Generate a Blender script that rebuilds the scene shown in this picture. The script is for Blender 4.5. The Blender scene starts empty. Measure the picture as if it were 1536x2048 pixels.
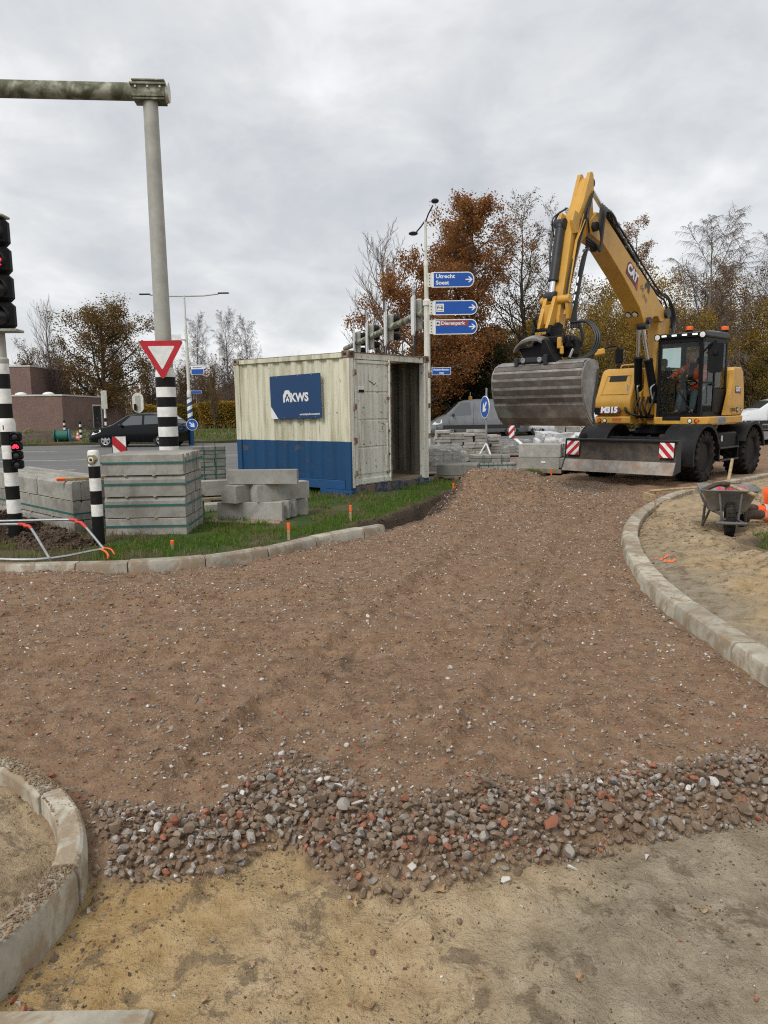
import bpy, bmesh, math, random
import numpy as np
from mathutils import Vector, Matrix, Euler
R_ = math.radians
sc = bpy.context.scene
COL = sc.collection
rnd = random.Random(7)

# ------------------------------------------------------------------ camera
cam_d = bpy.data.cameras.new('camera')
cam = bpy.data.objects.new('camera', cam_d); COL.objects.link(cam)
cam_d.sensor_fit = 'VERTICAL'; cam_d.sensor_height = 36.0; cam_d.sensor_width = 27.0
cam_d.lens = 36.0*1500/2048
cam_d.clip_start = 0.05; cam_d.clip_end = 2000
PITCH = math.atan(209/1500.); ROLL = 0.0149
Fv = Vector((0, math.cos(PITCH), -math.sin(PITCH))); U0 = Vector((0, math.sin(PITCH), math.cos(PITCH))); R0 = Vector((1, 0, 0))
Rv = math.cos(ROLL)*R0-math.sin(ROLL)*U0; Uv = math.sin(ROLL)*R0+math.cos(ROLL)*U0
m = Matrix.Identity(4)
for i in range(3):
    m[i][0] = Rv[i]; m[i][1] = Uv[i]; m[i][2] = -Fv[i]
m[0][3], m[1][3], m[2][3] = 0, 0, 1.6
cam.matrix_world = m
sc.camera = cam

# ------------------------------------------------------------------ node helper
class NT:
    def __init__(s, tree, clear=True):
        s.t = tree
        if clear: tree.nodes.clear()
    def n(s, typ, **kw):
        nd = s.t.nodes.new(typ)
        for k, v in kw.items():
            if hasattr(nd, k): setattr(nd, k, v)
        return nd
    def link(s, a, b): s.t.links.new(a, b)
    def put(s, sock, v):
        if v is None: return
        if hasattr(v, 'links') or isinstance(v, bpy.types.NodeSocket): s.link(v, sock)
        else:
            if isinstance(v, (tuple, list)) and len(v) == 3 and sock.type == 'RGBA': v = tuple(v)+(1,)
            sock.default_value = v
    def coord(s, kind='Object'):
        return s.n('ShaderNodeTexCoord').outputs[kind]
    def pos(s): return s.n('ShaderNodeNewGeometry').outputs['Position']
    def mapping(s, co, scale=(1, 1, 1), rot=(0, 0, 0), loc=(0, 0, 0)):
        nd = s.n('ShaderNodeMapping'); s.link(co, nd.inputs[0])
        nd.inputs['Scale'].default_value = scale; nd.inputs['Rotation'].default_value = rot; nd.inputs['Location'].default_value = loc
        return nd.outputs[0]
    def noise(s, co, scale, detail=4, rough=.55, dist=0, out=0):
        nd = s.n('ShaderNodeTexNoise'); s.link(co, nd.inputs['Vector'])
        nd.inputs['Scale'].default_value = scale; nd.inputs['Detail'].default_value = detail
        nd.inputs['Roughness'].default_value = rough; nd.inputs['Distortion'].default_value = dist
        return nd.outputs[out]
    def voro(s, co, scale, feature='F1', out='Distance', rand=1):
        nd = s.n('ShaderNodeTexVoronoi', feature=feature); s.link(co, nd.inputs['Vector'])
        nd.inputs['Scale'].default_value = scale; nd.inputs['Randomness'].default_value = rand
        return nd.outputs[out]
    def ramp(s, fac, stops, interp='LINEAR'):
        nd = s.n('ShaderNodeValToRGB'); nd.color_ramp.interpolation = interp
        e = nd.color_ramp.elements
        while len(e) < len(stops): e.new(.5)
        for i, (p, c) in enumerate(stops):
            e[i].position = p
            if not isinstance(c, (tuple, list)): c = (c, c, c)
            e[i].color = tuple(c)+(1,) if len(c) == 3 else c
        s.put(nd.inputs[0], fac)
        return nd.outputs[0]
    def mix(s, fac, a, b, mode='MIX'):
        nd = s.n('ShaderNodeMix', data_type='RGBA', blend_type=mode)
        s.put(nd.inputs[0], fac); s.put(nd.inputs[6], a); s.put(nd.inputs[7], b)
        return nd.outputs[2]
    def math(s, op, a, b=None, c=None, clamp=False):
        nd = s.n('ShaderNodeMath', operation=op, use_clamp=clamp)
        s.put(nd.inputs[0], a)
        if b is not None: s.put(nd.inputs[1], b)
        if c is not None: s.put(nd.inputs[2], c)
        return nd.outputs[0]
    def step(s, v, a, b):
        nd = s.n('ShaderNodeMapRange', interpolation_type='SMOOTHSTEP'); s.put(nd.inputs[0], v)
        nd.inputs[1].default_value = a; nd.inputs[2].default_value = b
        return nd.outputs[0]
    def sep(s, v):
        nd = s.n('ShaderNodeSeparateXYZ'); s.link(v, nd.inputs[0]); return nd.outputs
    def attr(s, name):
        nd = s.n('ShaderNodeAttribute'); nd.attribute_name = name; return nd.outputs['Fac']
    def bump(s, h, strength=.3, dist=.01, normal=None):
        nd = s.n('ShaderNodeBump'); s.put(nd.inputs['Height'], h)
        nd.inputs['Strength'].default_value = strength; nd.inputs['Distance'].default_value = dist
        if normal is not None: s.link(normal, nd.inputs['Normal'])
        return nd.outputs[0]
    def principled(s, color, rough=.6, metal=0, normal=None, spec=.5, **kw):
        nd = s.n('ShaderNodeBsdfPrincipled')
        s.put(nd.inputs['Base Color'], color); s.put(nd.inputs['Roughness'], rough); s.put(nd.inputs['Metallic'], metal)
        nd.inputs['Specular IOR Level'].default_value = spec
        if normal is not None: s.link(normal, nd.inputs['Normal'])
        for k, v in kw.items(): s.put(nd.inputs[k.replace('_', ' ')], v)
        return nd.outputs[0]
    def out(s, surf):
        nd = s.n('ShaderNodeOutputMaterial'); s.link(surf, nd.inputs[0]); return nd

# ------------------------------------------------------------------ world, sun, exposure
SUN_EL, SUN_AZ = 48, 215       # azimuth clockwise from +Y (north): behind the camera, to the left
w = bpy.data.worlds.new('World'); sc.world = w; w.use_nodes = True
N = NT(w.node_tree)
sky = N.n('ShaderNodeTexSky', sky_type='NISHITA'); sky.sun_disc = False
sky.sun_elevation = R_(SUN_EL); sky.sun_rotation = R_(SUN_AZ)
d = N.coord('Generated'); x, y, z = N.sep(d)[:3]
zz = N.math('ADD', N.math('MAXIMUM', z, 0.0), .42)
cx = N.math('DIVIDE', x, zz); cy = N.math('DIVIDE', y, zz)
cmb = N.n('ShaderNodeCombineXYZ'); N.link(cx, cmb.inputs[0]); N.link(cy, cmb.inputs[1])
cv = N.mapping(cmb.outputs[0], scale=(1, 1, 1), loc=(3.2, 1.7, 0))
n1 = N.noise(cv, 1.5, 6, .55, .2); n2 = N.noise(cv, 4.6, 6, .58, .3)
nn = N.math('ADD', N.math('MULTIPLY', n1, .62), N.math('MULTIPLY', n2, .38))
cl = N.ramp(nn, [(.30, (.375, .395, .42)), (.42, (.46, .475, .495)), (.50, (.54, .55, .56)), (.57, (.64, .645, .65)), (.68, (.77, .775, .78))])
vm = N.n('ShaderNodeVectorMath', operation='SCALE'); N.link(cl, vm.inputs[0]); vm.inputs['Scale'].default_value = 9.35
mx = N.mix(.94, sky.outputs[0], vm.outputs[0])
bg = N.n('ShaderNodeBackground'); N.link(mx, bg.inputs[0]); bg.inputs[1].default_value = 0.1
wo = N.n('ShaderNodeOutputWorld'); N.link(bg.outputs[0], wo.inputs[0])

sd = bpy.data.lights.new('sun', 'SUN'); sd.energy = 1.5; sd.angle = R_(22); sd.color = (1, .97, .93)
so = bpy.data.objects.new('sun', sd); COL.objects.link(so)
az, el = R_(SUN_AZ), R_(SUN_EL)
sv = Vector((math.sin(az)*math.cos(el), math.cos(az)*math.cos(el), math.sin(el)))
so.rotation_euler = sv.to_track_quat('Z', 'Y').to_euler(); so.location = (-8, -8, 20)
sc.view_settings.view_transform = 'Standard'; sc.view_settings.look = 'None'
sc.view_settings.exposure = 0.6; sc.view_settings.gamma = 1.0; sc.view_settings.use_curve_mapping = False
sc.cycles.max_bounces = 8; sc.cycles.transparent_max_bounces = 16; sc.cycles.use_denoising = False; sc.cycles.filter_width = 1.15
try: sc.cycles.use_adaptive_sampling = True; sc.cycles.adaptive_threshold = 0.006
except Exception: pass

# ------------------------------------------------------------------ geometry helpers
def tag(o, label=None, cat=None, group=None, kind=None):
    if label: o['label'] = label
    if cat: o['category'] = cat
    if group: o['group'] = group
    if kind: o['kind'] = kind
    return o
def thing(name, label, cat, loc=(0, 0, 0), rz=0, group=None):
    o = bpy.data.objects.new(name, None); COL.objects.link(o); o.empty_display_size = .2
    o.location = loc; o.rotation_euler = (0, 0, rz)
    return tag(o, label, cat, group)
def link(name, me, parent=None, loc=None, rot=None, scale=None):
    o = bpy.data.objects.new(name, me); COL.objects.link(o)
    if parent: o.parent = parent
    if loc is not None: o.location = loc
    if rot is not None: o.rotation_euler = rot
    if scale is not None: o.scale = scale
    return o
def copy_tree(o, parent=None):
    c = o.copy(); COL.objects.link(c)
    if parent: c.parent = parent
    for ch in list(o.children): copy_tree(ch, c)
    return c
def mesh_np(name, V, F, mats=(), MI=None, smooth=False):
    """fast mesh from arrays; F is (n,k) of one polygon size"""
    V = np.asarray(V, np.float32); F = np.asarray(F, np.int32)
    me = bpy.data.meshes.new(name); k = F.shape[1]; n = F.shape[0]
    me.vertices.add(len(V)); me.vertices.foreach_set('co', V.ravel())
    me.loops.add(n*k); me.loops.foreach_set('vertex_index', F.ravel())
    me.polygons.add(n); me.polygons.foreach_set('loop_start', np.arange(0, n*k, k, dtype=np.int32))
    try: me.polygons.foreach_set('loop_total', np.full(n, k, np.int32))
    except Exception: pass
    if MI is not None: me.polygons.foreach_set('material_index', np.asarray(MI, np.int32))
    me.polygons.foreach_set('use_smooth', np.full(n, smooth, bool))
    for mm in mats: me.materials.append(mm)
    me.update(calc_edges=True); me.validate()
    return me

def rotz(a): return Matrix.Rotation(a, 4, 'Z')
def frame(o, xdir, ydir=None, zdir=None):
    """matrix from origin + axes"""
    X = Vector(xdir).normalized(); Z = Vector(zdir).normalized() if zdir is not None else None
    if ydir is not None:
        Yv = Vector(ydir).normalized(); Z = X.cross(Yv).normalized(); Yv = Z.cross(X)
    else:
        Yv = Z.cross(X).normalized(); X = Yv.cross(Z)
    mm = Matrix.Identity(4)
    for i in range(3): mm[i][0] = X[i]; mm[i][1] = Yv[i]; mm[i][2] = Z[i]; mm[i][3] = o[i]
    return mm
class MB:
    def __init__(s): s.v = []; s.f = []; s.mi = []; s.M = None; s.m = 0
    def add(s, V, F, M=None):
        b = len(s.v)
        MM = s.M
        if M is not None: MM = M if MM is None else MM @ M
        for p in V:
            p = Vector(p)
            if MM is not None: p = MM @ p
            s.v.append(p)
        for f in F: s.f.append([b+i for i in f]); s.mi.append(s.m)
        return s
    def box(s, c, sz, M=None, b=0):
        x, y, z = [q/2 for q in sz]; cx, cy, cz = c
        if b <= 0:
            V = [(cx+i*x, cy+j*y, cz+k*z) for i in (-1, 1) for j in (-1, 1) for k in (-1, 1)]
            return s.add(V, [(0, 1, 3, 2), (4, 6, 7, 5), (0, 4, 5, 1), (2, 3, 7, 6), (0, 2, 6, 4), (1, 5, 7, 3)], M)
        b = min(b, x*.9, y*.9, z*.9)
        V = []; idx = {}
        for i in (-1, 1):
            for j in (-1, 1):
                for k in (-1, 1):
                    for a in range(3):
                        p = [cx+i*(x if a == 0 else x-b), cy+j*(y if a == 1 else y-b), cz+k*(z if a == 2 else z-b)]
                        idx[(i, j, k, a)] = len(V); V.append(p)
        F = []
        for a in range(3):
            o1, o2 = [(1, 2), (2, 0), (0, 1)][a]
            for sg in (-1, 1):
                q = []
                for u, v in ((-1, -1), (1, -1), (1, 1), (-1, 1)):
                    t = [0, 0, 0]; t[a] = sg; t[o1] = u; t[o2] = v; q.append(idx[(t[0], t[1], t[2], a)])
                F.append(q if sg > 0 else q[::-1])
        for a in range(3):   # edges parallel to a
            o1, o2 = [(1, 2), (2, 0), (0, 1)][a]
            for u in (-1, 1):
                for v in (-1, 1):
                    q = []
                    for e, fc in ((-1, o1), (1, o1), (1, o2), (-1, o2)):
                        t = [0, 0, 0]; t[a] = e; t[o1] = u; t[o2] = v; q.append(idx[(t[0], t[1], t[2], fc)])
                    F.append(q if u*v > 0 else q[::-1])
        for i in (-1, 1):
            for j in (-1, 1):
                for k in (-1, 1):
                    q = [idx[(i, j, k, a)] for a in range(3)]
                    F.append(q if i*j*k > 0 else q[::-1])
        return s.add(V, F, M)
    def prism(s, poly, a0, a1, axis='y', M=None):
        """extrude a 2D polygon; axis y: poly=(x,z); axis x: poly=(y,z); axis z: poly=(x,y)"""
        n = len(poly)
        def pt(p, a): return {'y': (p[0], a, p[1]), 'x': (a, p[0], p[1]), 'z': (p[0], p[1], a)}[axis]
        V = [pt(p, a0) for p in poly]+[pt(p, a1) for p in poly]
        F = [list(range(n))[::-1], list(range(n, 2*n))]+[(i, (i+1) % n, n+(i+1) % n, n+i) for i in range(n)]
        return s.add(V, F, M)
    def loft(s, rings, closed=True, caps=True, M=None):
        n = len(rings[0]); V = [p for r in rings for p in r]; F = []
        for k in range(len(rings)-1):
            for i in range(n if closed else n-1):
                j = (i+1) % n; F.append((k*n+i, k*n+j, (k+1)*n+j, (k+1)*n+i))
        if caps: F.append(list(range(n))[::-1]); F.append([(len(rings)-1)*n+i for i in range(n)])
        return s.add(V, F, M)
    def tube(s, path, r, n=8, M=None, caps=True):
        P = [Vector(p) for p in path]; rr = r if isinstance(r, (list, tuple)) else [r]*len(P)
        t0 = (P[1]-P[0]).normalized()
        up = Vector((0, 0, 1)) if abs(t0.z) < .95 else Vector((1, 0, 0))
        nx = t0.cross(up).normalized(); rings = []
        for i, p in enumerate(P):
            if i == 0: t = P[1]-P[0]
            elif i == len(P)-1: t = P[-1]-P[-2]
            else: t = (P[i+1]-p).normalized()+(p-P[i-1]).normalized()
            t = t.normalized()
            nx = (nx-t*nx.dot(t))
            nx = nx.normalized() if nx.length > 1e-6 else t.orthogonal().normalized()
            ny = t.cross(nx)
            rings.append([p+(nx*math.cos(2*math.pi*k/n)+ny*math.sin(2*math.pi*k/n))*rr[i] for k in range(n)])
        return s.loft(rings, True, caps, M)
    def cyl(s, p0, p1, r, r1=None, n=16, M=None):
        return s.tube([p0, p1], [r, r if r1 is None else r1], n, M)
    def lathe(s, prof, n=24, M=None, axis='z', caps=True):
        rings = []
        for r, h in prof:
            ring = []
            for k in range(n):
                a = 2*math.pi*k/n; c, q = r*math.cos(a), r*math.sin(a)
                ring.append({'z': (c, q, h), 'y': (q, h, c), 'x': (h, c, q)}[axis])
            rings.append(ring)
        return s.loft(rings, True, caps, M)
    def sphere(s, c, r, n=12, m_=8, M=None):
        r = r if isinstance(r, (tuple, list)) else (r, r, r)
        rings = []
        for j in range(1, m_):
            a = math.pi*j/m_
            rings.append([(c[0]+r[0]*math.sin(a)*math.cos(2*math.pi*k/n), c[1]+r[1]*math.sin(a)*math.sin(2*math.pi*k/n), c[2]-r[2]*math.cos(a)) for k in range(n)])
        return s.loft(rings, True, True, M)
    def mesh(s, name, mats, smooth=None):
        me = bpy.data.meshes.new(name)
        me.from_pydata([tuple(p) for p in s.v], [], s.f)
        if not isinstance(mats, (list, tuple)): mats = [mats]
        for mm in mats: me.materials.append(mm)
        if len(mats) > 1: me.polygons.foreach_set('material_index', s.mi)
        me.validate(); me.update()
        bm = bmesh.new(); bm.from_mesh(me); bmesh.ops.recalc_face_normals(bm, faces=bm.faces); bm.to_mesh(me); bm.free()
        if smooth is not None:
            me.polygons.foreach_set('use_smooth', [True]*len(me.polygons)); me.set_sharp_from_angle(angle=R_(smooth))
        return me
    def build(s, name, mats, parent=None, smooth=35, bevel=0, loc=None, rot=None):
        o = link(name, s.mesh(name, mats, smooth), parent, loc, rot)
        if bevel:
            b = o.modifiers.new('bevel', 'BEVEL'); b.width = bevel; b.segments = 2; b.limit_method = 'ANGLE'; b.angle_limit = R_(40)
            b.harden_normals = False
        return o
def spline(P, n=8):
    """Catmull-Rom through the points"""
    P = [Vector(p) for p in P]; Q = [2*P[0]-P[1]]+P+[2*P[-1]-P[-2]]; out = []
    for i in range(1, len(Q)-2):
        for k in range(n):
            t = k/n; a, b, c, d = Q[i-1:i+3]
            out.append(.5*((2*b)+(c-a)*t+(2*a-5*b+4*c-d)*t*t+(-a+3*b-3*c+d)*t**3))
    out.append(P[-1]); return out
def text_geo(body, size, bold=0.0, align='CENTER', extrude=.001):
    cu = bpy.data.curves.new('txt', 'FONT'); cu.body = body; cu.size = size; cu.align_x = align; cu.align_y = 'CENTER'
    cu.offset = bold; cu.extrude = extrude; cu.resolution_u = 3
    o = bpy.data.objects.new('txt', cu); COL.objects.link(o)
    dg = bpy.context.evaluated_depsgraph_get(); ev = o.evaluated_get(dg); me = ev.to_mesh()
    V = [v.co.copy() for v in me.vertices]; F = [list(p.vertices) for p in me.polygons]
    ev.to_mesh_clear(); bpy.data.objects.remove(o); bpy.data.curves.remove(cu)
    return V, F
def text_obj(name, body, size, mat, M, parent=None, bold=0.0, align='CENTER', extrude=.001, sx=1.0):
    V, F = text_geo(body, size, bold, align, extrude)
    mb = MB(); mb.add([(p.x*sx, p.y, p.z) for p in V], F, M)
    return mb.build(name, mat, parent, smooth=None)

# ------------------------------------------------------------------ noise in python
def _h(ix, iy, s):
    n = (ix.astype(np.int64)*374761393+iy.astype(np.int64)*668265263+s*974711) & 0x7fffffff
    n = ((n ^ (n >> 13))*1274126177) & 0x7fffffff
    return ((n ^ (n >> 16)) & 0xffff)/65535.0
def vnoise(x, y, s=0):
    x = np.asarray(x, float); y = np.asarray(y, float)
    ix = np.floor(x); iy = np.floor(y); fx = x-ix; fy = y-iy
    fx = fx*fx*fx*(fx*(fx*6-15)+10); fy = fy*fy*fy*(fy*(fy*6-15)+10)
    a = _h(ix, iy, s); b = _h(ix+1, iy, s); c = _h(ix, iy+1, s); d = _h(ix+1, iy+1, s)
    return (a+(b-a)*fx)+((c+(d-c)*fx)-(a+(b-a)*fx))*fy-.5
def fbm(x, y, s=0, o=3):
    t = 0; a = 1.0; c, q = math.cos(.6), math.sin(.6)
    for k in range(o):
        t = t+a*vnoise(x, y, s+k*17); a *= .5; x, y = (c*x-q*y)*2.03+7.1, (q*x+c*y)*2.03+3.3
    return t
def sstep(a, b, v):
    t = np.clip((v-a)/(b-a), 0, 1); return t*t*(3-2*t)
def seg_dist(px, py, poly, closed):
    n = len(poly); D = np.full(px.shape, 1e9)
    for i in range(n if closed else n-1):
        ax, ay = poly[i]; bx, by = poly[(i+1) % n]; dx, dy = bx-ax, by-ay
        t = np.clip(((px-ax)*dx+(py-ay)*dy)/(dx*dx+dy*dy+1e-12), 0, 1)
        D = np.minimum(D, np.hypot(px-ax-t*dx, py-ay-t*dy))
    return D
def inside(px, py, poly):
    n = len(poly); r = np.zeros(px.shape, bool)
    for i in range(n):
        ax, ay = poly[i]; bx, by = poly[(i+1) % n]
        if ay == by: continue
        c = ((ay > py) != (by > py)) & (px < (bx-ax)*(py-ay)/(by-ay)+ax)
        r ^= c
    return r
def sdf(px, py, poly):   # positive inside
    d = seg_dist(px, py, poly, True); return np.where(inside(px, py, poly), d, -d)
# ------------------------------------------------------------------ materials
MATS = {}
def mat(name):
    mm = bpy.data.materials.new(name); mm.use_nodes = True; MATS[name] = mm
    return mm, NT(mm.node_tree)
def worn(name, base, dirt=(.09, .075, .06), amt=.35, scale=3.0, rough=.55, metal=0, bumps=.12, bdist=.003, spec=.5, var=.12, fine=40, streak=0, dlow=.48, dhigh=.75, coat=0):
    mm, N = mat(name); co = N.coord('Object')
    a = N.noise(co, scale*2.2, 5, .6); f = N.noise(co, fine, 3, .6)
    b2 = tuple(min(1, c*(1+var)) for c in base); b1 = tuple(c*(1-var) for c in base)
    c = N.mix(N.step(a, .3, .7), b1, b2)
    dn = N.noise(N.mapping(co, scale=(1, 1, .18)) if streak else co, scale, 6, .62, .4)
    dm = N.math('MULTIPLY', N.step(dn, dlow, dhigh), amt)
    c = N.mix(dm, c, dirt)
    c = N.mix(N.math('MULTIPLY', N.step(f, .45, .75), .10), c, tuple(q*.55 for q in base))
    r = N.math('ADD', rough-.06, N.math('MULTIPLY', a, .16), clamp=True)
    kw = {'Coat_Weight': coat} if coat else {}
    N.out(N.principled(c, r, metal, N.bump(N.math('ADD', f, N.math('MULTIPLY', a, .6)), bumps, bdist), spec, **kw))
    return mm
def plain(name, base, rough=.5, metal=0, spec=.5, **kw):
    mm, N = mat(name); N.out(N.principled(base, rough, metal, None, spec, **kw)); return mm
def emit(name, color, st):
    mm, N = mat(name); N.out(N.principled((.02, .005, .005), .4, 0, None, .5, Emission_Color=color+(1,), Emission_Strength=st)); return mm

m_yellow = worn('excavator_yellow', (.58, .315, .048), (.22, .135, .06), .5, 2.6, .42, bumps=.05, var=.06, coat=.15, dlow=.5, dhigh=.85)
m_black = worn('black_steel', (.008, .008, .009), (.06, .048, .038), .16, 2.5, .45, bumps=.08, spec=.16, dlow=.55, dhigh=.85)
m_blackp = worn('black_plastic', (.010, .010, .011), (.05, .042, .036), .12, 3, .5, bumps=.1, spec=.16)
m_darkgrey = worn('dark_grey_steel', (.026, .027, .031), (.09, .07, .055), .3, 3, .42, bumps=.1, spec=.4)
m_fender = worn('fender_plastic', (.013, .0135, .015), (.08, .065, .05), .38, 2.5, .5, bumps=.12, spec=.2)
m_rubber = worn('tyre_rubber', (.010, .0098, .0095), (.085, .066, .048), .55, 4, .9, spec=.2, bumps=.3, dlow=.38, dhigh=.7)
m_hose = plain('hose_rubber', (.012, .012, .012), .45)
m_chrome = plain('chrome_rod', (.80, .81, .83), .22, 1.0)
m_steel = worn('galvanised_steel', (.42, .43, .44), (.22, .2, .17), .3, 5, .42, metal=.75, bumps=.06)
m_bucket = worn('worn_bucket_steel', (.30, .29, .275), (.13, .10, .078), .6, 2.2, .42, metal=.5, bumps=.25, bdist=.004, var=.3, dlow=.40, dhigh=.66)
m_bucketdark = worn('muddy_bucket_steel', (.15, .132, .115), (.10, .078, .06), .7, 3.0, .55, metal=.35, bumps=.3, bdist=.005, var=.3, dlow=.35, dhigh=.65)
m_mudsteel = worn('muddy_blade', (.035, .032, .03), (.095, .07, .05), .85, 5, .75, bumps=.7, bdist=.012, dlow=.36, dhigh=.62)
m_blade = worn('scraped_blade', (.30, .27, .235), (.30, .155, .075), .55, 3, .5, metal=.3, bumps=.25, var=.25, dlow=.45, dhigh=.68)
m_white = worn('white_paint', (.76, .76, .73), (.35, .33, .26), .3, 4, .5, bumps=.05)
m_decalw = plain('white_decal', (.80, .80, .79), .45)
m_decalb = plain('black_decal', (.012, .012, .012), .4)
m_decalr = plain('red_decal', (.42, .02, .03), .45)
m_decaldr = plain('dark_red_decal', (.10, .012, .03), .45)
m_decalbg = plain('khaki_decal', (.20, .15, .06), .5)
m_red = worn('sign_red', (.48, .013, .025), (.2, .05, .05), .2, 4, .45, bumps=.02)
m_blue = worn('sign_blue', (.004, .075, .36), (.01, .05, .2), .12, 3, .42, bumps=.01, var=.04)
m_brown = plain('sign_brown', (.27, .055, .03), .45)
m_pole = worn('grey_painted_pole', (.37, .365, .32), (.17, .16, .12), .35, 2.5, .5, bumps=.06, streak=1)
m_polewhite = worn('offwhite_pole', (.62, .61, .53), (.30, .30, .20), .35, 3, .5, bumps=.06, streak=1)
m_beam = worn('algae_beam', (.40, .39, .31), (.075, .078, .035), .95, 3.4, .75, bumps=.2, dlow=.36, dhigh=.6, var=.2)
m_bandw = worn('white_band', (.78, .77, .73), (.38, .36, .30), .3, 6, .5, bumps=.05)
m_bandb = worn('black_band', (.008, .008, .008), (.07, .06, .05), .2, 6, .5, bumps=.05, spec=.2)
m_bandbl = worn('blue_band', (.01, .07, .19), (.1, .1, .1), .2, 6, .5, bumps=.05)
m_lens = plain('dark_lens', (.025, .025, .028), .22)
m_ledred = emit('lit_red', (1.0, .02, .05), 2.4)
m_orange = worn('orange_paint', (.85, .14, .02), (.4, .1, .03), .25, 9, .55, bumps=.05)
m_amber = plain('amber_lens', (.70, .13, .02), .2)
m_lamp = plain('lamp_glass', (.75, .76, .74), .15)
m_wood = worn('raw_wood', (.40, .29, .16), (.16, .11, .07), .5, 8, .75, bumps=.3, var=.25)
m_pallet = worn('pallet_wood', (.27, .21, .14), (.10, .08, .06), .5, 5, .8, bumps=.3, var=.25)
m_strap = plain('green_strap', (.012, .12, .10), .45)
m_skin = worn('skin', (.50, .27, .19), (.45, .2, .14), .3, 14, .5, bumps=.05, var=.06)
m_hivis = worn('hi_vis_orange', (.88, .11, .015), (.45, .06, .02), .3, 7, .75, bumps=.35, bdist=.01, var=.1)
m_reflect = plain('reflective_tape', (.55, .56, .55), .4, .2)
m_navy = worn('navy_cloth', (.012, .013, .02), (.03, .03, .03), .4, 6, .85, bumps=.3)
m_jeans = worn('grey_blue_trousers', (.10, .12, .14), (.06, .07, .08), .4, 7, .85, bumps=.3)
m_boot = worn('brown_boot', (.060, .035, .022), (.14, .10, .07), .4, 9, .6, bumps=.25)
m_zinc = worn('worn_zinc_tray', (.27, .275, .265), (.17, .14, .11), .6, 5, .5, metal=.35, bumps=.2, dlow=.38, dhigh=.65)
m_cableg = worn('green_cable', (.01, .12, .09), (.02, .05, .04), .3, 6, .6)
m_reelblue = worn('blue_reel', (.05, .16, .26), (.1, .12, .12), .3, 6, .6)
m_carblack = plain('black_car_paint', (.004, .0045, .006), .22, 0, .28)
m_cargrey = worn('grey_van_paint', (.19, .195, .20), (.10, .09, .08), .3, 1.5, .32, metal=.3, bumps=.02, coat=.4)
m_carwhite = worn('white_car_paint', (.72, .73, .74), (.3, .28, .25), .2, 1.5, .3, bumps=.01, coat=.4)
m_carplastic = plain('car_plastic', (.02, .02, .022), .55)
m_carwhite2 = plain('white_car_gloss', (.74, .75, .76), .25, 0, .5, Coat_Weight=.3)
m_hub = plain('alloy_wheel', (.5, .51, .52), .3, .8)
m_tail = plain('tail_lamp', (.45, .015, .02), .2)
m_head = plain('head_lamp', (.7, .72, .74), .1)

def glass(name, tint, refl=1.0, alpha=.75):
    mm, N = mat(name)
    tr = N.n('ShaderNodeBsdfTransparent'); tr.inputs[0].default_value = tint+(1,)
    gl = N.n('ShaderNodeBsdfGlossy'); gl.inputs['Roughness'].default_value = .03; gl.inputs[0].default_value = (.9, .95, .95, 1)
    fr = N.n('ShaderNodeFresnel'); fr.inputs[0].default_value = 1.5
    mx = N.n('ShaderNodeMixShader'); N.put(mx.inputs[0], N.math('MULTIPLY', fr.outputs[0], refl, clamp=True))
    N.link(tr.outputs[0], mx.inputs[1]); N.link(gl.outputs[0], mx.inputs[2]); N.out(mx.outputs[0]); return mm
m_glass = glass('cab_glass', (.80, .87, .85), .8)
m_carglass = plain('car_glass', (.055, .065, .068), .05, 0, 1.0, Coat_Weight=.8)
mm, N = mat('plastic_film'); co = N.coord('Object'); tr = N.n('ShaderNodeBsdfTransparent'); tr.inputs[0].default_value = (.86, .87, .87, 1)
fp = N.principled((.60, .61, .61), .22, 0, N.bump(N.noise(N.mapping(co, scale=(6, 6, 14)), 1.0, 5, .65, .6), .8, .03))
mx = N.n('ShaderNodeMixShader'); N.put(mx.inputs[0], N.math('ADD', .20, N.math('MULTIPLY', N.step(N.noise(N.mapping(co, scale=(3, 3, 9)), 1.0, 5, .65, .8), .48, .66), .45))); N.link(tr.outputs[0], mx.inputs[1]); N.link(fp, mx.inputs[2]); N.out(mx.outputs[0]); m_film = mm

def concrete(name, base, scale=1.0, stain=.4, warm=(.30, .24, .17), wamt=.0):
    mm, N = mat(name); co = N.coord('Object'); oi = N.n('ShaderNodeObjectInfo').outputs['Random']
    of = N.n('ShaderNodeVectorMath', operation='ADD'); N.link(co, of.inputs[0])
    cb = N.n('ShaderNodeCombineXYZ'); N.link(N.math('MULTIPLY', oi, 37.0), cb.inputs[0]); N.link(N.math('MULTIPLY', oi, 19.0), cb.inputs[2]); N.link(cb.outputs[0], of.inputs[1])
    co = of.outputs[0]
    a = N.noise(co, 3*scale, 6, .62, .3); f = N.noise(co, 85, 3, .7); v = N.voro(co, 110)
    c = N.ramp(a, [(.3, tuple(q*.56 for q in base)), (.47, tuple(q*.92 for q in base)), (.56, base), (.72, tuple(min(1, q*1.28) for q in base))])
    c = N.mix(N.math('MULTIPLY', N.step(N.noise(co, 6*scale, 5, .6), .5, .72), stain), c, tuple(q*.45 for q in base))
    c = N.mix(N.math('MULTIPLY', N.step(f, .5, .8), .35), c, tuple(q*.5 for q in base))
    br = N.math('ADD', .86, N.math('MULTIPLY', oi, .28))
    sc_ = N.n('ShaderNodeVectorMath', operation='SCALE'); N.link(c, sc_.inputs[0]); N.link(br, sc_.inputs['Scale'])
    c = sc_.outputs[0]
    if wamt:
        c = N.mix(N.math('MULTIPLY', N.step(N.noise(co, 5, 8, .72, .5), .44, .58), wamt), c, warm)
    N.out(N.principled(c, .88, 0, N.bump(N.math('ADD', f, N.math('MULTIPLY', N.step(v, .0, .25), .4)), .35, .004), .25)); return mm
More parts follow.
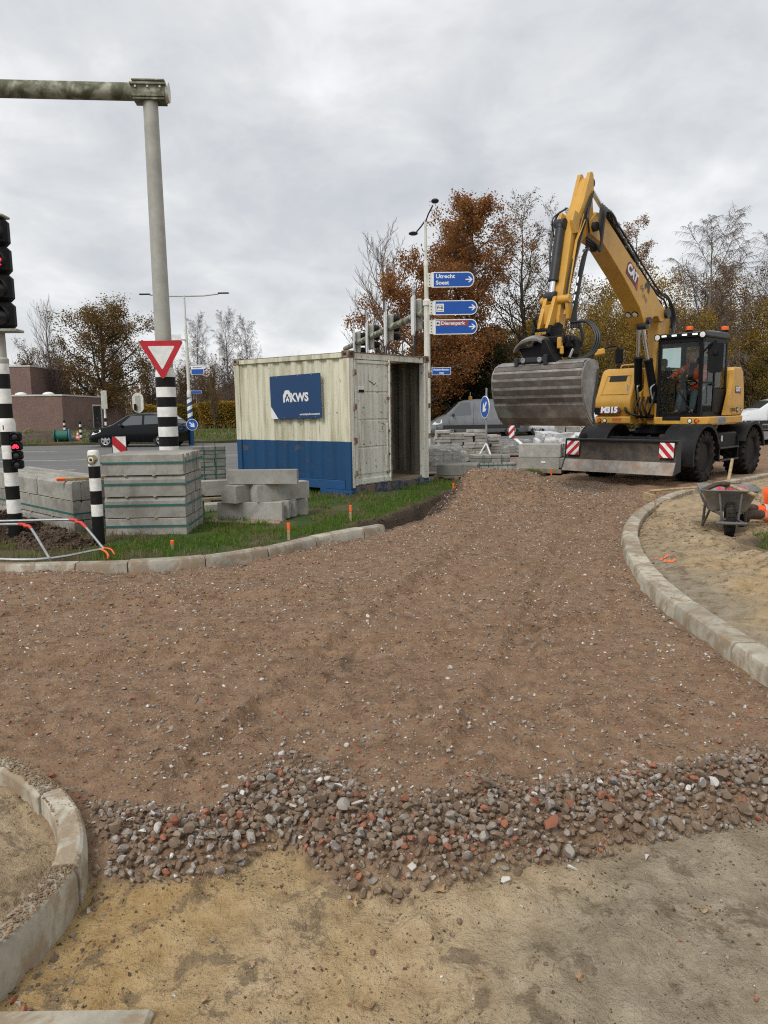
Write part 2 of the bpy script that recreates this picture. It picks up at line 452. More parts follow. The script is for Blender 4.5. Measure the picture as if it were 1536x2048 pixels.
m_conc = concrete('concrete_block', (.34, .33, .295), 1.0, .5, (.20, .165, .12), .35)
m_concd = concrete('dark_concrete', (.22, .215, .19))
m_concl = concrete('light_concrete', (.39, .38, .345), 1.0, .45, (.26, .22, .165), .3)
m_kerb = concrete('kerb_concrete', (.38, .355, .295), 1.2, .4, (.22, .155, .095), .75)
m_kerbw = concrete('pale_kerb_concrete', (.43, .395, .315), 1.2, .4, (.25, .175, .105), .75)

def stone_mat(name, cols, rough=.85):
    mm, N = mat(name); oi = N.n('ShaderNodeObjectInfo').outputs['Random']; co = N.coord('Object')
    isl = N.n('ShaderNodeNewGeometry').outputs['Random Per Island']
    k = N.math('FRACT', N.math('ADD', oi, isl))
    n_ = len(cols); c = N.ramp(k, [(i/max(1, n_-1), q) for i, q in enumerate(cols)])
    a = N.noise(co, 60, 4, .65); c = N.mix(N.step(a, .42, .72), c, (.13, .09, .06))
    N.out(N.principled(c, rough, 0, N.bump(a, .4, .003), .3)); return mm
m_stones = [stone_mat('brown_stone', [(.15, .10, .066), (.23, .165, .115), (.18, .125, .083), (.32, .25, .185), (.13, .09, .065)]),
            stone_mat('grey_stone', [(.24, .215, .185), (.40, .36, .31), (.30, .26, .225), (.17, .16, .155), (.48, .44, .39)]),
            stone_mat('brick_fragment', [(.30, .105, .06), (.40, .15, .085), (.24, .095, .06)]),
            stone_mat('white_shard', [(.62, .60, .55), (.70, .68, .65), (.55, .5, .43)])]
m_clod = stone_mat('soil_clod', [(.055, .037, .025), (.085, .058, .04), (.07, .047, .032)], .95)
m_clodb = stone_mat('brown_clod', [(.18, .11, .066), (.27, .17, .104), (.22, .137, .084)], .95)
m_leafdry = stone_mat('dry_leaf', [(.33, .20, .10), (.42, .29, .16), (.28, .16, .09)])

# ground: colours by zone masks that the mesh carries
mm, N = mat('site_ground'); P = N.pos()
sand, yel, soil, gr, paved, grey = [N.attr(q) for q in ('sand', 'yellow', 'soil', 'turf', 'paved', 'greysand')]
nA = N.noise(P, 1.3, 5, .6); nB = N.noise(P, 9, 5, .65); nC = N.noise(P, 55, 4, .65); nD = N.noise(P, 210, 2, .6)
gc = N.ramp(nB, [(.28, (.125, .074, .043)), (.5, (.25, .155, .092)), (.72, (.345, .23, .145))])
gc = N.mix(N.math('MULTIPLY', N.step(nC, .52, .72), .85), gc, (.085, .053, .033))  # dark gaps between small stones, their shade mixed into the gravel colour
gc = N.mix(N.math('MULTIPLY', N.step(nA, .4, .65), .4), gc, (.31, .20, .122))
v1 = N.n('ShaderNodeTexVoronoi'); N.link(P, v1.inputs['Vector']); v1.inputs['Scale'].default_value = 70
pick = N.sep(v1.outputs['Color'])
peb = N.math('MULTIPLY', N.step(v1.outputs['Distance'], .42, .26), N.math('GREATER_THAN', pick[0], .62))
pc = N.ramp(pick[1], [(0, (.16, .115, .08)), (.45, (.27, .21, .16)), (.8, (.40, .35, .29)), (.92, (.62, .58, .52)), (1, (.28, .11, .07))])
gc = N.mix(N.math('MULTIPLY', peb, .85), gc, pc)
sc1 = N.ramp(nB, [(.3, (.30, .22, .125)), (.5, (.41, .31, .19)), (.72, (.50, .39, .255))])
ycol = N.ramp(nB, [(.3, (.32, .195, .068)), (.55, (.43, .295, .13)), (.75, (.50, .36, .18))])
sc1 = N.mix(yel, sc1, ycol)
gsand = N.ramp(nB, [(.3, (.20, .163, .113)), (.55, (.31, .262, .19)), (.75, (.385, .33, .25))])
sc1 = N.mix(grey, sc1, gsand)
sc1 = N.mix(N.math('MULTIPLY', N.step(nC, .55, .75), .4), sc1, (.15, .108, .065))
sc1 = N.mix(N.math('MULTIPLY', N.step(nD, .55, .75), .3), sc1, (.12, .09, .06))
crumb_shade = N.math('MULTIPLY', N.step(N.noise(P, 5.5, 9, .74, .3), .53, .60), .72); sc1 = N.mix(crumb_shade, sc1, N.ramp(nC, [(.3, (.10, .072, .044)), (.7, (.19, .142, .092))]))  # dark crumbs, and relief shading mottled into the sand colour
sc1 = N.mix(N.math('MULTIPLY', N.step(N.noise(P, 2.3, 6, .65, .6), .55, .68), .35), sc1, (.25, .205, .14))
c = N.mix(sand, gc, sc1)
so_ = N.ramp(nC, [(.3, (.030, .021, .014)), (.6, (.062, .043, .029)), (.8, (.095, .066, .045))])
c = N.mix(soil, c, so_)
gcol = N.ramp(nC, [(.3, (.032, .042, .014)), (.6, (.06, .10, .022)), (.8, (.10, .11, .042))])
c = N.mix(gr, c, gcol)
pv = N.ramp(nB, [(.3, (.20, .155, .125)), (.6, (.27, .215, .18)), (.8, (.32, .27, .23))])
c = N.mix(paved, c, pv)
wet = N.math('MULTIPLY', sand, N.step(nA, .45, .7))
rg = N.math('SUBTRACT', .93, N.math('MULTIPLY', wet, .18))
peb = N.math('MULTIPLY', peb, N.math('SUBTRACT', 1.0, sand, clamp=True))
hgt = N.math('ADD', N.math('ADD', N.math('MULTIPLY', nB, 1.2), N.math('MULTIPLY', nC, .8)), N.math('ADD', N.math('MULTIPLY', peb, .35), N.math('MULTIPLY', nD, .25)))
N.out(N.principled(c, rg, 0, N.bump(hgt, .9, .026), .25)); m_ground = mm

mm, N = mat('asphalt'); P = N.pos()
a = N.noise(P, .5, 5, .6); f = N.noise(P, 60, 3, .7); st = N.noise(N.mapping(P, scale=(.12, 1.2, 1)), 1.0, 4, .6)
c = N.ramp(f, [(.3, (.095, .094, .092)), (.6, (.15, .148, .145)), (.8, (.21, .205, .20))])
c = N.mix(N.math('MULTIPLY', N.step(st, .45, .7), .35), c, (.21, .20, .19)); c = N.mix(N.math('MULTIPLY', N.step(a, .5, .7), .25), c, (.09, .088, .085))
N.out(N.principled(c, .85, 0, N.bump(f, .3, .004), .3)); m_asph = mm
m_mark = worn('road_marking', (.62, .62, .60), (.2, .2, .2), .5, 2.5, .7, bumps=.1, dlow=.42, dhigh=.7)
mm, N = mat('far_field'); P = N.pos(); a = N.noise(P, .35, 6, .65); f = N.noise(P, 9, 4, .7)
c = N.ramp(f, [(.3, (.04, .045, .018)), (.55, (.075, .075, .032)), (.75, (.12, .10, .055))]); c = N.mix(N.step(a, .5, .65), c, (.11, .085, .05))
N.out(N.principled(c, .95, 0, N.bump(f, .5, .05), .2)); m_field = mm

def leaf(name, cols, trans=.35, sc_=1.4):
    mm, N = mat(name); co = N.coord('Object')
    isl = N.n('ShaderNodeNewGeometry').outputs['Random Per Island']; a = N.noise(co, sc_, 3, .6)
    k = N.math('ADD', N.math('MULTIPLY', isl, .55), N.math('MULTIPLY', a, .5), clamp=True)
    c = N.ramp(k, [(.1+.75*i/(len(cols)-1), q) for i, q in enumerate(cols)])
    trans = min(.6, trans+.1)
    df = N.n('ShaderNodeBsdfDiffuse'); N.link(c, df.inputs[0]); tl = N.n('ShaderNodeBsdfTranslucent'); N.link(c, tl.inputs[0])
    mx = N.n('ShaderNodeMixShader'); mx.inputs[0].default_value = trans; N.link(df.outputs[0], mx.inputs[1]); N.link(tl.outputs[0], mx.inputs[2])
    N.out(mx.outputs[0]); return mm
m_lf_rust = leaf('rust_oak_leaves', [(.15, .062, .024), (.27, .115, .042), (.36, .175, .065), (.23, .095, .036), (.42, .235, .10)])
m_lf_olive = leaf('olive_brown_leaves', [(.075, .055, .018), (.135, .092, .03), (.20, .12, .045), (.26, .16, .07)])
m_lf_yel = leaf('yellow_leaves', [(.13, .10, .02), (.27, .18, .034), (.40, .26, .05), (.50, .34, .085)])
m_lf_ygreen = leaf('yellow_green_leaves', [(.08, .072, .02), (.15, .12, .028), (.25, .175, .04), (.34, .23, .06)])
m_lf_orange = leaf('orange_birch_leaves', [(.16, .07, .02), (.28, .14, .04), (.36, .20, .07)])
m_lf_dark = leaf('dark_evergreen_leaves', [(.014, .02, .009), (.028, .036, .014), (.05, .05, .022)])
m_twig = worn('twig_bark', (.115, .088, .072), (.05, .04, .03), .3, 6, .9, bumps=.1)
m_twigp = worn('purple_birch_twig', (.13, .095, .085), (.08, .055, .05), .3, 6, .9, bumps=.1)
m_bark = worn('bark', (.075, .062, .048), (.055, .065, .03), .6, 4, .95, bumps=.5, bdist=.02)
m_birch = worn('birch_bark', (.23, .21, .18), (.04, .035, .03), .8, 5, .85, bumps=.3, dlow=.42, dhigh=.6)
m_grass = leaf('grass_blades', [(.05, .11, .014), (.085, .17, .02), (.12, .20, .03), (.17, .19, .06)], .3, 3)
m_straw = leaf('dry_grass', [(.12, .10, .05), (.20, .165, .085), (.28, .23, .13), (.09, .09, .04)], .3, 3)

mm, N = mat('brick_wall'); co = N.coord('Object')
bk = N.n('ShaderNodeTexBrick'); bk.offset = .5
xx, yy, zz_ = N.sep(co)[:3]
cb = N.n('ShaderNodeCombineXYZ'); N.link(N.math('ADD', xx, yy), cb.inputs[0]); N.link(zz_, cb.inputs[1]); N.link(cb.outputs[0], bk.inputs['Vector'])
bk.inputs['Scale'].default_value = 1; bk.inputs['Brick Width'].default_value = .22; bk.inputs['Row Height'].default_value = .0625; bk.inputs['Mortar Size'].default_value = .008
bk.inputs['Color1'].default_value = (.155, .082, .064, 1); bk.inputs['Color2'].default_value = (.225, .125, .098, 1); bk.inputs['Mortar'].default_value = (.25, .21, .19, 1); bk.inputs['Bias'].default_value = -.2
a = N.noise(co, .7, 5, .6); c = N.mix(N.math('MULTIPLY', N.step(a, .45, .7), .4), bk.outputs[0], (.29, .20, .165))
c = N.mix(N.math('MULTIPLY', N.step(N.noise(co, 14, 2), .56, .66), .45), c, (.33, .25, .22))
N.out(N.principled(c, .9, 0, N.bump(bk.outputs['Fac'], .3, -.01), .2)); m_brick = mm

# container paints: two colours with a real paint line, rust streaks
def cont_mat(name, upper, lower, zl, streak_amt=.8, algae=(.30, .275, .155), chips=.645, rust=.60):
    mm, N = mat(name); co = N.coord('Object'); z = N.sep(co)[2]
    sN = N.noise(N.mapping(co, scale=(7, 7, .55)), 1.0, 5, .65); bN = N.noise(co, 1.5, 5, .6); fN = N.noise(co, 30, 4, .7)
    up = N.mix(N.math('MULTIPLY', N.step(sN, .40, .68), streak_amt), upper, algae)
    up = N.mix(N.math('MULTIPLY', N.step(N.noise(N.mapping(co, scale=(11, 11, .8)), 1.0, 6, .7), rust, rust+.12), .75), up, (.25, .11, .04))
    lo = N.mix(N.math('MULTIPLY', N.step(sN, .45, .7), .5), lower, tuple(q*.5+.012 for q in lower))
    lo = N.mix(N.math('MULTIPLY', N.step(N.noise(co, 4.2, 6, .72), .60, .66), .8), lo, (.10, .085, .075))
    c = N.mix(N.step(z, zl-.006, zl+.006), lo, up)
    chip = N.step(N.noise(co, 9, 6, .75), chips, chips+.025)
    c = N.mix(N.math('MULTIPLY', chip, .85), c, (.13, .05, .025))
    N.out(N.principled(c, .62, 0, N.bump(N.math('ADD', fN, N.math('MULTIPLY', bN, 1.5)), .15, .01), .35)); return mm
CREAM = (.70, .67, .52); CBLUE = (.010, .062, .155)
m_cont = cont_mat('container_side_paint', CREAM, CBLUE, .99)
m_contdoor = cont_mat('container_door_paint', (.73, .72, .65), CBLUE, .17, .45, (.30, .28, .19), .605, .57)
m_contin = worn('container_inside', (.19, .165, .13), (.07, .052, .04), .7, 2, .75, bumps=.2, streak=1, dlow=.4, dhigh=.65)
m_rust = worn('rusty_edge', (.33, .27, .20), (.13, .05, .022), .9, 6, .85, bumps=.4, dlow=.38, dhigh=.58)
m_kws = worn('site_sign_blue', (.008, .05, .145), (.02, .06, .12), .15, 2, .4, bumps=.01, var=.04)
m_tarp = worn('white_sheet', (.62, .63, .63), (.3, .3, .3), .4, 4, .4, bumps=.4, bdist=.02)
# ------------------------------------------------------------------ the ground
KC = spline([(-7.5, 8.35, 0), (-5.6, 7.72, 0), (-3.84, 7.36, 0), (-3.29, 7.33, 0), (-2.52, 7.37, 0), (-1.82, 7.58, 0), (-1.22, 8.08, 0), (-.69, 8.80, 0), (.02, 9.55, 0)], 5)   # front top line
KR = spline([(2.10, 1.6, 0), (2.12, 2.6, 0), (2.14, 3.5, 0), (2.16, 4.3, 0), (2.17, 5.2, 0), (2.23, 6.1, 0), (2.34, 6.95, 0), (2.60, 8.05, 0), (3.0, 9.28, 0), (3.58, 10.57, 0), (4.3, 11.8, 0), (5.16, 13.0, 0), (6.49, 14.4, 0), (8.23, 16.0, 0), (10.4, 17.6, 0)], 4)
KL = spline([(-2.9, 3.42, 0), (-2.3, 3.36, 0), (-1.78, 3.22, 0), (-1.56, 3.10, 0), (-1.39, 2.95, 0), (-1.24, 2.78, 0), (-1.13, 2.60, 0), (-1.06, 2.42, 0), (-1.05, 2.25, 0), (-1.09, 2.05, 0), (-1.15, 1.85, 0), (-1.25, 1.5, 0)], 4)
def offset(P, dist):      # to the left of travel
    out = []
    for i, p in enumerate(P):
        a = P[max(0, i-1)]; b = P[min(len(P)-1, i+1)]; t = (b-a).normalized(); out.append(p+Vector((-t.y, t.x, 0))*dist)
    return out
KCi = offset(KC, .16); KRi = offset(KR, -.185); KLi = offset(KL, -.098)
xy = lambda P: [(p.x, p.y) for p in P]
VERGE = [(-16, 11.6), (-12, 9.9)]+xy(KCi)+[(.16, 10.4), (.62, 11.9), (1.2, 13.4), (2.0, 15.1), (3.0, 16.5), (4.6, 18.2), (4.4, 18.9), (2.8, 17.5), (1.4, 16.1), (.9, 15.7), (-1.2, 17.3), (-3.2, 15.6), (-5.6, 13.9), (-16, 13.2)]
SANDR = xy(KRi)+[(14, 19), (30, 20), (30, 1.4)]
SANDL = xy(KLi)+[(-7, 1.2), (-7, 3.6)]
RUB_F = [(-1.3, 2.5), (-1.08, 2.49), (-.83, 2.41), (-.58, 2.46), (-.44, 2.60), (-.34, 2.60), (-.24, 2.45), (-.13, 2.35), (0, 2.37), (.21, 2.38), (.39, 2.46), (.67, 2.51), (.88, 2.60), (1.2, 2.69), (1.49, 2.75), (2.2, 2.95)]
RUB_B = [(-1.3, 2.9), (-1.23, 2.89), (-.97, 2.85), (-.77, 2.73), (-.68, 2.92), (-.62, 3.16), (-.5, 3.28), (-.24, 3.2), (-.08, 2.96), (.05, 2.86), (.21, 2.89), (.4, 3.06), (.58, 2.98), (.93, 3.06), (1.19, 3.1), (1.48, 3.16), (1.97, 3.36), (2.2, 3.45)]
YARD = [(.95, 15.75), (1.5, 16.25), (2.9, 17.6), (4.5, 19.0), (9, 23), (12, 27.5), (-1.5, 27.5), (-1.1, 17.4)]
DITCH = [(-.22, 9.85), (.28, 10.75), (.85, 12.2), (1.45, 13.75), (2.25, 15.4), (3.2, 16.7), (4.3, 17.9)]
rf = lambda x: np.interp(x, [p[0] for p in RUB_F], [p[1] for p in RUB_F])
rb = lambda x: np.interp(x, [p[0] for p in RUB_B], [p[1] for p in RUB_B])
def zones(x, y):
    wob = .05*fbm(x*4, y*4, 5)
    v = sstep(-.03, .05, sdf(x, y, VERGE)+wob*.3)
    sr = sstep(-.02, .03, sdf(x, y, SANDR)); sl = sstep(-.02, .03, sdf(x, y, SANDL))
    fr = (1-sstep(-.05, .05, y-rf(x)+wob*1.2))*(1-sr)*(1-sl)*(y < 4)
    yd = sstep(-.1, .1, sdf(x, y, YARD)+wob)
    dt = seg_dist(x, y, DITCH, False)
    return v, sr, sl, fr, yd, dt, wob
HEAPS = [(-4.55, 9.15, .75, .50, .30), (-3.9, 8.75, .45, .4, .16), (-5.4, 8.9, .8, .6, .34)]
RUTS = [([(-.9, 3.2), (-.55, 4.2), (-.1, 5.6), (.6, 7.6), (1.5, 10)], .10), ([(.35, 3.3), (.75, 4.4), (1.2, 5.8), (1.75, 7.6), (2.4, 9.6), (3.4, 11.6)], .11), ([(-3.4, 5.6), (-1.8, 6.2), (0, 6.4), (1.6, 7.4)], .09), ([(-3.2, 4.3), (-1.4, 4.9), (.2, 5.0), (1.9, 5.6)], .08)]
def hz(x, y, z=None):
    x = np.asarray(x, float); y = np.asarray(y, float)
    v, sr, sl, fr, yd, dt, wob = z if z is not None else zones(x, y)
    rough = .05*fbm(x*.8, y*.8, 1)+.045*fbm(x*2.6, y*2.6, 2)+.03*fbm(x*8, y*8, 3, 3)+.03*np.maximum(0, fbm(x*5, y*5, 7, 3)-.08)
    g = rough*.8
    near = sstep(7, 3, y)
    g = g+near*(.018*fbm(x*6, y*6, 31)+.014*fbm(x*20, y*20, 32, 3))
    # mound of gravel beside the container, wheel tracks behind it
    dx, dy = x-1.95, y-13.0; c, s = math.cos(.5), math.sin(.5); u, q = c*dx+s*dy, -s*dx+c*dy
    mr = np.hypot(u/2.0, q/1.5)*(1+.25*fbm(x*1.1, y*1.1, 9)); g = g+.47*sstep(1.0, .12, mr)*(1+.25*fbm(x*2.4, y*2.4, 10))
    tr = sstep(.2, .5, x-2.6)*sstep(10.6, 11.6, y)*sstep(18.5, 16, y)*sstep(1.2, .5, np.abs(x-2.2-(y-11)*.72-.6))
    g = g+tr*.022*np.sin((x*.55+y*.85)*22+3*fbm(x*1.5, y*1.5, 12))
    rub = sstep(-.02, .12, y-rf(x))*sstep(.1, -.12, y-rb(x))*(1-sr)*(1-sl)*(y < 4.2)
    g = g+.03*rub
    for pl, wdt in RUTS:
        dd = seg_dist(x, y, pl, False); g = g-.035*sstep(wdt, wdt*.4, dd)+.022*sstep(wdt*1.9, wdt*1.2, dd)*sstep(wdt*.9, wdt*1.2, dd)
    # sand right of the kerb
    r = .075+.075*fbm(x*.9, y*.9, 21)+.06*fbm(x*2.7, y*2.7, 22)+.04*fbm(x*8, y*8, 23)+.03*np.maximum(0, fbm(x*6, y*6, 25, 4)-.08)
    dk = seg_dist(x, y, xy(KRi), False)
    r = r*sstep(-.1, .5, dk)+.03*(1-sstep(0, .5, dk))
    r = r+.10*np.exp(-((x-3.55)**2/.22+(y-6.5)**2/.5))+.12*np.exp(-((x-4.6)**2/.5+(y-11.2)**2/.25))+.10*np.exp(-((x-3.2)**2/.12+(y-5.4)**2/.3))
    # sand in the foreground
    f = -.035-.045*sstep(2.7, 1.8, y)+.028*fbm(x*1.7, y*1.7, 41)+.02*fbm(x*5, y*5, 42)+.012*fbm(x*13, y*13, 44, 3)+.03*np.maximum(0, fbm(x*9, y*9, 43, 4)-.12)
    f = f-.03*np.exp(-((x-.02)**2/.002+(y-2.28)**2/.02))
    l = .035+.03*fbm(x*3, y*3, 51)+.018*fbm(x*9, y*9, 52)+.012*fbm(x*25, y*25, 53, 2)-.035*sstep(.25, 0, seg_dist(x, y, xy(KLi), False))
    ve = .045+.03*fbm(x*1.2, y*1.2, 61)+.03*fbm(x*5, y*5, 62)
    for hx, hy, a, b, hh in HEAPS:
        ve = ve+hh*sstep(1, .05, np.hypot((x-hx)/a, (y-hy)/b)*(1+.5*fbm(x*3, y*3, 63)))*(1+.35*fbm(x*9, y*9, 64))
    ve = ve-.16*sstep(.16, .02, seg_dist(x, y, xy(KCi), False)+.5*wob)
    yv = .0+.01*fbm(x*2, y*2, 71)
    h = g*(1-v)+ve*v
    h = h*(1-yd)+yv*yd
    h = h-.22*sstep(.30, .05, dt+wob)*(1-sr)
    h = h*(1-fr)+f*fr
    h = h*(1-sr)+r*sr; h = h*(1-sl)+l*sl
    # sinks under the asphalt of the junction
    rd = sstep(-.05, .15, sdf(x, y, ROADPOLY)); h = h*(1-rd)-.05*rd
    return h
ROADPOLY = [(-80, 13.9), (-16, 13.6), (-5.7, 14.2), (-3.3, 15.9), (-1.4, 17.9), (-1.6, 27.8), (12.2, 27.8), (20, 36), (80, 60), (80, 80), (20, 44.5), (2, 42.2), (-8, 36.6), (-13, 36.9), (-18, 36.2), (-80, 20)]
def h1(x, y): return float(hz(np.array([x]), np.array([y]))[0])
r_ = .85*np.power(1.0062, np.arange(0, 585)); a_ = np.radians(np.linspace(-66, 66, 640))
RR, AA = np.meshgrid(r_, a_, indexing='ij'); GX, GY = RR*np.sin(AA), RR*np.cos(AA)
Z_ = zones(GX, GY); GZ = hz(GX, GY, Z_)
nr, na = RR.shape; ii = np.arange(nr*na).reshape(nr, na)
F = np.stack([ii[:-1, :-1], ii[:-1, 1:], ii[1:, 1:], ii[1:, :-1]], -1).reshape(-1, 4)[:, ::-1]
me = mesh_np('gravel_ground', np.stack([GX, GY, GZ], -1).reshape(-1, 3), F, [m_ground], None, True)
v, sr, sl, fr, yd, dt, wob = Z_
heap = np.zeros_like(GX)
for hx, hy, a, b, hh in HEAPS: heap = np.maximum(heap, sstep(1.15, .7, np.hypot((GX-hx)/a, (GY-hy)/b)+.4*fbm(GX*3, GY*3, 63)))
edge = sstep(.30, .12, seg_dist(GX, GY, xy(KCi), False)+wob)
soil = np.maximum(np.maximum(heap*v, edge*v), sstep(.42, .2, dt+wob*1.5)*(1-sr))
soil = np.maximum(soil, .55*sstep(.12, .3, fbm(GX*1.3, GY*1.3, 81))*v)
soil = np.maximum(soil, .65*sstep(.28, .05, np.hypot((GX+.25)/.35, (GY-4.6)/.9)+.3*fbm(GX*5, GY*5, 83))*(1-v))
trf = sstep(.25, .4, fbm(GX*1.7+4, GY*1.7, 85))*sr*(GX > 4)
soil = np.maximum(soil, .5*trf); soil = np.maximum(soil, .9*sstep(1, .4, np.hypot((GX-4.7)/1.1, (GY-7.6)/1.1)+.5*fbm(GX*2, GY*2, 89))*sr)
soil = np.maximum(soil, .6*sstep(.14, .34, fbm(GX*9, GY*9, 43, 4))*sl*.5)
turf = v*(1-soil)
dirt_edge = np.clip(fr+sr+sl, 0, 1)
yel = np.clip(fr*sstep(.3, -.9, GX+.5*fbm(GX*2, GY*2, 91))+.45*sr*sstep(.0, .35, fbm(GX*1.1, GY*1.1, 92)), 0, 1)*.85
greysand = np.clip(fr*sstep(.1, .9, GX+.5*fbm(GX*2, GY*2, 93))+sr*sstep(.75, .15, seg_dist(GX, GY, xy(KRi), False)+.5*fbm(GX*2, GY*2, 94))*sstep(10, 7, GY), 0, 1)*.85
for nm, arr in (('sand', dirt_edge), ('yellow', yel), ('soil', soil), ('turf', turf), ('paved', yd), ('greysand', greysand)):
    at = me.attributes.new(nm, 'FLOAT', 'POINT'); at.data.foreach_set('value', arr.ravel().astype(np.float32))
ground = tag(link('gravel_ground', me), kind='structure')
def sheet(name, poly, z, m_, kind='structure'):
    mb = MB(); mb.add([(p[0], p[1], z) for p in poly], [list(range(len(poly)))]); return tag(mb.build(name, m_, smooth=None), kind=kind)
def rect(x0, y0, x1, y1): return [(x0, y0), (x1, y0), (x1, y1), (x0, y1)]
sheet('far_ground', rect(-500, -200, 500, 700), -.24, m_field)
sheet('road', ROADPOLY, 0.0, m_asph)
mb = MB()
def dash(mb, a, b, w, z=.004):
    a = Vector((a[0], a[1], z)); b = Vector((b[0], b[1], z)); t = (b-a).normalized(); n = Vector((-t.y, t.x, 0))*w/2
    mb.add([a-n, b-n, b+n, a+n], [(0, 1, 2, 3)])
for a, b, w in [((-9.2, 17.2), (-3.2, 18.6), .16), ((-11.5, 20.6), (-8.6, 20.9), .14), ((-16, 20.2), (-13.2, 20.45), .14), ((-14, 25.0), (-10.0, 25.3), .12), ((-22, 24.4), (-18, 24.7), .12), ((-7, 26.6), (-3.5, 26.9), .12), ((-19, 30.5), (-13.5, 31.2), .12), ((-5.2, 16.6), (-4.6, 19.4), .18)]: dash(mb, a, b, w)
tag(mb.build('road_marking', m_mark, smooth=None), kind='structure')
# far verges, with a kerb towards the road
far_verge = [(-80, 20.1), (-18, 36.3), (-13, 37.0), (-8, 36.7), (2, 42.3), (20, 44.6), (80, 80.1), (80, 120), (-80, 120)]
mb = MB(); mb.prism(far_verge, -.2, .11, 'z'); tag(mb.build('far_verge', m_field, smooth=None), kind='structure')
sheet('cycle_path', [(-60, 36), (-20, 45.2), (-9, 47.0), (3, 50.5), (3, 52.5), (-9, 49.2), (-20, 47.4), (-60, 39)], .116, m_asph)

# ------------------------------------------------------------------ kerbs, stone by stone
def kerb(name, P, width, top, depth, m_, lengths, ch=.035, gap=.011, bevel_front=True, tilt=0):
    """P runs along the edge that faces the gravel; the stone lies to the left of travel for width>0"""
    root = tag(bpy.data.objects.new(name, None), kind='structure'); COL.objects.link(root)
    s = [0]
    for i in range(1, len(P)): s.append(s[-1]+(P[i]-P[i-1]).length)
    Pn = np.array([tuple(p) for p in P]); S = np.array(s)
    at = lambda q: Vector((np.interp(q, S, Pn[:, 0]), np.interp(q, S, Pn[:, 1]), 0))
    pos = 0; k = 0
    while pos < S[-1]-.15:
        L = min(lengths[k % len(lengths)], S[-1]-pos); a, b = pos+gap/2, pos+L-gap/2
        mid = at((a+b)/2); rings = []; dz = rnd.uniform(-.006, .006); dn = rnd.uniform(-.006, .006)
        n_ = 6
        for i in range(n_+1):
            q = a+(b-a)*i/n_; p = at(q); t = (at(q+.03)-at(q-.03)).normalized(); nl = Vector((-t.y, t.x, 0))*(1 if width > 0 else -1)
            w_ = abs(width); t_ = top+dz
            prof = [(0+dn, -depth), (dn, t_-ch*1.6), (dn+ch*.55, t_-ch*.35), (dn+ch*1.1, t_), (w_+dn-.012, t_), (w_+dn, t_-.012), (w_+dn, -depth)]
            rings.append([p+nl*u+Vector((0, 0, z))-mid for u, z in prof])
        mb = MB(); mb.loft(rings)
        o = mb.build('kerb_stone', m_, root, 30, .005); o.location = mid+Vector((rnd.uniform(-.004, .004), rnd.uniform(-.004, .004), 0)); o.rotation_euler = (rnd.uniform(-.008, .008), rnd.uniform(-.006, .006), rnd.uniform(-.006, .006))
        pos += L; k += 1
    return root
kerb('kerb_by_verge', KC, .16, .105, .12, m_kerb, [.62, .95, .98, 1.0, 1.0, .52, .77, .75, .78, .82, .78, .9])
kerb('kerb_by_sand', KR, -.185, .105, .15, m_kerbw, [.95, .97, 1.02, .98, .98, .99, .97], ch=.03)
kerb('kerb_in_front', KL, -.098, .085, .2, m_kerbw, [.93, .78, .62, .58, .7], ch=.02)
mb = MB(); mb.box((0, 0, 0), (1.0, .2, .16), b=.012); o = mb.build('kerb_stone', m_kerbw, None, 30); o.location = (-1.16, 1.785, -.125); o.rotation_euler = (0, 0, .0)
tag(o, 'flat concrete kerb stone lying loose in the wet sand at the bottom edge', 'kerb stone')

# ------------------------------------------------------------------ rubble: the largest stones one by one, the rest as one mass
def rock_shape(seed, flat=1.0, kind=0):
    rg = np.random.default_rng(seed); bm = bmesh.new(); bmesh.ops.create_icosphere(bm, subdivisions=2, radius=1)
    V = np.array([v.co[:] for v in bm.verts])
    for k in range(9 if kind == 0 else 7):
        d = rg.normal(size=3); d /= np.linalg.norm(d); lim = rg.uniform(.48, .84); pr = V@d; V = V-np.outer(np.maximum(0, pr-lim)*.92, d)
    V = V*np.array([1, rg.uniform(.65, .95), rg.uniform(.5, .8)*flat])
    V += .03*rg.normal(size=V.shape); Fc = np.array([[v.index for v in f.verts] for f in bm.faces]); bm.free(); return V, Fc
def shard_shape(seed):
    rg = np.random.default_rng(seed); n = rg.integers(3, 6); a = np.sort(rg.uniform(0, 2*np.pi, n))+np.arange(n)*.2; r = rg.uniform(.7, 1.1, n)
    b = np.stack([np.cos(a)*r, np.sin(a)*r*.8], 1); V = np.concatenate([np.c_[b, np.full(n, -.1)], np.c_[b*.95, np.full(n, .1)]])
    Fc = [[i, (i+1) % n, n+(i+1) % n] for i in range(n)]+[[i, n+(i+1) % n, n+i] for i in range(n)]
    Fc += [[0, i+1, i] for i in range(1, n-1)]+[[n, n+i, n+i+1] for i in range(1, n-1)]; return V, np.array(Fc)
ROCKS = [rock_shape(s) for s in range(14)]; SHARDS = [shard_shape(s) for s in range(8)]
def small_rock(seed):
    rg = np.random.default_rng(seed); V = np.array([[1, 0, 0], [-1, 0, 0], [0, 1, 0], [0, -1, 0], [0, 0, 1], [0, 0, -1]], float)
    V = V*rg.uniform(.6, 1.15, (6, 1))+rg.normal(size=(6, 3))*.16; V[:, 2] *= .62
    return V, np.array([[0, 2, 4], [2, 1, 4], [1, 3, 4], [3, 0, 4], [2, 0, 5], [1, 2, 5], [3, 1, 5], [0, 3, 5]])
SMALL = [small_rock(s) for s in range(12)]
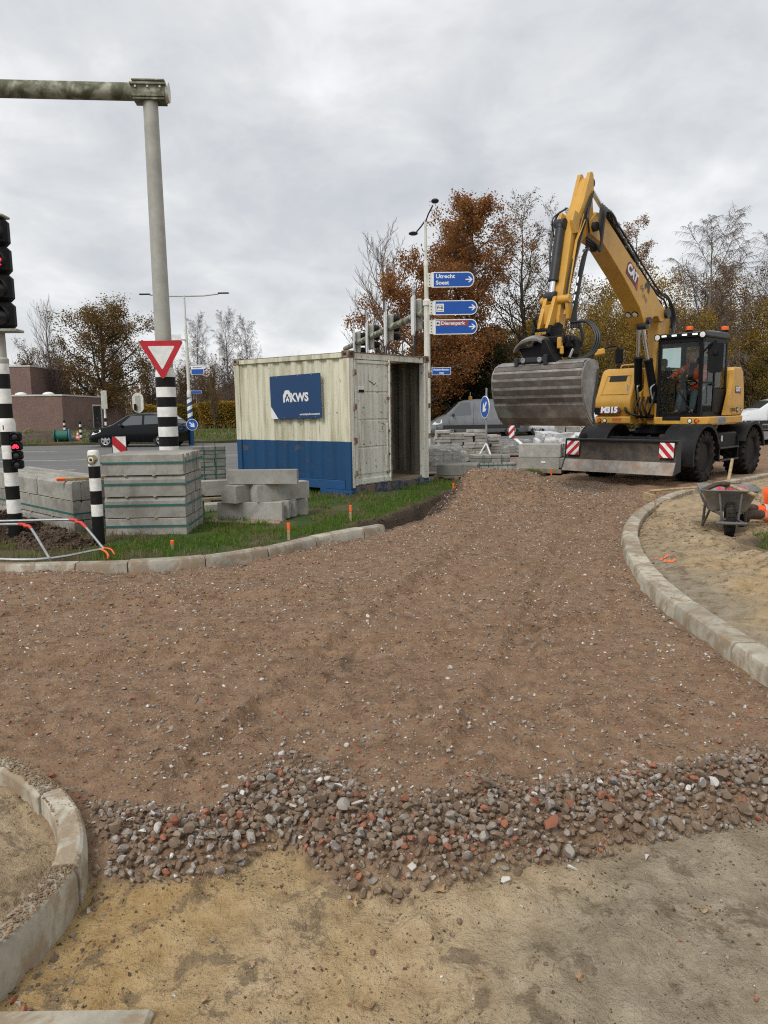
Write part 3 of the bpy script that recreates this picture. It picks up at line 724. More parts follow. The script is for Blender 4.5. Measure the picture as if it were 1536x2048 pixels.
def rot_rand(rg, flat=False):
    if flat:
        a = rg.uniform(0, 6.28); b, c = rg.normal(size=2)*.35
        return np.array(Euler((b, c, a)).to_matrix())
    q = rg.normal(size=4); q /= np.linalg.norm(q); w_, x_, y_, z_ = q
    return np.array([[1-2*(y_*y_+z_*z_), 2*(x_*y_-z_*w_), 2*(x_*z_+y_*w_)], [2*(x_*y_+z_*w_), 1-2*(x_*x_+z_*z_), 2*(y_*z_-x_*w_)], [2*(x_*z_-y_*w_), 2*(y_*z_+x_*w_), 1-2*(x_*x_+y_*y_)]])
rg = np.random.default_rng(11)
# rubble ridge
pts = []
cells = {}
tries = 0
CX = rg.uniform(-1.35, 2.25, 90000); CF, CB = rf(CX), rb(CX); CU = rg.beta(1.15, 1.35, 90000); CY = CF-.03+(CB-CF+.1)*CU
CO = (sdf(CX, CY, SANDL) < -.17) & (CX < np.interp(CY, [p.y for p in KR], [p.x for p in KR])-.03)
for x, f, b, u, y in zip(CX[CO], CF[CO], CB[CO], CU[CO], CY[CO]):
    if len(pts) >= 4600: break
    s = .0065+.030*rg.beta(1.15, 3.0)*(1.12 if u < .6 else .8)
    lay = 0 if len(pts) < 2700 else 1
    if lay and (s < .012 or u > .72): continue
    if u > .62 and rg.random() < (u-.62)*1.5: continue
    k = (int(x/.05), int(y/.05)); ok = True
    for i in (-1, 0, 1):
        for j in (-1, 0, 1):
            for (px, py, ps, pl) in cells.get((k[0]+i, k[1]+j), ()):
                if pl == lay and math.hypot(px-x, py-y) < (ps+s)*.78: ok = False
    if not ok: continue
    cells.setdefault(k, []).append((x, y, s, lay)); pts.append((x, y, s, lay, u))
arr = np.array([(p[0], p[1]) for p in pts]); HZ = hz(arr[:, 0], arr[:, 1])
stones = []
for (x, y, s, lay, u), h in zip(pts, HZ):
    mi = rg.choice(4, p=[.64, .265, .06, .035]); stones.append((x, y, h+s*.25+lay*s*1.1, s, mi, bool(mi == 3 and rg.random() < .6)))
# stones lying singly on the gravel, from image-sized to grit
def scatter(n, x0, x1, y0, y1, smin, smax, p, cond, tall=.25):
    X = rg.uniform(x0, x1, n); Y_ = np.sqrt(rg.uniform(y0*y0, y1*y1, n)) if y0 < 8 else rg.uniform(y0, y1, n); zt = zones(X, Y_); H_ = hz(X, Y_, zt); ok = cond(X, Y_, zt)
    out = []
    for x, y, h in zip(X[ok], Y_[ok], H_[ok]):
        s = smin+(smax-smin)*rg.beta(1.1, 3.2); mi = rg.choice(4, p=p); out.append((x, y, h+s*tall, s, mi, bool(mi == 3 and rg.random() < .5)))
    return out
ongravel = lambda X, Y_, z: (z[0] < .1) & (z[1] < .05) & (z[2] < .05) & (z[3] < .1) & (z[4] < .3) & (Y_ > rb(X)-.1) & (seg_dist(X, Y_, xy(KR), False) > .03) & (X < np.interp(Y_, [p.y for p in KR], [p.x for p in KR]))
infront = lambda X, Y_, z: (z[3] > .8)
loose = scatter(900, -1.3, 2.2, 2.7, 3.9, .006, .024, [.5, .34, .08, .08], ongravel)+scatter(2000, -4.2, 3, 2.9, 7.0, .008, .026, [.42, .36, .09, .13], ongravel)
loose += scatter(170, -1.2, 2.2, 1.45, 2.7, .005, .018, [.5, .27, .13, .10], infront)
clod_like = lambda X, Y_, z: ongravel(X, Y_, z)
big = sorted(stones+loose, key=lambda t: -t[3]/math.hypot(t[0], t[1], 1.6))[:300]
bigset = set(id(t) for t in big)
rest = [t for t in stones+loose if id(t) not in bigset]
SH_ME = {}
nm_of = ['stone', 'stone', 'brick_fragment', 'tile_shard']
for t in big:
    x, y, z, s, mi, sh = t; k = int(rg.integers(0, 8 if sh else 14)); key = (k, mi, sh)
    if key not in SH_ME:
        V, Fc = (SHARDS if sh else ROCKS)[k]; me_ = mesh_np('stone', V, Fc, [m_stones[mi]], None, not sh)
        if not sh: me_.set_sharp_from_angle(angle=R_(18))
        SH_ME[key] = me_
    o = link(nm_of[mi], SH_ME[key], ground); o.location = (x, y, z+(.004 if sh else 0)); o.scale = (s*1.25 if sh else s,)*3
    o.rotation_euler = Matrix(rot_rand(rg, True).tolist()).to_euler() if sh or rg.random() < .5 else Matrix(rot_rand(rg).tolist()).to_euler()
def merge(name, items, shapes, shards, mats, parent=None, flat=.5, smooth=False):
    Vs, Fs, Ms = [], [], []; b = 0
    for x, y, z, s, mi, sh in items:
        V, Fc = (shards if sh else shapes)[int(rg.integers(0, len(shards if sh else shapes)))]
        Rm = rot_rand(rg, sh or rg.random() < flat); V2 = (V*s)@Rm.T+np.array([x, y, z]); Vs.append(V2); Fs.append(Fc+b); Ms.append(np.full(len(Fc), mi)); b += len(V)
    return tag(link(name, mesh_np(name, np.concatenate(Vs), np.concatenate(Fs), mats, np.concatenate(Ms), smooth), parent), kind='stuff')
o = merge('rubble', rest, ROCKS, SHARDS, m_stones, smooth=True); o.data.set_sharp_from_angle(angle=R_(18))
grit = scatter(44000, -7, 4.5, 2.6, 15.5, .003, .014, [.34, .44, .05, .17], ongravel, .1)
grit = [(x, y, z, s*(.7+.105*y), mi, sh) for x, y, z, s, mi, sh in grit]
grit += scatter(9000, -6, 3.5, 3.0, 10, .006, .021, [.20, .58, .06, .16], ongravel, .12)
grit += scatter(3500, .3, 3.8, 11.4, 14.6, .008, .03, [.45, .34, .07, .14], ongravel, .15)
grit += scatter(1500, -1.35, 2.3, 1.4, 2.7, .0015, .006, [.62, .25, .06, .07], infront)
# small stones against the foot of the kerbs
foot = []
for P, off, n_ in ((KC, -.05, 500), (KR, .05, 520), (KL, .03, 130)):
    for k in range(n_):
        i = int(rg.integers(0, len(P)-1)); t = rg.random(); p = P[i]*(1-t)+P[i+1]*t; tt = (P[i+1]-P[i]).normalized(); nl = Vector((-tt.y, tt.x, 0))
        q = p+nl*(off*(1+2.2*rg.random()**2)*1.0); s = .006+.022*rg.beta(1, 3); foot.append((q.x, q.y, s*.2, s, int(rg.choice(4, p=[.5, .35, .09, .06])), False))
fh = hz(np.array([q[0] for q in foot]), np.array([q[1] for q in foot])); grit += [(q[0], q[1], q[2]+h)+q[3:] for q, h in zip(foot, fh)]
merge('gravel', grit, SMALL, SHARDS, m_stones)
# crumbs of soil: on the gravel, on the wet sand, on the sand beside the kerb, on the heap by the pole
cl = []
for t in scatter(30000, -6, 4, 2.6, 13, .006, .026, [.8, .2, 0, 0], ongravel, .05): cl.append(t[:4]+(1, False))
for t in scatter(5200, -1.4, 2.3, 1.35, 2.8, .002, .012, [1, 0, 0, 0], lambda X, Y_, z: (z[3] > .7) & (fbm(X*4, Y_*4, 87) > .02), .15): cl.append(t[:4]+(0 if rg.random() < .45 else 1, False))
for t in scatter(16000, -1.4, 2.3, 1.35, 2.8, .0012, .0055, [1, 0, 0, 0], lambda X, Y_, z: (z[3] > .7) & (fbm(X*6, Y_*6, 43, 4) > .0), .2): cl.append(t[:4]+(0 if rg.random() < .3 else 2, False))
for t in scatter(9000, 2.1, 8, 3.6, 13, .006, .035, [1, 0, 0, 0], lambda X, Y_, z: (z[1] > .9) & (fbm(X*2, Y_*2, 88) > -.05), .1): cl.append(t[:4]+(2, False))
for t in scatter(1200, -2.2, -1.1, 1.7, 3.3, .003, .014, [1, 0, 0, 0], lambda X, Y_, z: (z[2] > .5), .1): cl.append(t[:4]+(2, False))
for hx, hy, a, b, hh in HEAPS:
    for t in scatter(1500, hx-a, hx+a, hy-b, hy+b, .012, .06, [1, 0, 0, 0], lambda X, Y_, z: (np.hypot((X-hx)/a, (Y_-hy)/b) < 1) & (z[0] > .8), .2): cl.append(t[:4]+(0, False))
for t in scatter(2600, -.6, 4.6, 9.6, 18, .01, .05, [1, 0, 0, 0], lambda X, Y_, z: (z[5] < .34) & (z[1] < .1), .2): cl.append(t[:4]+(0, False))
m_clods = stone_mat('sand_clod', [(.25, .185, .115), (.32, .24, .15), (.20, .15, .10)], .95)
merge('soil_crumbs', cl, SMALL, SHARDS, [m_clod, m_clodb, m_clods], flat=.7)
# dirt lying on the kerb tops
kd = []
for P, wd, tp, n_, lo in ((KR, -.185, .105, 1500, .25), (KL, -.098, .085, 3000, .35), (KC, .16, .105, 260, .3)):
    L = len(P)
    for k in range(n_):
        i = int(rg.integers(0, L-1)); t = rg.random(); p = P[i]*(1-t)+P[i+1]*t
        if fbm(np.array([p.x*2.3]), np.array([p.y*2.3]), 97)[0] < -.02: continue
        tt = (P[i+1]-P[i]).normalized(); nl = Vector((-tt.y, tt.x, 0)); u = abs(wd)*(.12+.8*rg.random()**1.3)*(1 if wd > 0 else -1); q = p+nl*u
        kd.append((q.x, q.y, tp+.001, (.003 if wd > -.15 else .002)+(.008 if wd > -.15 else .0045)*rg.beta(1, 3), 2 if wd < 0 and rg.random() < .7 else 1, False))
merge('kerb_dirt', kd, SMALL, SHARDS, [m_clod, m_clodb, m_clods], flat=.9)

# ------------------------------------------------------------------ grass
def blades(name, X, Y_, H_, hmin, hmax, wd, mats, mi, lean=.5, parent=None):
    n = len(X); hh = rg.uniform(hmin, hmax, n)*(.6+.8*rg.random(n)); a = rg.uniform(0, 6.28, n); le = rg.uniform(.1, lean, n); b = a+rg.uniform(-1, 1, n)
    c, s = np.cos(a), np.sin(a); w_ = wd*rg.uniform(.6, 1.3, n); p0 = np.stack([X, Y_, H_-.01], 1); side = np.stack([-s, c, 0*c], 1)*w_[:, None]
    d1 = np.stack([np.cos(b)*le*hh*.35, np.sin(b)*le*hh*.35, hh*.6], 1); d2 = np.stack([np.cos(b)*le*hh, np.sin(b)*le*hh, hh*(1-.35*le)], 1)
    V = np.stack([p0-side, p0+side, p0+d1+side*.75, p0+d1-side*.75, p0+d2], 1).reshape(-1, 3); k = np.arange(n)[:, None]*5
    F = np.concatenate([k+np.array([[0, 1, 2]]), k+np.array([[0, 2, 3]]), k+np.array([[3, 2, 4]])]); MI = np.tile(mi, 3)
    return tag(link(name, mesh_np(name, V, F, mats, MI, False), parent), kind='stuff')
n = 150000; X = rg.uniform(-7.5, 4.6, n); Y_ = rg.uniform(7.3, 18.5, n); zt = zones(X, Y_)
hp = np.zeros(n)
for hx, hy, a, b, hh in HEAPS: hp = np.maximum(hp, (np.hypot((X-hx)/a, (Y_-hy)/b) < .85).astype(float))
clump = fbm(X*1.6, Y_*1.6, 101)
ok = (zt[0] > .6) & (hp < .5) & (zt[5] > .30) & (clump > -.22) & (sdf(X, Y_, ROADPOLY) < -.1) & (seg_dist(X, Y_, xy(KCi), False) > .10) & (seg_dist(X, Y_, [(.9, 15.7), (3.4, 18)], False) > .15)
X, Y_ = X[ok], Y_[ok]; dry = (fbm(X*2+5, Y_*2, 103) > .24) | ((X < -3.2) & (Y_ < 9.3) & (rg.random(len(X)) < .75)) | (rg.random(len(X)) < .06)
blades('grass', X, Y_, hz(X, Y_), .035, .105, .0045, [m_grass, m_straw], dry.astype(int), .8)
n = 9000; X = rg.uniform(3.9, 6.1, n); Y_ = rg.uniform(6.6, 8.9, n); ok = (fbm(X*1.1, Y_*1.1, 105) > -.05) & (np.hypot((X-4.95)/1.0, (Y_-7.75)/1.0) < 1) ; X, Y_ = X[ok], Y_[ok]
blades('grass', X, Y_, hz(X, Y_), .04, .11, .004, [m_grass, m_straw], (rg.random(len(X)) < .25).astype(int), .9)
n = 30000; X = rg.uniform(-40, 14, n); Y_ = rg.uniform(34, 56, n); ok = (sdf(X, Y_, far_verge) > .3) & (fbm(X*.5, Y_*.5, 107) > -.1); X, Y_ = X[ok], Y_[ok]
blades('far_grass', X, Y_, np.full(len(X), .11), .08, .28, .025, [m_grass, m_straw], (rg.random(len(X)) < .45).astype(int), .8)
# ------------------------------------------------------------------ trees
def unit(V): return V/np.maximum(1e-9, np.linalg.norm(V, axis=-1, keepdims=True))
def tubes(P, Rd, sides):
    """P (N,K,3), Rd (N,K) -> quads"""
    Nn, K = P.shape[:2]; T = np.empty_like(P); T[:, 1:-1] = P[:, 2:]-P[:, :-2]; T[:, 0] = P[:, 1]-P[:, 0]; T[:, -1] = P[:, -1]-P[:, -2]; T = unit(T)
    ref = np.where(np.abs(T[:, :1, 2:3]) < .9, np.array([0, 0, 1.0]), np.array([1.0, 0, 0])); A = unit(np.cross(T, np.broadcast_to(ref, T.shape))); B = np.cross(T, A)
    an = np.arange(sides)*2*np.pi/sides
    V = P[:, :, None]+(A[:, :, None]*np.cos(an)[None, None, :, None]+B[:, :, None]*np.sin(an)[None, None, :, None])*Rd[:, :, None, None]
    idx = np.arange(Nn*K*sides).reshape(Nn, K, sides); nx = np.roll(idx, -1, 2)
    F = np.stack([idx[:, :-1], nx[:, :-1], nx[:, 1:], idx[:, 1:]], -1).reshape(-1, 4)
    return V.reshape(-1, 3), F
def grow(rg, par, parR, n, t0, t1, L, ang, trop, wig, K, rk, shape=None, rmin=.006):
    """children of every branch of a level"""
    Nn, Kp = par.shape[:2]; t = np.linspace(t0, t1, n)[None]+rg.uniform(-.5, .5, (Nn, n))*(t1-t0)/n; t = np.clip(t, .02, .995)
    f = t*(Kp-1); i = np.minimum(f.astype(int), Kp-2); u = (f-i)[..., None]; ar = np.arange(Nn)[:, None]
    base = par[ar, i]*(1-u)+par[ar, i+1]*u; tang = unit(par[ar, i+1]-par[ar, i]); rad = parR[ar, i]*(1-u[..., 0])+parR[ar, i+1]*u[..., 0]
    plen = np.linalg.norm(np.diff(par, axis=1), axis=-1).sum(1)[:, None]
    ln = L*plen if L < 1.0 or shape is None else np.full_like(plen, L)
    ln = ln*np.ones_like(t)
    ln = ln*(shape(t) if shape is not None else (1-.45*t))*rg.uniform(.75, 1.25, t.shape)
    M_ = Nn*n; base = base.reshape(M_, 3); tang = tang.reshape(M_, 3); rad = rad.reshape(M_); ln = ln.reshape(M_)
    rot = np.arange(M_)*2.39996+rg.uniform(-.6, .6, M_); a0 = unit(np.cross(tang, np.array([.31, .17, .93]))); b0 = np.cross(tang, a0)
    perp = a0*np.cos(rot)[:, None]+b0*np.sin(rot)[:, None]; al = np.radians(rg.uniform(ang[0], ang[1], M_))[:, None]
    d = unit(tang*np.cos(al)+perp*np.sin(al)); P = np.empty((M_, K, 3)); P[:, 0] = base
    for k in range(1, K):
        d = unit(d+np.array([0, 0, trop])/(K-1)+rg.normal(size=d.shape)*wig); P[:, k] = P[:, k-1]+d*(ln/(K-1))[:, None]
    r0 = np.maximum(rmin, np.minimum(rad*rk, .035*ln+.004)); Rd = r0[:, None]*np.linspace(1, .35, K)[None]; Rd = np.maximum(Rd, rmin*.6)
    return P, Rd
def leaf_quads(rg, pts, size, droop=.3):
    n = len(pts); a = unit(rg.normal(size=(n, 3))-np.array([0, 0, droop])); b = unit(np.cross(a, unit(rg.normal(size=(n, 3))))); s = size*rg.uniform(.6, 1.35, n)[:, None]
    V = np.stack([pts, pts+a*s*.5+b*s*.33, pts+a*s, pts+a*s*.5-b*s*.33], 1).reshape(-1, 3); return V, np.arange(4*n).reshape(n, 4)
TREE = {}
def make_tree(key, seed, H, r0, spec, leafmat, nleaf, lsize, bark, twig, t_leaf=(.2, 1), trunk_top=1.0, lean=(0, 0), split=1, jit=.12, leaf_keep=None, stems=1):
    rg = np.random.default_rng(seed); K = 12; st = []
    for s_ in range(stems):
        h = np.linspace(0, H*trunk_top*(1 if s_ == 0 else rg.uniform(.75, .95)), K); w_ = np.cumsum(rg.normal(size=(K, 2)), 0)*H*.006; an = rg.uniform(0, 6.28); sp = 0 if stems == 1 else .10
        st.append(np.stack([w_[:, 0]+lean[0]*h+sp*h*np.cos(an)*(.4+.6*h/H), w_[:, 1]+lean[1]*h+sp*h*np.sin(an)*(.4+.6*h/H), h-.15], -1))
    P = np.stack(st); Rd = np.tile(r0*(1-.88*np.linspace(0, 1, K)**.9), (stems, 1))/(1 if stems == 1 else 1.4); Rd[:, 0] *= 1.25
    lv = [(P, Rd, 8)]
    for s_ in spec:
        P2, R2 = grow(rg, lv[-1][0], lv[-1][1], *s_[:-1]); lv.append((P2, R2, s_[-1]))
    tv, tf = [], []; b = 0
    for P_, R2, sd_ in lv[:split+1]:
        V, F = tubes(P_, R2, sd_); tv.append(V); tf.append(F+b); b += len(V)
    trunk = mesh_np(key+'_trunk', np.concatenate(tv), np.concatenate(tf), [bark], None, True)
    cv, cf, cm = [], [], []; b = 0
    for P_, R2, sd_ in lv[split+1:]:
        V, F = tubes(P_, R2, sd_); cv.append(V); cf.append(F+b); cm.append(np.zeros(len(F), int)); b += len(V)
    if nleaf:
        tips = lv[-1][0]; Nn, Kp = tips.shape[:2]; i = rg.integers(0, Nn, nleaf*2); t = rg.uniform(t_leaf[0], t_leaf[1], nleaf*2)*(Kp-1.001); k = t.astype(int); u = (t-k)[:, None]
        pts = tips[i, k]*(1-u)+tips[i, k+1]*u+rg.normal(size=(len(i), 3))*jit
        if leaf_keep is not None: pts = pts[rg.random(len(pts)) < leaf_keep(pts, H)]
        cl_ = fbm(pts[:, 0]*.8+pts[:, 2]*.5, pts[:, 1]*.8+pts[:, 2]*.6, seed, 2); pts = pts[cl_ > -.22][:nleaf]
        V, F = leaf_quads(rg, pts, lsize); cv.append(V); cf.append(F+b); cm.append(np.ones(len(F), int))
    crown = mesh_np(key+'_crown', np.concatenate(cv), np.concatenate(cf), [twig, leafmat or twig], np.concatenate(cm), False)
    TREE[key] = (trunk, crown)
def put_tree(key, x, y, label, sc_=1.0, rz=0.0, group=None, name='tree', z=0.0, cat='tree', sxy=1.0):
    t = thing(name, label, cat, (x, y, z), rz, group); t.scale = (sc_*sxy, sc_*sxy, sc_)
    link('trunk', TREE[key][0], t); link('crown', TREE[key][1], t); return t
rnd_crown = lambda t: .35+.75*np.sin(np.pi*np.clip(t*.95+.02, 0, 1))**.8
oak_crown = lambda t: .55+.6*np.sin(np.pi*np.clip(t, 0, 1)**.8)
col_crown = lambda t: .9-.45*t
# spec rows: n, t0, t1, L, (angle), tropism, wiggle, K, radius factor, shape, rmin, sides
make_tree('rust_oak', 3, 15.2, .30, [(26, .16, .99, 3.1, (38, 68), .45, .10, 7, .55, oak_crown, .02, 6), (9, .2, 1, .45, (35, 65), .15, .14, 5, .6, None, .012, 4), (6, .2, 1, .5, (30, 65), 0, .16, 4, .6, None, .009, 3)], m_lf_rust, 36000, .135, m_bark, m_twig, jit=.20)
make_tree('rust_oak_low', 5, 9.5, .22, [(20, .12, .99, 2.9, (45, 80), .3, .10, 6, .55, oak_crown, .02, 5), (8, .2, 1, .45, (35, 65), .1, .14, 5, .6, None, .012, 4), (6, .2, 1, .5, (30, 65), 0, .16, 4, .6, None, .008, 3)], m_lf_rust, 23000, .13, m_bark, m_twig, jit=.2)
make_tree('bare_poplar', 8, 15.5, .26, [(26, .10, .97, 6.0, (24, 46), .6, .06, 8, .5, lambda t: 1.25-.75*t, .02, 5), (12, .15, .98, .42, (20, 40), .5, .07, 6, .6, None, .014, 4), (6, .2, 1, .5, (18, 38), .35, .08, 4, .7, None, .011, 3)], None, 0, 0, m_twig, m_twig)
make_tree('sparse_ash', 12, 15.2, .24, [(24, .2, .98, 4.6, (28, 54), .5, .09, 8, .5, lambda t: 1.1-.5*t, .02, 5), (11, .15, .98, .42, (28, 52), .35, .10, 6, .6, None, .013, 4), (7, .2, 1, .45, (25, 50), .2, .12, 4, .7, None, .009, 3)], m_lf_olive, 9000, .11, m_bark, m_twig, jit=.10)
make_tree('weeping_birch', 17, 13.6, .20, [(26, .22, .99, 5.0, (28, 50), .35, .09, 8, .5, lambda t: 1.05-.5*t, .018, 5), (14, .12, 1, .40, (25, 55), -.4, .10, 6, .6, None, .013, 4), (14, .1, 1, .52, (20, 55), -2.2, .10, 4, .7, None, .0095, 3)], m_lf_ygreen, 3500, .07, m_birch, m_twigp, leaf_keep=lambda p, H: np.clip(1.15-p[:, 2]/(H*.6), .05, 1))
make_tree('orange_birch', 21, 13.8, .15, [(26, .2, .99, 2.5, (30, 58), .3, .09, 7, .5, lambda t: 1.1-.7*t, .014, 5), (10, .15, 1, .42, (28, 55), -.2, .10, 5, .6, None, .010, 4), (6, .2, 1, .5, (20, 50), -.8, .1, 4, .7, None, .007, 3)], m_lf_orange, 8000, .10, m_birch, m_twigp, jit=.10)
make_tree('olive_oak', 25, 12.6, .34, [(24, .13, .98, 4.6, (45, 78), .45, .09, 8, .55, oak_crown, .022, 6), (9, .2, 1, .42, (35, 65), .15, .13, 5, .6, None, .014, 4), (7, .2, 1, .46, (30, 62), 0, .15, 4, .6, None, .010, 3)], m_lf_olive, 26000, .17, m_bark, m_twig, jit=.3)
make_tree('thicket', 31, 8.0, .08, [(14, .15, .98, 2.2, (20, 45), .5, .09, 6, .6, lambda t: 1.1-.5*t, .014, 4), (8, .15, 1, .45, (25, 50), .3, .1, 5, .7, None, .011, 3), (5, .2, 1, .5, (22, 50), .1, .1, 3, .7, None, .009, 3)], m_lf_olive, 4500, .13, m_twig, m_twig, stems=4, jit=.2)
make_tree('yellow_maple', 37, 7.6, .09, [(16, .1, .98, 2.2, (30, 60), .4, .1, 6, .6, oak_crown, .014, 4), (8, .15, 1, .45, (28, 58), .15, .12, 5, .7, None, .010, 3), (5, .2, 1, .5, (22, 55), 0, .12, 3, .7, None, .007, 3)], m_lf_yel, 16000, .11, m_bark, m_twig, stems=3, jit=.22)
make_tree('green_hazel', 41, 6.2, .08, [(16, .06, .98, 2.1, (30, 62), .35, .1, 6, .6, oak_crown, .014, 4), (8, .15, 1, .45, (28, 58), .15, .12, 5, .7, None, .010, 3), (5, .2, 1, .5, (22, 55), 0, .12, 3, .7, None, .007, 3)], m_lf_ygreen, 17000, .11, m_bark, m_twig, stems=4, jit=.25)
make_tree('holly', 43, 4.4, .08, [(18, .03, .98, 1.5, (40, 75), .3, .1, 5, .6, oak_crown, .014, 4), (8, .1, 1, .5, (30, 60), .1, .12, 4, .7, None, .010, 3), (4, .2, 1, .5, (25, 60), 0, .12, 3, .7, None, .007, 3)], m_lf_dark, 14000, .12, m_bark, m_twig, stems=2, jit=.22)

put_tree('rust_oak', 5.45, 46, 'tall oak with dense rust brown leaves behind the three blue direction signs', .84, .4, sxy=1.22)
put_tree('rust_oak_low', 1.9, 44, 'low spreading rust brown oak behind the signal arm above the container', .92, 1.2, sxy=1.1)
put_tree('rust_oak_low', 3.9, 50, 'mid height rust brown oak half hidden by the pole with the blue signs', 1.28, 3.0, sxy=.8)
put_tree('bare_poplar', .75, 62, 'bare grey tree with upright fanning twigs standing left of the rust brown oaks', .90, .3, sxy=1.1)
put_tree('sparse_ash', 9.0, 48, 'tall dark tree with few leaves between the rust brown oak and the excavator boom', .80, .5, sxy=1.25)
put_tree('sparse_ash', 12.6, 54, 'thin nearly bare tree seen behind the raised stick of the excavator', .84, 2.4, sxy=.9)
put_tree('orange_birch', 16.9, 50, 'slender birch with orange leaves rising behind the excavator boom', .93, 1.0, sxy=1.1)
put_tree('weeping_birch', 20.3, 47, 'large bare birch with drooping purple twigs above the excavator cab', .83, .7, sxy=1.3)
put_tree('weeping_birch', 25.6, 50, 'bare drooping birch cut by the right edge of the picture', .80, 2.2, sxy=1.3)
put_tree('orange_birch', 23.3, 53, 'thin orange leaved birch between the two bare birches', .78, 3.0)
put_tree('sparse_ash', 30.5, 49, 'bare tree beyond the right edge of the picture', .9, 4.0)
BUSH_L = ['yellow green tree low behind the sign pole, left of the rust oak trunk', 'yellow green tree between the rust oak and the dark sparse tree', 'golden yellow tree at the foot of the dark sparse tree', 'low yellow green tree right behind the excavator bucket', 'golden yellow tree seen behind the excavator stick', 'low yellow green tree behind the yellow engine hood', 'golden yellow tree below the slender orange birch', 'yellow green tree behind the excavator cab', 'golden yellow tree behind the right side of the cab', 'golden yellow tree below the large drooping birch', 'golden yellow tree above the white car at the right edge', 'low yellow green tree behind the white car at the right edge', 'golden yellow tree cut by the right edge of the picture', 'yellow green tree outside the right edge of the picture', 'yellow green tree far back behind the rust brown oaks', 'tall golden yellow tree far back below the excavator boom', 'tall golden yellow tree far back above the excavator cab', 'tall golden yellow tree far back right of the drooping birch', 'yellow green tree far back between the dark trees', 'tall golden yellow tree far back behind the stick']
THICK_R = ['bare brown thicket tree behind the foot of the drooping birch', 'bare brown thicket tree above the white car', 'bare brown thicket tree at the far right edge', 'bare brown thicket tree behind the excavator bucket link', 'bare brown thicket tree under the middle of the boom', 'bare brown thicket tree right of the rust oak trunk']
THICK_L = ['bare thicket tree behind the tall brick block', 'bare thicket tree right behind the edge of the brick block', 'bare thicket tree at the left edge behind the traffic light', 'bare thicket tree at the right foot of the broad olive oak', 'bare thicket tree behind the oval sign', 'bare thicket tree behind the give way sign', 'bare thicket tree just right of the striped gantry pole', 'bare thicket tree behind the blue lamp post sign', 'bare thicket tree behind the left foot of the olive oak', 'tall bare thicket tree between the olive oak and the brick block', 'bare thicket tree outside the left edge', 'bare thicket tree nearest the container, behind the birches', 'small bare thicket tree hidden behind the container']
bush_group = 'yellow and green trees of the undergrowth behind the site'
for i, (k, x, y, s, r) in enumerate([('green_hazel', 3.0, 51, 1.0, .2), ('green_hazel', 7.2, 52, 1.05, 1.1), ('yellow_maple', 10.4, 46, .95, 2.0), ('green_hazel', 8.6, 44.5, .75, 2.9), ('yellow_maple', 13.0, 47, 1.0, .9), ('green_hazel', 12.4, 44.5, .85, 4.1), ('yellow_maple', 15.4, 46, .95, 3.2), ('green_hazel', 17.6, 47, 1.0, .1), ('yellow_maple', 19.4, 45.6, .9, 5.0), ('yellow_maple', 22.2, 49, 1.0, 1.7), ('yellow_maple', 25.0, 48, 1.05, 2.7), ('green_hazel', 23.6, 46.6, .8, 4.4), ('yellow_maple', 28.3, 50, 1.1, .6), ('green_hazel', 31.5, 48, 1.0, 1.4), ('green_hazel', 5.4, 56, 1.1, 3.6), ('yellow_maple', 16.6, 55, 1.3, 4.8), ('yellow_maple', 20.6, 56, 1.4, 5.7), ('yellow_maple', 24.6, 57, 1.4, .3), ('green_hazel', 9.2, 56, 1.2, 2.2), ('yellow_maple', 12.0, 57, 1.3, 1.2)]):
    put_tree(k, x, y, BUSH_L[i], s*.93, r, bush_group)
for i, (x, y, s) in enumerate([(6.1, 45.0, 1.0), (4.4, 46.5, .8), (27.4, 46.5, .9), (30.3, 47.5, 1.0)]):
    put_tree('holly', x, y, ['dark evergreen bush at the foot of the tall rust brown oak', 'dark evergreen bush beside the street name sign', 'dark evergreen bush behind the white car at the right edge', 'dark evergreen bush outside the right edge'][i], s, i*1.3, None, 'bush', cat='bush')
for i, (x, y, s) in enumerate([(22.4, 51.5, 1.0), (25.4, 52.5, 1.1), (28.6, 52, 1.0), (11.2, 50.5, .95), (14.6, 51.5, 1.0), (7.0, 49.5, .8)]):
    put_tree('thicket', x, y, THICK_R[i], s, i*.9, 'bare thicket trees behind the excavator')
# left of the junction
put_tree('olive_oak', -27.7, 75, 'broad olive brown oak behind the flat brick building', .87, .8, sxy=1.3)
put_tree('bare_poplar', -31.6, 73, 'thin bare tree left of the broad olive brown oak', .70, 2.0, sxy=.75)
for i, (x, y, s, r) in enumerate([(-20.2, 85, .78, .2), (-17.4, 86, .82, 1.9), (-15.2, 85, .76, 3.3)]):
    put_tree('weeping_birch', x, y, ['bare weeping birch nearest the lamp post, left one of three', 'bare weeping birch, middle one of the three behind the yellow hedge', 'bare weeping birch nearest the container, right one of three'][i], s, r, 'weeping birches behind the yellow hedge', sxy=.8)
for i, (x, y, s) in enumerate([(-38, 82, 1.0), (-34.2, 80, .9), (-42, 78, .9), (-23.0, 81, .8), (-20.4, 78, .72), (-17.8, 76, .6), (-14.6, 78, .62), (-12.3, 76, .55), (-25.6, 84, .9), (-30, 86, 1.0), (-46, 84, 1.0), (-12.6, 88, .75), (-10, 84, .5)]):
    put_tree('thicket', x, y, THICK_L[i], s, i*1.1, 'bare thicket trees left of the container')
put_tree('thicket', -12.9, 58, 'slim young tree with a thin trunk in front of the yellow hedge', .62, 1.0, sxy=.5)
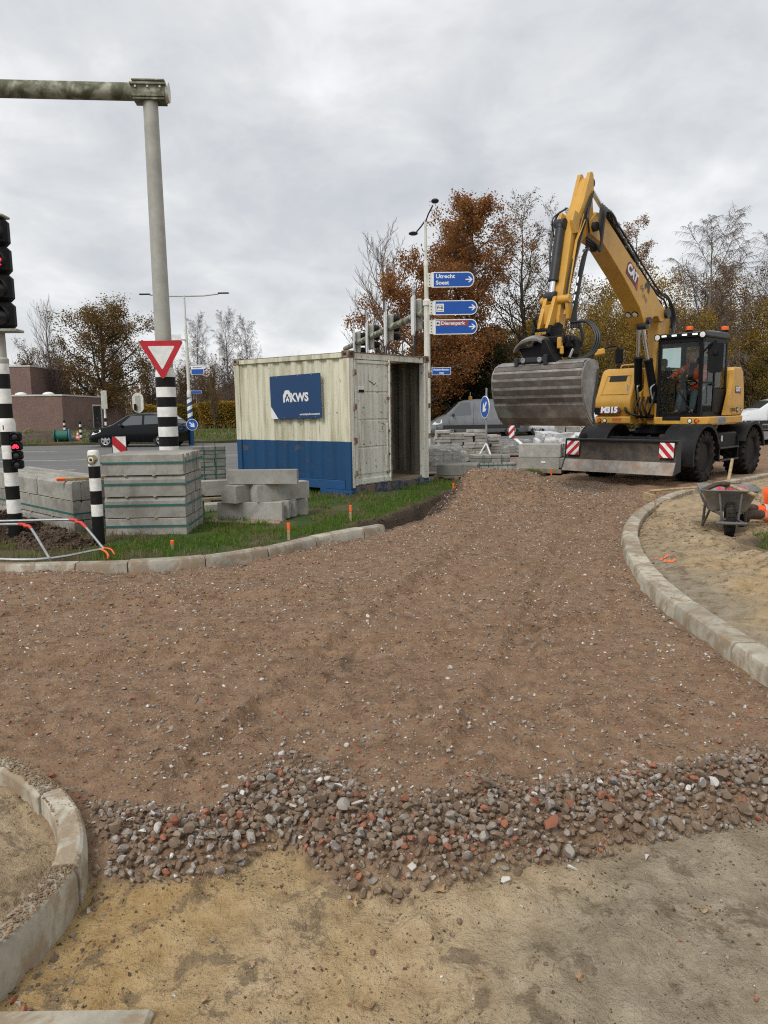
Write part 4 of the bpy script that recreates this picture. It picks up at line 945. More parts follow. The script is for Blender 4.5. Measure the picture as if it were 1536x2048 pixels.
# hedges and far woods as masses
def mass(name, x0, x1, y0, y1, h0, h1_, n, mats, p, size, zfun=None, twigs=0, seed=1):
    rg = np.random.default_rng(seed); X = rg.uniform(x0, x1, n); Y_ = rg.uniform(y0, y1, n); top = h0+(h1_-h0)*(.5+1.2*fbm(X*.25, Y_*.1, seed)); Zz = top*rg.random(n)**.8
    V, F = leaf_quads(rg, np.stack([X, Y_, Zz], 1), size); mi = rg.choice(len(p), p=p, size=n); vs, fs, ms = [V], [F], [mi]
    if twigs:
        m_ = twigs; X = rg.uniform(x0, x1, m_); Y_ = rg.uniform(y0, y1, m_); top = (h0+(h1_-h0)*(.5+1.2*fbm(X*.25, Y_*.1, seed)))*rg.uniform(.6, 1.12, m_); dx = rg.normal(size=(m_, 2))*.35
        P = np.stack([np.stack([X+dx[:, 0]*t*1.5, Y_+dx[:, 1]*t, top*t], 1) for t in (0, .4, .75, 1)], 1); Rd = rg.uniform(.02, .06, m_)[:, None]*np.array([1, .7, .4, .2])[None]
        V2, F2 = tubes(P, Rd, 3); vs.append(V2); fs.append(F2+len(V)); ms.append(np.full(len(F2), len(mats)-1))
    return tag(link(name, mesh_np(name, np.concatenate(vs), np.concatenate(fs), mats, np.concatenate(ms), False)), kind='stuff')
mass('far_woods', -2, 60, 62, 74, 3.0, 7.0, 34000, [m_lf_ygreen, m_lf_yel, m_lf_olive, m_twig], [.38, .22, .40, 0], .32, twigs=2600, seed=3)
mass('far_woods', -75, -2, 92, 104, 3.5, 7.5, 24000, [m_lf_olive, m_lf_rust, m_twig], [.75, .25, 0], .35, twigs=3600, seed=5)
mass('undergrowth', 1, 34, 44.5, 50, .3, 2.6, 26000, [m_lf_ygreen, m_lf_olive, m_lf_dark, m_twig], [.4, .35, .25, 0], .16, twigs=600, seed=7)
def hedge(x0, x1, y, h, w_, label, seed, n=16000):
    rg = np.random.default_rng(seed); X = rg.uniform(x0, x1, n); u = rg.uniform(-1, 1, n); u = np.sign(u)*np.abs(u)**.5; Y_ = y+u*w_/2; Zz = (h+.25*fbm(X*1.2, Y_*1.2, seed))*(1-(1-np.sqrt(rg.random(n)))*1.0)
    V, F = leaf_quads(rg, np.stack([X, Y_, np.maximum(.03, Zz)], 1), .15); mi = (fbm(X*.9, Zz*.9, seed+2) < -.12).astype(int)
    t = thing('hedge', label, 'hedge', ((x0+x1)/2, y, .1)); V = V-np.array([(x0+x1)/2, y, 0]); link('foliage', mesh_np('foliage', V, F, [m_lf_yel, m_lf_ygreen], mi, False), t)
    m_ = 160; X = rg.uniform(x0, x1, m_)-(x0+x1)/2; P = np.stack([np.stack([X, 0*X, 0*X], 1), np.stack([X+rg.normal(size=m_)*.15, rg.normal(size=m_)*.3, 0*X+h*.8], 1)], 1); V2, F2 = tubes(P, np.full((m_, 2), .02), 3)
    link('stems', mesh_np('stems', V2, F2, [m_twig], None, False), t)
hedge(-14.9, -10.4, 62, 2.1, 1.5, 'clipped yellow leaved hedge right of the blue striped lamp post', 11, 17000)
hedge(-20.6, -15.4, 63, 1.95, 1.5, 'clipped yellow leaved hedge behind the black car', 12, 17000)

# ------------------------------------------------------------------ brick buildings
def brick_building(name, label, c, ang, W, D, H, door=None, vents=()):
    """front-right corner at c, front wall runs to -x, right wall to +y"""
    t = thing(name, label, 'building', (c[0], c[1], 0), ang)
    mb = MB(); mb.box((-W/2, .15, H/2), (W, .3, H)); mb.build('front_wall', m_brick, t, None)
    mb = MB()
    if door:
        a, b, hh = door; mb.box((-.15, (.301+a)/2, H/2), (.3, a-.301, H)); mb.box((-.15, (b+D)/2, H/2), (.3, D-b, H)); mb.box((-.15, (a+b)/2, (hh+H)/2), (.3, b-a, H-hh))
    else: mb.box((-.15, (D+.301)/2, H/2), (.3, D-.301, H))
    mb.build('side_wall', m_brick, t, None)
    mb = MB(); mb.box((-W/2-.02, D/2, H-.02), (W-.64, D-.64, .1)); mb.build('roof', m_darkgrey, t, None)
    mb = MB(); mb.box((-W/2, .14, H+.06), (W+.1, .38, .12)); mb.box((-.14, D/2+.18, H+.062), (.38, D-.3, .12)); mb.build('roof_trim', m_polewhite, t, None)
    if door:
        mb = MB(); mb.box((-.06, a+.06, hh/2), (.14, .12, hh)); mb.box((-.06, b-.06, hh/2), (.14, .12, hh)); mb.box((-.06, (a+b)/2, hh-.06), (.14, b-a-.24, .12)); fr = mb.build('door_frame', m_white, t, None)
        for q in (0, 1):
            y0 = a+.13+q*(b-a-.26)/2; y1 = y0+(b-a-.26)/2-.02; mb = MB(); mb.box((-.1, (y0+y1)/2, (hh-.14)/2), (.06, y1-y0, hh-.14)); o = mb.build('door', m_darkgrey, t, None)
            mb = MB(); mb.box((-.05, (y1-.1 if q == 0 else y0+.1), 1.0), (.04, .04, .16)); mb.build('handle', m_steel, o, None)
        for k in range(3):
            mb = MB()
    for vx, vy in vents:
        mb = MB(); mb.lathe([(.5, 0), (.5, .1), (.42, .24), (.2, .33), (.02, .35)], 14, Matrix.Translation((vx, vy, H+.03))); mb.build('roof_light', m_white, t)
    return t
brick_building('brick_building', 'low flat roofed brown brick building with a double door on its right wall', (-25.5, 60.4), .09, 22, 19, 2.9, (8.2, 11.2, 2.25), [(-8.4, 2), (-3.9, 2.2), (-1.8, 2.4)])
brick_building('brick_block', 'taller reddish brick block rising behind the low building at the left edge', (-31.6, 68.5), .02, 16, 9, 5.7)
mb = MB(); mb.tube([(-4.0, -.06, .2), (-4.0, -.06, 5.6)], .05, 6); 
mb.M = None; bb = bpy.data.objects['brick_block']; mb.build('drainpipe', m_darkgrey, bb)
# gable of a house far behind the trees
t = thing('house', 'far grey roofed house half hidden behind the striped gantry pole', 'house', (-20, 112, -1.2), .3)
mb = MB(); mb.prism([(-5, 0), (5, 0), (5, 4.4), (0, 8.4), (-5, 4.4)], -4, 4, 'y'); mb.build('walls', m_brick, t, None)
for s in (-1, 1):
    mb = MB(); mb.prism([(0, 8.45), (s*5.5, 4.05), (s*5.5, 4.25), (0, 8.68)], -4.3, 4.3, 'y'); mb.build('roof', m_darkgrey, t, None)
# ------------------------------------------------------------------ wheeled excavator
def arc(cx, cz, r, a0, a1, n=14): return [(cx+r*math.cos(R_(a0+(a1-a0)*k/n)), cz+r*math.sin(R_(a0+(a1-a0)*k/n))) for k in range(n+1)]
def band(poly_o, poly_i): return list(poly_o)+list(reversed(poly_i))
EXG = h1(6.5, 16.9)
ex = thing('excavator', 'yellow wheeled excavator with a wide grading bucket raised on its boom', 'excavator', (6.525, 16.93, -.01), R_(-135.5))
def part(name, mb, m_, parent=None, smooth=35, bevel=0): return mb.build(name, m_, parent or ex, smooth, bevel)
# undercarriage
mb = MB(); mb.prism([(-1.75, .50), (1.65, .50), (1.75, .62), (1.7, .90), (-1.8, .90), (-1.85, .62)], -.45, .45, 'y')
mb.box((0, 0, .93), (1.5, 1.2, .08)); mb.cyl((1.28, -.9, .52), (1.28, .9, .52), .13); mb.cyl((-1.28, -.9, .52), (-1.28, .9, .52), .13)
for s in (-1, 1): mb.prism([(.55, .86), (1.75, .78), (1.75, .72), (.55, .76)], s*.46, s*.62, 'y')
part('chassis', mb, m_black, bevel=.015)
mb = MB(); mb.lathe([(.66, .95), (.70, .97), (.70, 1.05), (.62, 1.06), (.62, 1.15)], 40, Matrix.Translation((.28, 0, 0)))
for k in range(24): a = k*math.pi/12; mb.cyl((.28+.66*math.cos(a), .66*math.sin(a), 1.05), (.28+.66*math.cos(a), .66*math.sin(a), 1.075), .02, n=6)
part('slewing_ring', mb, m_black)
def wheel(x, y, steer=0):
    s = 1 if y > 0 else -1; M_ = Matrix.Translation((x, y, .525)) @ rotz(steer)
    mb = MB(); w_ = .235
    mb.lathe([(.29, -w_*.80), (.33, -w_*.98), (.42, -w_*1.05), (.475, -w_*.97), (.495, -w_*.7), (.50, 0), (.495, w_*.7), (.475, w_*.97), (.42, w_*1.05), (.33, w_*.98), (.29, w_*.80)], 44, M_, 'y', False)
    for k in range(22):
        for side in (-1, 1):
            a = 2*math.pi*(k+.5*(side > 0))/22; L = Matrix.Rotation(-a, 4, 'Y') @ Matrix.Translation((.503, side*w_*.52, 0)) @ Matrix.Rotation(side*R_(38), 4, 'X')
            mb.box((0, 0, 0), (.042, w_*1.15, .052), M_ @ L, .008)
            L2 = Matrix.Rotation(-a-side*.0-.10, 4, 'Y') @ Matrix.Translation((.470, side*w_*1.0, 0)); mb.box((0, 0, 0), (.07, .03, .05), M_ @ L2, .006)
    o = part('wheel', mb, m_rubber, None, 40)
    mb = MB(); mb.lathe([(.30, s*w_*.80), (.285, s*w_*.86), (.27, s*w_*.78), (.262, -s*.03), (.20, -s*.09), (.14, -s*.08), (.12, s*.0), (.0, s*.01)], 32, M_, 'y', True)
    for k in range(10): a = k*math.pi/5; mb.cyl((.165*math.cos(a), -s*.03, .165*math.sin(a)), (.165*math.cos(a), s*.01, .165*math.sin(a)), .014, n=6, M=M_)
    mb.build('rim', m_black, o, 40)
for x in (1.28, -1.28):
    for y in (1.03, -1.03): wheel(x, y, .03 if x > 0 else 0)
for s in (-1, 1):
    y0, y1 = (.62, 1.29) if s > 0 else (-1.29, -.62)
    for cx, a0, a1, r in ((1.28, -14, 158, .645), (-1.28, 22, 172, .635)):
        mb = MB(); mb.prism(band(arc(cx, .52, r+.022, a0, a1, 18), arc(cx, .52, r, a0, a1, 18)), y0, y1, 'y')
        o = part('mudguard', mb, m_fender)
        mb = MB(); yo = s*1.29; mb.prism(band(arc(cx, .52, r+.03, a0, a1, 18), arc(cx, .52, r-.035, a0, a1, 18)), yo-.012, yo+.012, 'y'); mb.build('mudguard_lip', m_fender, o)
mb = MB()
mb.box((0, .93, .80), (1.0, .55, .36), b=.03); mb.box((0, -.93, .80), (1.0, .55, .36), b=.03); part('side_box', mb, m_black)
for zz1 in (.40, .66):
    mb = MB(); mb.box((0, 1.19, zz1), (1.02, .14, .035), b=.008); part('step', mb, m_darkgrey)
mb = MB()
for xx1 in (-.5, .5): mb = MB(); mb.prism([(xx1-.02, .40), (xx1+.02, .40), (xx1+.02, .9), (xx1-.02, .9)], 1.12, 1.24, 'y'); part('step_bracket', mb, m_black)
mb = MB(); mb.box((.34, 1.21, .86), (.05, .012, .12)); part('notice_plate', mb, m_white)
# dozer blade
mb = MB(); out_ = [(2.49, .47), (2.435, .56), (2.405, .66), (2.40, .76), (2.42, .86)]; inn = [(x-.03, z) for x, z in out_]
mb.prism(band(out_, inn), -1.21, 1.21, 'y'); o = part('dozer_blade', mb, m_mudsteel)
mb = MB(); mb.prism([(2.63, .235), (2.50, .475), (2.47, .475), (2.60, .235)], -1.21, 1.21, 'y'); mb.build('cutting_edge', m_blade, o)
mb = MB(); mb.box((2.40, 0, .885), (.12, 2.42, .05), b=.012); mb.build('blade_rim', m_darkgrey, o)
for s in (-1, 1): mb = MB(); mb.prism([(2.64, .235), (2.50, .5), (2.45, .9), (2.34, .9), (2.33, .3)], s*1.212, s*1.236, 'y'); mb.build('end_plate', m_darkgrey, o)
def stripes(name, parent, M_, w_, h, n=3, flip=False, base=m_bandw, col=m_red):
    """white panel with diagonal red stripes as real thin sheets; panel in local XY"""
    mb = MB(); mb.box((0, 0, 0), (w_, h, .01), M_); o = mb.build(name, base, parent, None)
    mb = MB(); step_ = (w_+h)/n
    for k in range(n):
        c0 = -(w_+h)/2+k*step_; c1 = c0+step_*.5; poly = []
        # clip band c0 <= u+v <= c1 (u in +-w/2, v in +-h/2) by sampling the rectangle border
        rect_ = [(-w_/2, -h/2), (w_/2, -h/2), (w_/2, h/2), (-w_/2, h/2)]
        def clip(P, f):
            out = []
            for i in range(len(P)):
                a, b = P[i], P[(i+1) % len(P)]; fa, fb = f(a), f(b)
                if fa >= 0: out.append(a)
                if (fa >= 0) != (fb >= 0): t = fa/(fa-fb); out.append((a[0]+(b[0]-a[0])*t, a[1]+(b[1]-a[1])*t))
            return out
        poly = clip(clip(rect_, lambda p: p[0]+p[1]-c0), lambda p: c1-p[0]-p[1])
        if len(poly) > 2:
            if flip: poly = [(-p[0], p[1]) for p in poly]
            mb.prism(poly, .0055, .008, 'z', M_)
    mb.build('red_stripe', col, o, None)
    return o
for yy1, fl in ((1.02, True), (-1.03, False)):
    stripes('warning_panel', ex, frame((2.50, yy1, .71), (0, 1, 0), (-.12, 0, 1)), .29, .29, 3, not fl)
mb = MB()
for s in (-1, 1):
    mb.tube([(1.6, s*.42, .68), (2.0, s*.5, .60), (2.40, s*.55, .56)], .06, 8); mb.tube([(1.55, s*.2, .92), (2.0, s*.26, .80), (2.38, s*.3, .72)], .05, 8)
mb.cyl((1.7, -.75, .88), (1.7, .75, .88), .055); mb.box((1.95, 0, .86), (.55, 1.0, .05), b=.01)
part('blade_arm', mb, m_black)
for s in (-1, 1): mb = MB(); mb.lathe([(.07, 0), (.075, .05), (.05, .10), (.0, .11)], 12, Matrix.Translation((2.36, s*.86, .91))); part('blade_cap', mb, m_rubber)
# upper structure
mb = MB()
mb.prism([(-.85, 1.1), (-1.15, .7), (-1.25, 0), (-1.15, -.7), (-.85, -1.1), (-.3, -1.22), (1.0, -1.22), (1.02, -.40), (.72, -.36), (.72, .06), (1.16, .10), (1.16, 1.12), (1.04, 1.22), (-.3, 1.22)], 1.15, 1.26, 'z')
part('deck', mb, m_yellow, bevel=.012)
mb = MB(); mb.prism([(1.17, .09), (1.215, .14), (1.215, 1.06), (1.10, 1.23), (.75, 1.25), (-.70, 1.23), (-.70, 1.0), (.9, 1.0), (1.0, .09)], 1.17, 1.325, 'z'); o = part('front_bumper', mb, m_yellow, bevel=.018)
mb = MB(); mb.box((1.19, .50, 1.285), (.06, .42, .10), b=.02); mb.build('bumper_recess', m_blackp, o)
for k, yy1 in enumerate((.89, 1.03)):
    mb = MB(); M_ = frame((1.205-.045*k*0, yy1, 1.245), (0, 1, 0), None, (1, .35*k, 0)); mb.lathe([(.05, -.02), (.052, .014), (.042, .018)], 16, M_); q = mb.build('bumper_lamp', m_blackp, o)
    mb = MB(); mb.lathe([(.04, .0), (.036, .024), (.0, .028)], 16, M_); mb.build('lens', m_lamp if k == 0 else m_amber, q)
mb = MB(); mb.box((.55, 1.245, 1.245), (.42, .05, .15), b=.012)
for k in range(12): mb.box((.37+k*.033, 1.275, 1.245), (.014, .02, .14))
part('ribbed_step', mb, m_steel)
HP = [(1.19, 1.36), (1.255, 1.42), (1.30, 1.60), (1.285, 1.70), (1.235, 1.80), (1.0, 2.29), (.93, 2.36), (.80, 2.39), (-.60, 2.39), (-.9, 2.2), (-1.05, 1.30), (-.95, 1.26), (1.15, 1.26)]
mb = MB(); mb.prism(HP, -1.235, -.40, 'y'); hood = part('engine_hood', mb, m_yellow, bevel=.035)
mb = MB(); mb.prism([(1.225, 1.165), (1.265, 1.20), (1.265, 1.325), (1.225, 1.35), (.3, 1.35), (.3, 1.165)], -1.235, -.40, 'y'); o = part('hood_bumper', mb, m_yellow, bevel=.015)
for k, yy1 in enumerate((-1.12, -.99)):
    M_ = frame((1.255, yy1, 1.25), (0, 1, 0), None, (1, 0, 0)); mb = MB(); mb.lathe([(.048, -.02), (.05, .016), (.04, .022)], 16, M_); q = mb.build('bumper_lamp', m_blackp, o)
    mb = MB(); mb.lathe([(.038, .0), (.034, .026), (.0, .03)], 16, M_); mb.build('lens', m_amber if k == 0 else m_lamp, q)
nz = Vector((.49, 0, .235)).normalized(); sl = Vector((-.235, 0, .49)).normalized(); pc_ = Vector((1.118, -.80, 2.045))
mb = MB(); M_ = frame(tuple(pc_), (0, 1, 0), tuple(sl))
ring_o = [(-.33, -.26), (.33, -.26), (.29, .21), (-.29, .21)]; ring_i = [(p[0]*.91, p[1]*.90) for p in ring_o]
for k in range(4):
    a, b, c_, d_ = ring_o[k], ring_o[(k+1) % 4], ring_i[(k+1) % 4], ring_i[k]
    mb.prism([a, b, c_, d_], -.012, .016, 'z', M_)
mb.build('hood_panel_rim', m_yellow, hood, None, .006)
mb = MB(); mb.box((0, .13, .006), (.40, .14, .02), M_, .005); o = mb.build('grille', m_decalb, hood)
mb = MB()
for k in range(5): mb.box((0, .08+k*.024, .018), (.37, .006, .008), M_)
mb.build('grille_slat', m_darkgrey, o)
M_ = frame((1.292, -.83, 1.475), (0, 1, 0), (-.18, 0, 1))
text_obj('model_lettering', 'M315', .175, m_decalw, M_ @ Matrix.Translation((-.04, 0, .012)), hood, bold=.011, extrude=.004)
mb = MB(); mb.prism([(-.27, -.075), (.17, -.075), (.24, 0), (.17, .075), (-.27, .075)], -.01, .006, 'z', M_); mb.build('lettering_backing', m_decaldr, hood, None)  # dark red decal plate behind the model lettering
mb = MB()
for k in range(4): mb.box((1.262, -.70, 1.225+.026*k), (.012, .22, .009))
mb.build('vent_slat', m_decalr, o)
mb = MB(); mb.tube(spline([(.55, -.55, 2.38), (.56, -.55, 2.46), (.5, -.62, 2.48), (.5, -.9, 2.48), (.55, -1.0, 2.46), (.55, -1.02, 2.38)], 4), .016, 8); part('handrail', mb, m_yellow)
mb = MB(); mb.tube(spline([(1.20, -1.2, 1.62), (1.30, -1.27, 1.66), (1.33, -1.28, 1.6), (1.33, -1.26, 1.48), (1.26, -1.2, 1.44)], 4), .016, 8); mb.box((1.26, -1.17, 1.46), (.12, .12, .16), b=.02); part('hood_latch', mb, m_blackp)
# rear left bodywork and counterweight
CP = [(-.16, 2.31), (-.24, 2.36), (-.58, 2.36), (-.71, 2.27), (-.79, 1.95), (-.80, 1.75), (-.74, 1.52), (-.73, 1.34), (-.16, 1.34)]
mb = MB(); mb.prism(CP, .25, 1.20, 'y'); body = part('rear_bodywork', mb, m_yellow, bevel=.03)
mb = MB(); mb.prism([(-.13, 1.98), (.16, 1.34), (-.16, 1.34), (-.16, 2.30)], 1.10, 1.19, 'y'); mb.build('side_panel', m_yellow, body, 35, .008)
mb = MB(); mb.box((-.47, .7, 2.385), (.30, .5, .05), b=.015); mb.build('air_intake', m_darkgrey, body)
mb = MB(); mb.prism([(-.70, 1.3), (-.60, 2.25), (-1.05, 2.15), (-1.32, 1.9), (-1.36, 1.45), (-1.2, 1.3)], -1.05, 1.02, 'y'); part('counterweight', mb, m_yellow, bevel=.05)
def cat_logo(parent, M_, s):
    mb = MB(); mb.prism([(-.62*s, -.34*s), (.58*s, -.34*s), (.60*s, .10*s), (.44*s, .36*s), (-.52*s, .36*s), (-.66*s, .2*s)], .0, .003, 'z', M_); o = mb.build('logo_plate', m_decaldr, parent, None)
    text_obj('logo_lettering', 'CAT', .62*s, m_decalw, M_ @ Matrix.Translation((-.03*s, .03*s, .006)), o, bold=.035*s, sx=.92)
    mb = MB(); mb.prism([(.50*s, -.34*s), (.80*s, -.42*s), (.60*s, .1*s)], .0005, .0045, 'z', M_); mb.build('logo_triangle', m_decalr, o, None)
cat_logo(body, frame((-.42, 1.205, 1.88), (-1, 0, 0), (0, 0, 1)), .21)
text_obj('fleet_lettering', 'EDUK', .10, m_decalb, frame((-.22, 1.207, 1.45), (-1, 0, 0), (0, 0, 1)), body, bold=.002)
mb = MB(); mb.box((-.44, 1.204, 1.45), (.09, .006, .11)); mb.box((-.66, 1.204, 1.45), (.07, .006, .07)); o = mb.build('sticker', m_decalb, body, None)
mb = MB(); mb.box((-.44, 1.2085, 1.455), (.035, .004, .035)); mb.box((-.66, 1.2085, 1.45), (.04, .004, .04)); mb.build('sticker_mark', m_decalw, o, None)
# cab
cx0, cx1, cy0, cy1, cz0, cz1 = -.10, 1.13, .13, 1.07, 1.27, 2.97
mb = MB(); mb.box(((cx0+cx1)/2, (cy0+cy1)/2, cz0+.04), (cx1-cx0, cy1-cy0, .08), b=.01); mb.box((1.10, .6, 1.345), (.06, .92, .11), b=.01)
cab = part('cab', mb, m_black)
mb = MB()
for y in (cy0+.035, cy1-.035):
    mb.prism([(1.075, 1.3), (1.145, 1.3), (1.14, 2.9), (1.07, 2.9)], y-.035, y+.035, 'y')          # front posts
    mb.prism([(-.13, 1.3), (-.03, 1.3), (-.06, 2.9), (-.13, 2.9)], y-.035, y+.035, 'y')
mb.prism([(.50, 1.3), (.57, 1.3), (.53, 2.9), (.46, 2.9)], cy1-.06, cy1+.005, 'y')
mb.box((1.105, .6, 2.88), (.07, .86, .10)); mb.box((-.09, .6, 2.88), (.08, .86, .10)); mb.box((.5, cy1-.03, 2.88), (1.1, .06, .10)); mb.box((.5, cy0+.03, 2.88), (1.1, .06, .10))
mb.box((.5, cy1-.02, 1.36), (1.1, .045, .13)); mb.box((.8, cy1-.02, 2.02), (.50, .035, .035)); mb.box((.21, cy1-.015, 1.62), (.55, .035, .55))
mb.build('cab_frame', m_black, cab, 35, .008)
mb = MB(); mb.prism([(1.19, 2.93), (1.17, 3.01), (1.0, 3.05), (.1, 3.075), (-.12, 3.04), (-.15, 2.93)], cy0-.02, cy1+.03, 'y'); mb.build('cab_roof', m_darkgrey, cab, 40, .03)
mb = MB(); mb.prism([(.62, 3.055), (.60, 3.085), (.05, 3.10), (.02, 3.06)], .25, .98, 'y'); mb.build('roof_hatch', m_steel, cab, 40, .015)
mb = MB(); mb.box((1.165, .6, 2.985), (.05, .80, .07), b=.012); bar = mb.build('light_bar', m_blackp, cab)
for y in (cy0-.005, cy1+.0):
    M_ = frame((1.17, y, 2.965), (0, 1, 0), None, (1, 0, .02)); mb = MB(); mb.lathe([(.05, -.05), (.072, -.02), (.074, .02), (.060, .024)], 20, M_); q = mb.build('work_lamp', m_blackp, cab)
    mb = MB(); mb.lathe([(.058, .0), (.055, .026), (.0, .032)], 18, M_); mb.build('lens', m_lamp, q)
m_led = emit('lit_white_lamp', (1.0, .98, .95), 1.1)
for k in range(4):
    mb = MB(); mb.box((1.192, .27+k*.215, 2.985), (.012, .10, .034), b=.004); mb.build('strip_lamp', m_led, bar)
def pane(name, V, m_=m_glass, parent=cab):
    mb = MB(); mb.add(V, [(0, 1, 2, 3)]); return mb.build(name, m_, parent, None)
pane('windscreen', [(1.135, .17, 1.40), (1.135, 1.03, 1.40), (1.13, 1.03, 2.84), (1.13, .17, 2.84)])
pane('door_glass', [(1.07, 1.06, 1.42), (.57, 1.06, 1.42), (.53, 1.06, 2.83), (1.07, 1.06, 2.83)])
pane('side_glass', [(.47, 1.058, 1.92), (-.04, 1.058, 1.92), (-.06, 1.058, 2.83), (.45, 1.058, 2.83)])
pane('right_glass', [(1.07, .14, 1.42), (-.03, .14, 1.42), (-.05, .14, 2.83), (1.07, .14, 2.83)])
pane('rear_glass', [(-.12, .20, 1.95), (-.12, 1.0, 1.95), (-.13, 1.0, 2.83), (-.13, .20, 2.83)])
mb = MB(); mb.tube(spline([(1.15, .92, 1.38), (1.165, .80, 1.55), (1.16, .62, 1.85)], 4), .012, 6); mb.box((1.16, .52, 1.80), (.012, .03, .55), Matrix.Translation((0, .0, 0))); mb.build('wiper', m_blackp, cab)
mb = MB(); mb.tube([(1.02, 1.10, 1.60), (1.02, 1.13, 1.62), (1.02, 1.13, 2.6), (1.02, 1.10, 2.62)], .014, 6); mb.build('grab_rail', m_darkgrey, cab)
mb = MB(); mb.box((.62, 1.085, 1.98), (.16, .03, .04), b=.01); mb.build('door_handle', m_blackp, cab)
# inside the cab
mb = MB(); mb.box((.26, .60, 1.63), (.50, .50, .14), b=.05); mb.box((.02, .60, 2.03), (.13, .50, .75), Matrix.Translation((0, 0, 0)), .05); mb.box((.0, .60, 2.50), (.10, .26, .20), b=.04); mb.box((.25, .6, 1.45), (.34, .36, .26)); mb.build('seat', m_navy, cab)
for yc in (.27, .93): mb = MB(); mb.box((.38, yc, 1.78), (.50, .14, .16), b=.03); mb.cyl((.58, yc, 1.85), (.60, yc+.01, 2.0), .02); mb.build('control_console', m_blackp, cab)
mb = MB(); mb.tube([(1.0, .62, 1.35), (.92, .62, 1.7), (.82, .62, 2.02)], .035, 8); mb.build('steering_column', m_blackp, cab)
mb = MB(); M_ = frame((.80, .62, 2.05), (0, 1, 0), None, (-.35, 0, .94)); mb.tube([M_ @ Vector((.19*math.cos(a*math.pi/10), .19*math.sin(a*math.pi/10), 0)) for a in range(21)], .016, 6)
for a in (0, 2.1, 4.2): mb.tube([M_ @ Vector((0, 0, 0)), M_ @ Vector((.19*math.cos(a), .19*math.sin(a), 0))], .012, 6)
mb.build('steering_wheel', m_blackp, cab)
mb = MB(); mb.box((.98, .25, 2.15), (.03, .16, .22), b=.01); mb.tube([(1.05, .2, 1.4), (1.0, .24, 2.05)], .02, 6); mb.build('monitor', m_blackp, cab)
for yc in (.45, .75): mb = MB(); mb.box((1.02, yc, 1.36), (.12, .08, .02)); mb.build('pedal', m_steel, cab)
# beacons and mirrors
for x, y, z in ((.74, .60, 3.07), (-.22, .95, 3.10)):
    mb = MB(); mb.lathe([(.075, 0), (.08, .03), (.07, .045)], 18, Matrix.Translation((x, y, z))); q = part('beacon', mb, m_blackp)
    mb = MB(); mb.lathe([(.072, .042), (.076, .09), (.07, .12), (.0, .13)], 18, Matrix.Translation((x, y, z))); mb.build('beacon_lens', m_orange, q)
mb = MB(); mb.tube([(-.18, .95, 2.95), (-.22, .95, 3.08)], .02, 6); part('beacon_post', mb, m_blackp)
M_ = frame((.98, 1.30, 2.50), (.35, .95, 0), None, (.94, -.32, -.05)); M_ = frame((.98, 1.26, 2.50), (-.30, .954, 0), (0, 0, 1))
mb = MB(); mb.prism([(-.14, -.24), (-.09, -.29), (.09, -.29), (.14, -.24), (.15, .26), (.12, .29), (-.12, .29), (-.15, .26)], -.035, .05, 'z', M_); mb.box((0, .1, .06), (.10, .10, .04), M_, .015); o = part('mirror', mb, m_blackp, bevel=.012)
mb = MB(); mb.tube(spline([(1.1, 1.06, 2.62), (1.10, 1.18, 2.75), (1.02, 1.26, 2.84), (.99, 1.27, 2.76)], 4), .016, 6); mb.build('mirror_arm', m_blackp, o)
mb = MB(); mb.tube(spline([(.42, -1.15, 2.38), (.42, -1.15, 2.72), (.45, -1.18, 2.90), (.60, -1.28, 2.90), (.78, -1.36, 2.84)], 4), .016, 6); o = part('mirror_arm', mb, m_blackp)
mb = MB(); mb.box((0, 0, 0), (.20, .34, .07), frame((.36, -1.16, 2.70), (0, 1, 0), (0, 0, 1)) @ Matrix.Translation((0, 0, .03)), .03); mb.build('mirror', m_blackp, o)
mb = MB(); mb.box((0, 0, 0), (.26, .14, .06), frame((.84, -1.40, 2.78), (0, 1, .15), (0, -.15, 1)), .025); mb.build('round_mirror', m_yellow, o)
mb = MB(); mb.box((.40, -1.12, 2.44), (.12, .12, .10), b=.02); part('camera_housing', mb, m_blackp)
# boom, stick and cylinders
def beam(name, poly, y0, y1, m_=m_yellow, bev=.014, parent=None): mb = MB(); mb.prism(poly, y0, y1, 'y'); return part(name, mb, m_, parent, 35, bev)
beam('base_boom', [(.52, 1.40), (.86, 1.36), (1.0, 1.62), (.98, 2.3), (.86, 3.05), (.92, 3.42), (.72, 3.62), (.45, 3.60), (.36, 3.42), (.42, 2.6), (.44, 1.8)], -.25, .00)
mb = MB(); mb.prism([(.36, 1.18), (1.0, 1.18), (1.05, 1.85), (.85, 1.95), (.5, 1.9)], -.33, -.27, 'y'); mb.prism([(.36, 1.18), (1.0, 1.18), (1.05, 1.85), (.85, 1.95), (.5, 1.9)], .02, .08, 'y'); mb.cyl((.72, -.36, 1.65), (.72, .1, 1.65), .10); part('boom_bracket', mb, m_yellow, bevel=.01)
BO = [(.66, 3.44), (.70, 3.60), (.94, 3.70), (1.22, 3.90), (2.28, 4.47), (3.36, 5.11), (3.62, 5.10), (3.86, 4.90), (3.84, 4.70), (3.62, 4.62), (3.36, 4.58), (2.55, 4.06), (1.84, 3.52), (1.66, 3.26), (1.52, 3.16), (1.40, 3.18), (1.34, 3.30), (1.22, 3.40), (1.04, 3.42), (.94, 3.32), (.80, 3.32)]
boom = beam('boom', BO, -.30, .05)
for px_, pz_, pr_ in ((3.72, 4.82, .085), (.68, 3.50, .10), (1.50, 3.30, .07)): mb = MB(); mb.cyl((px_, -.36, pz_), (px_, .12, pz_), pr_, n=18); mb.build('pivot_pin', m_darkgrey, boom)
d30 = Vector((-.865, 0, -.50)).normalized(); u30 = Vector((-.50, 0, .865)).normalized()
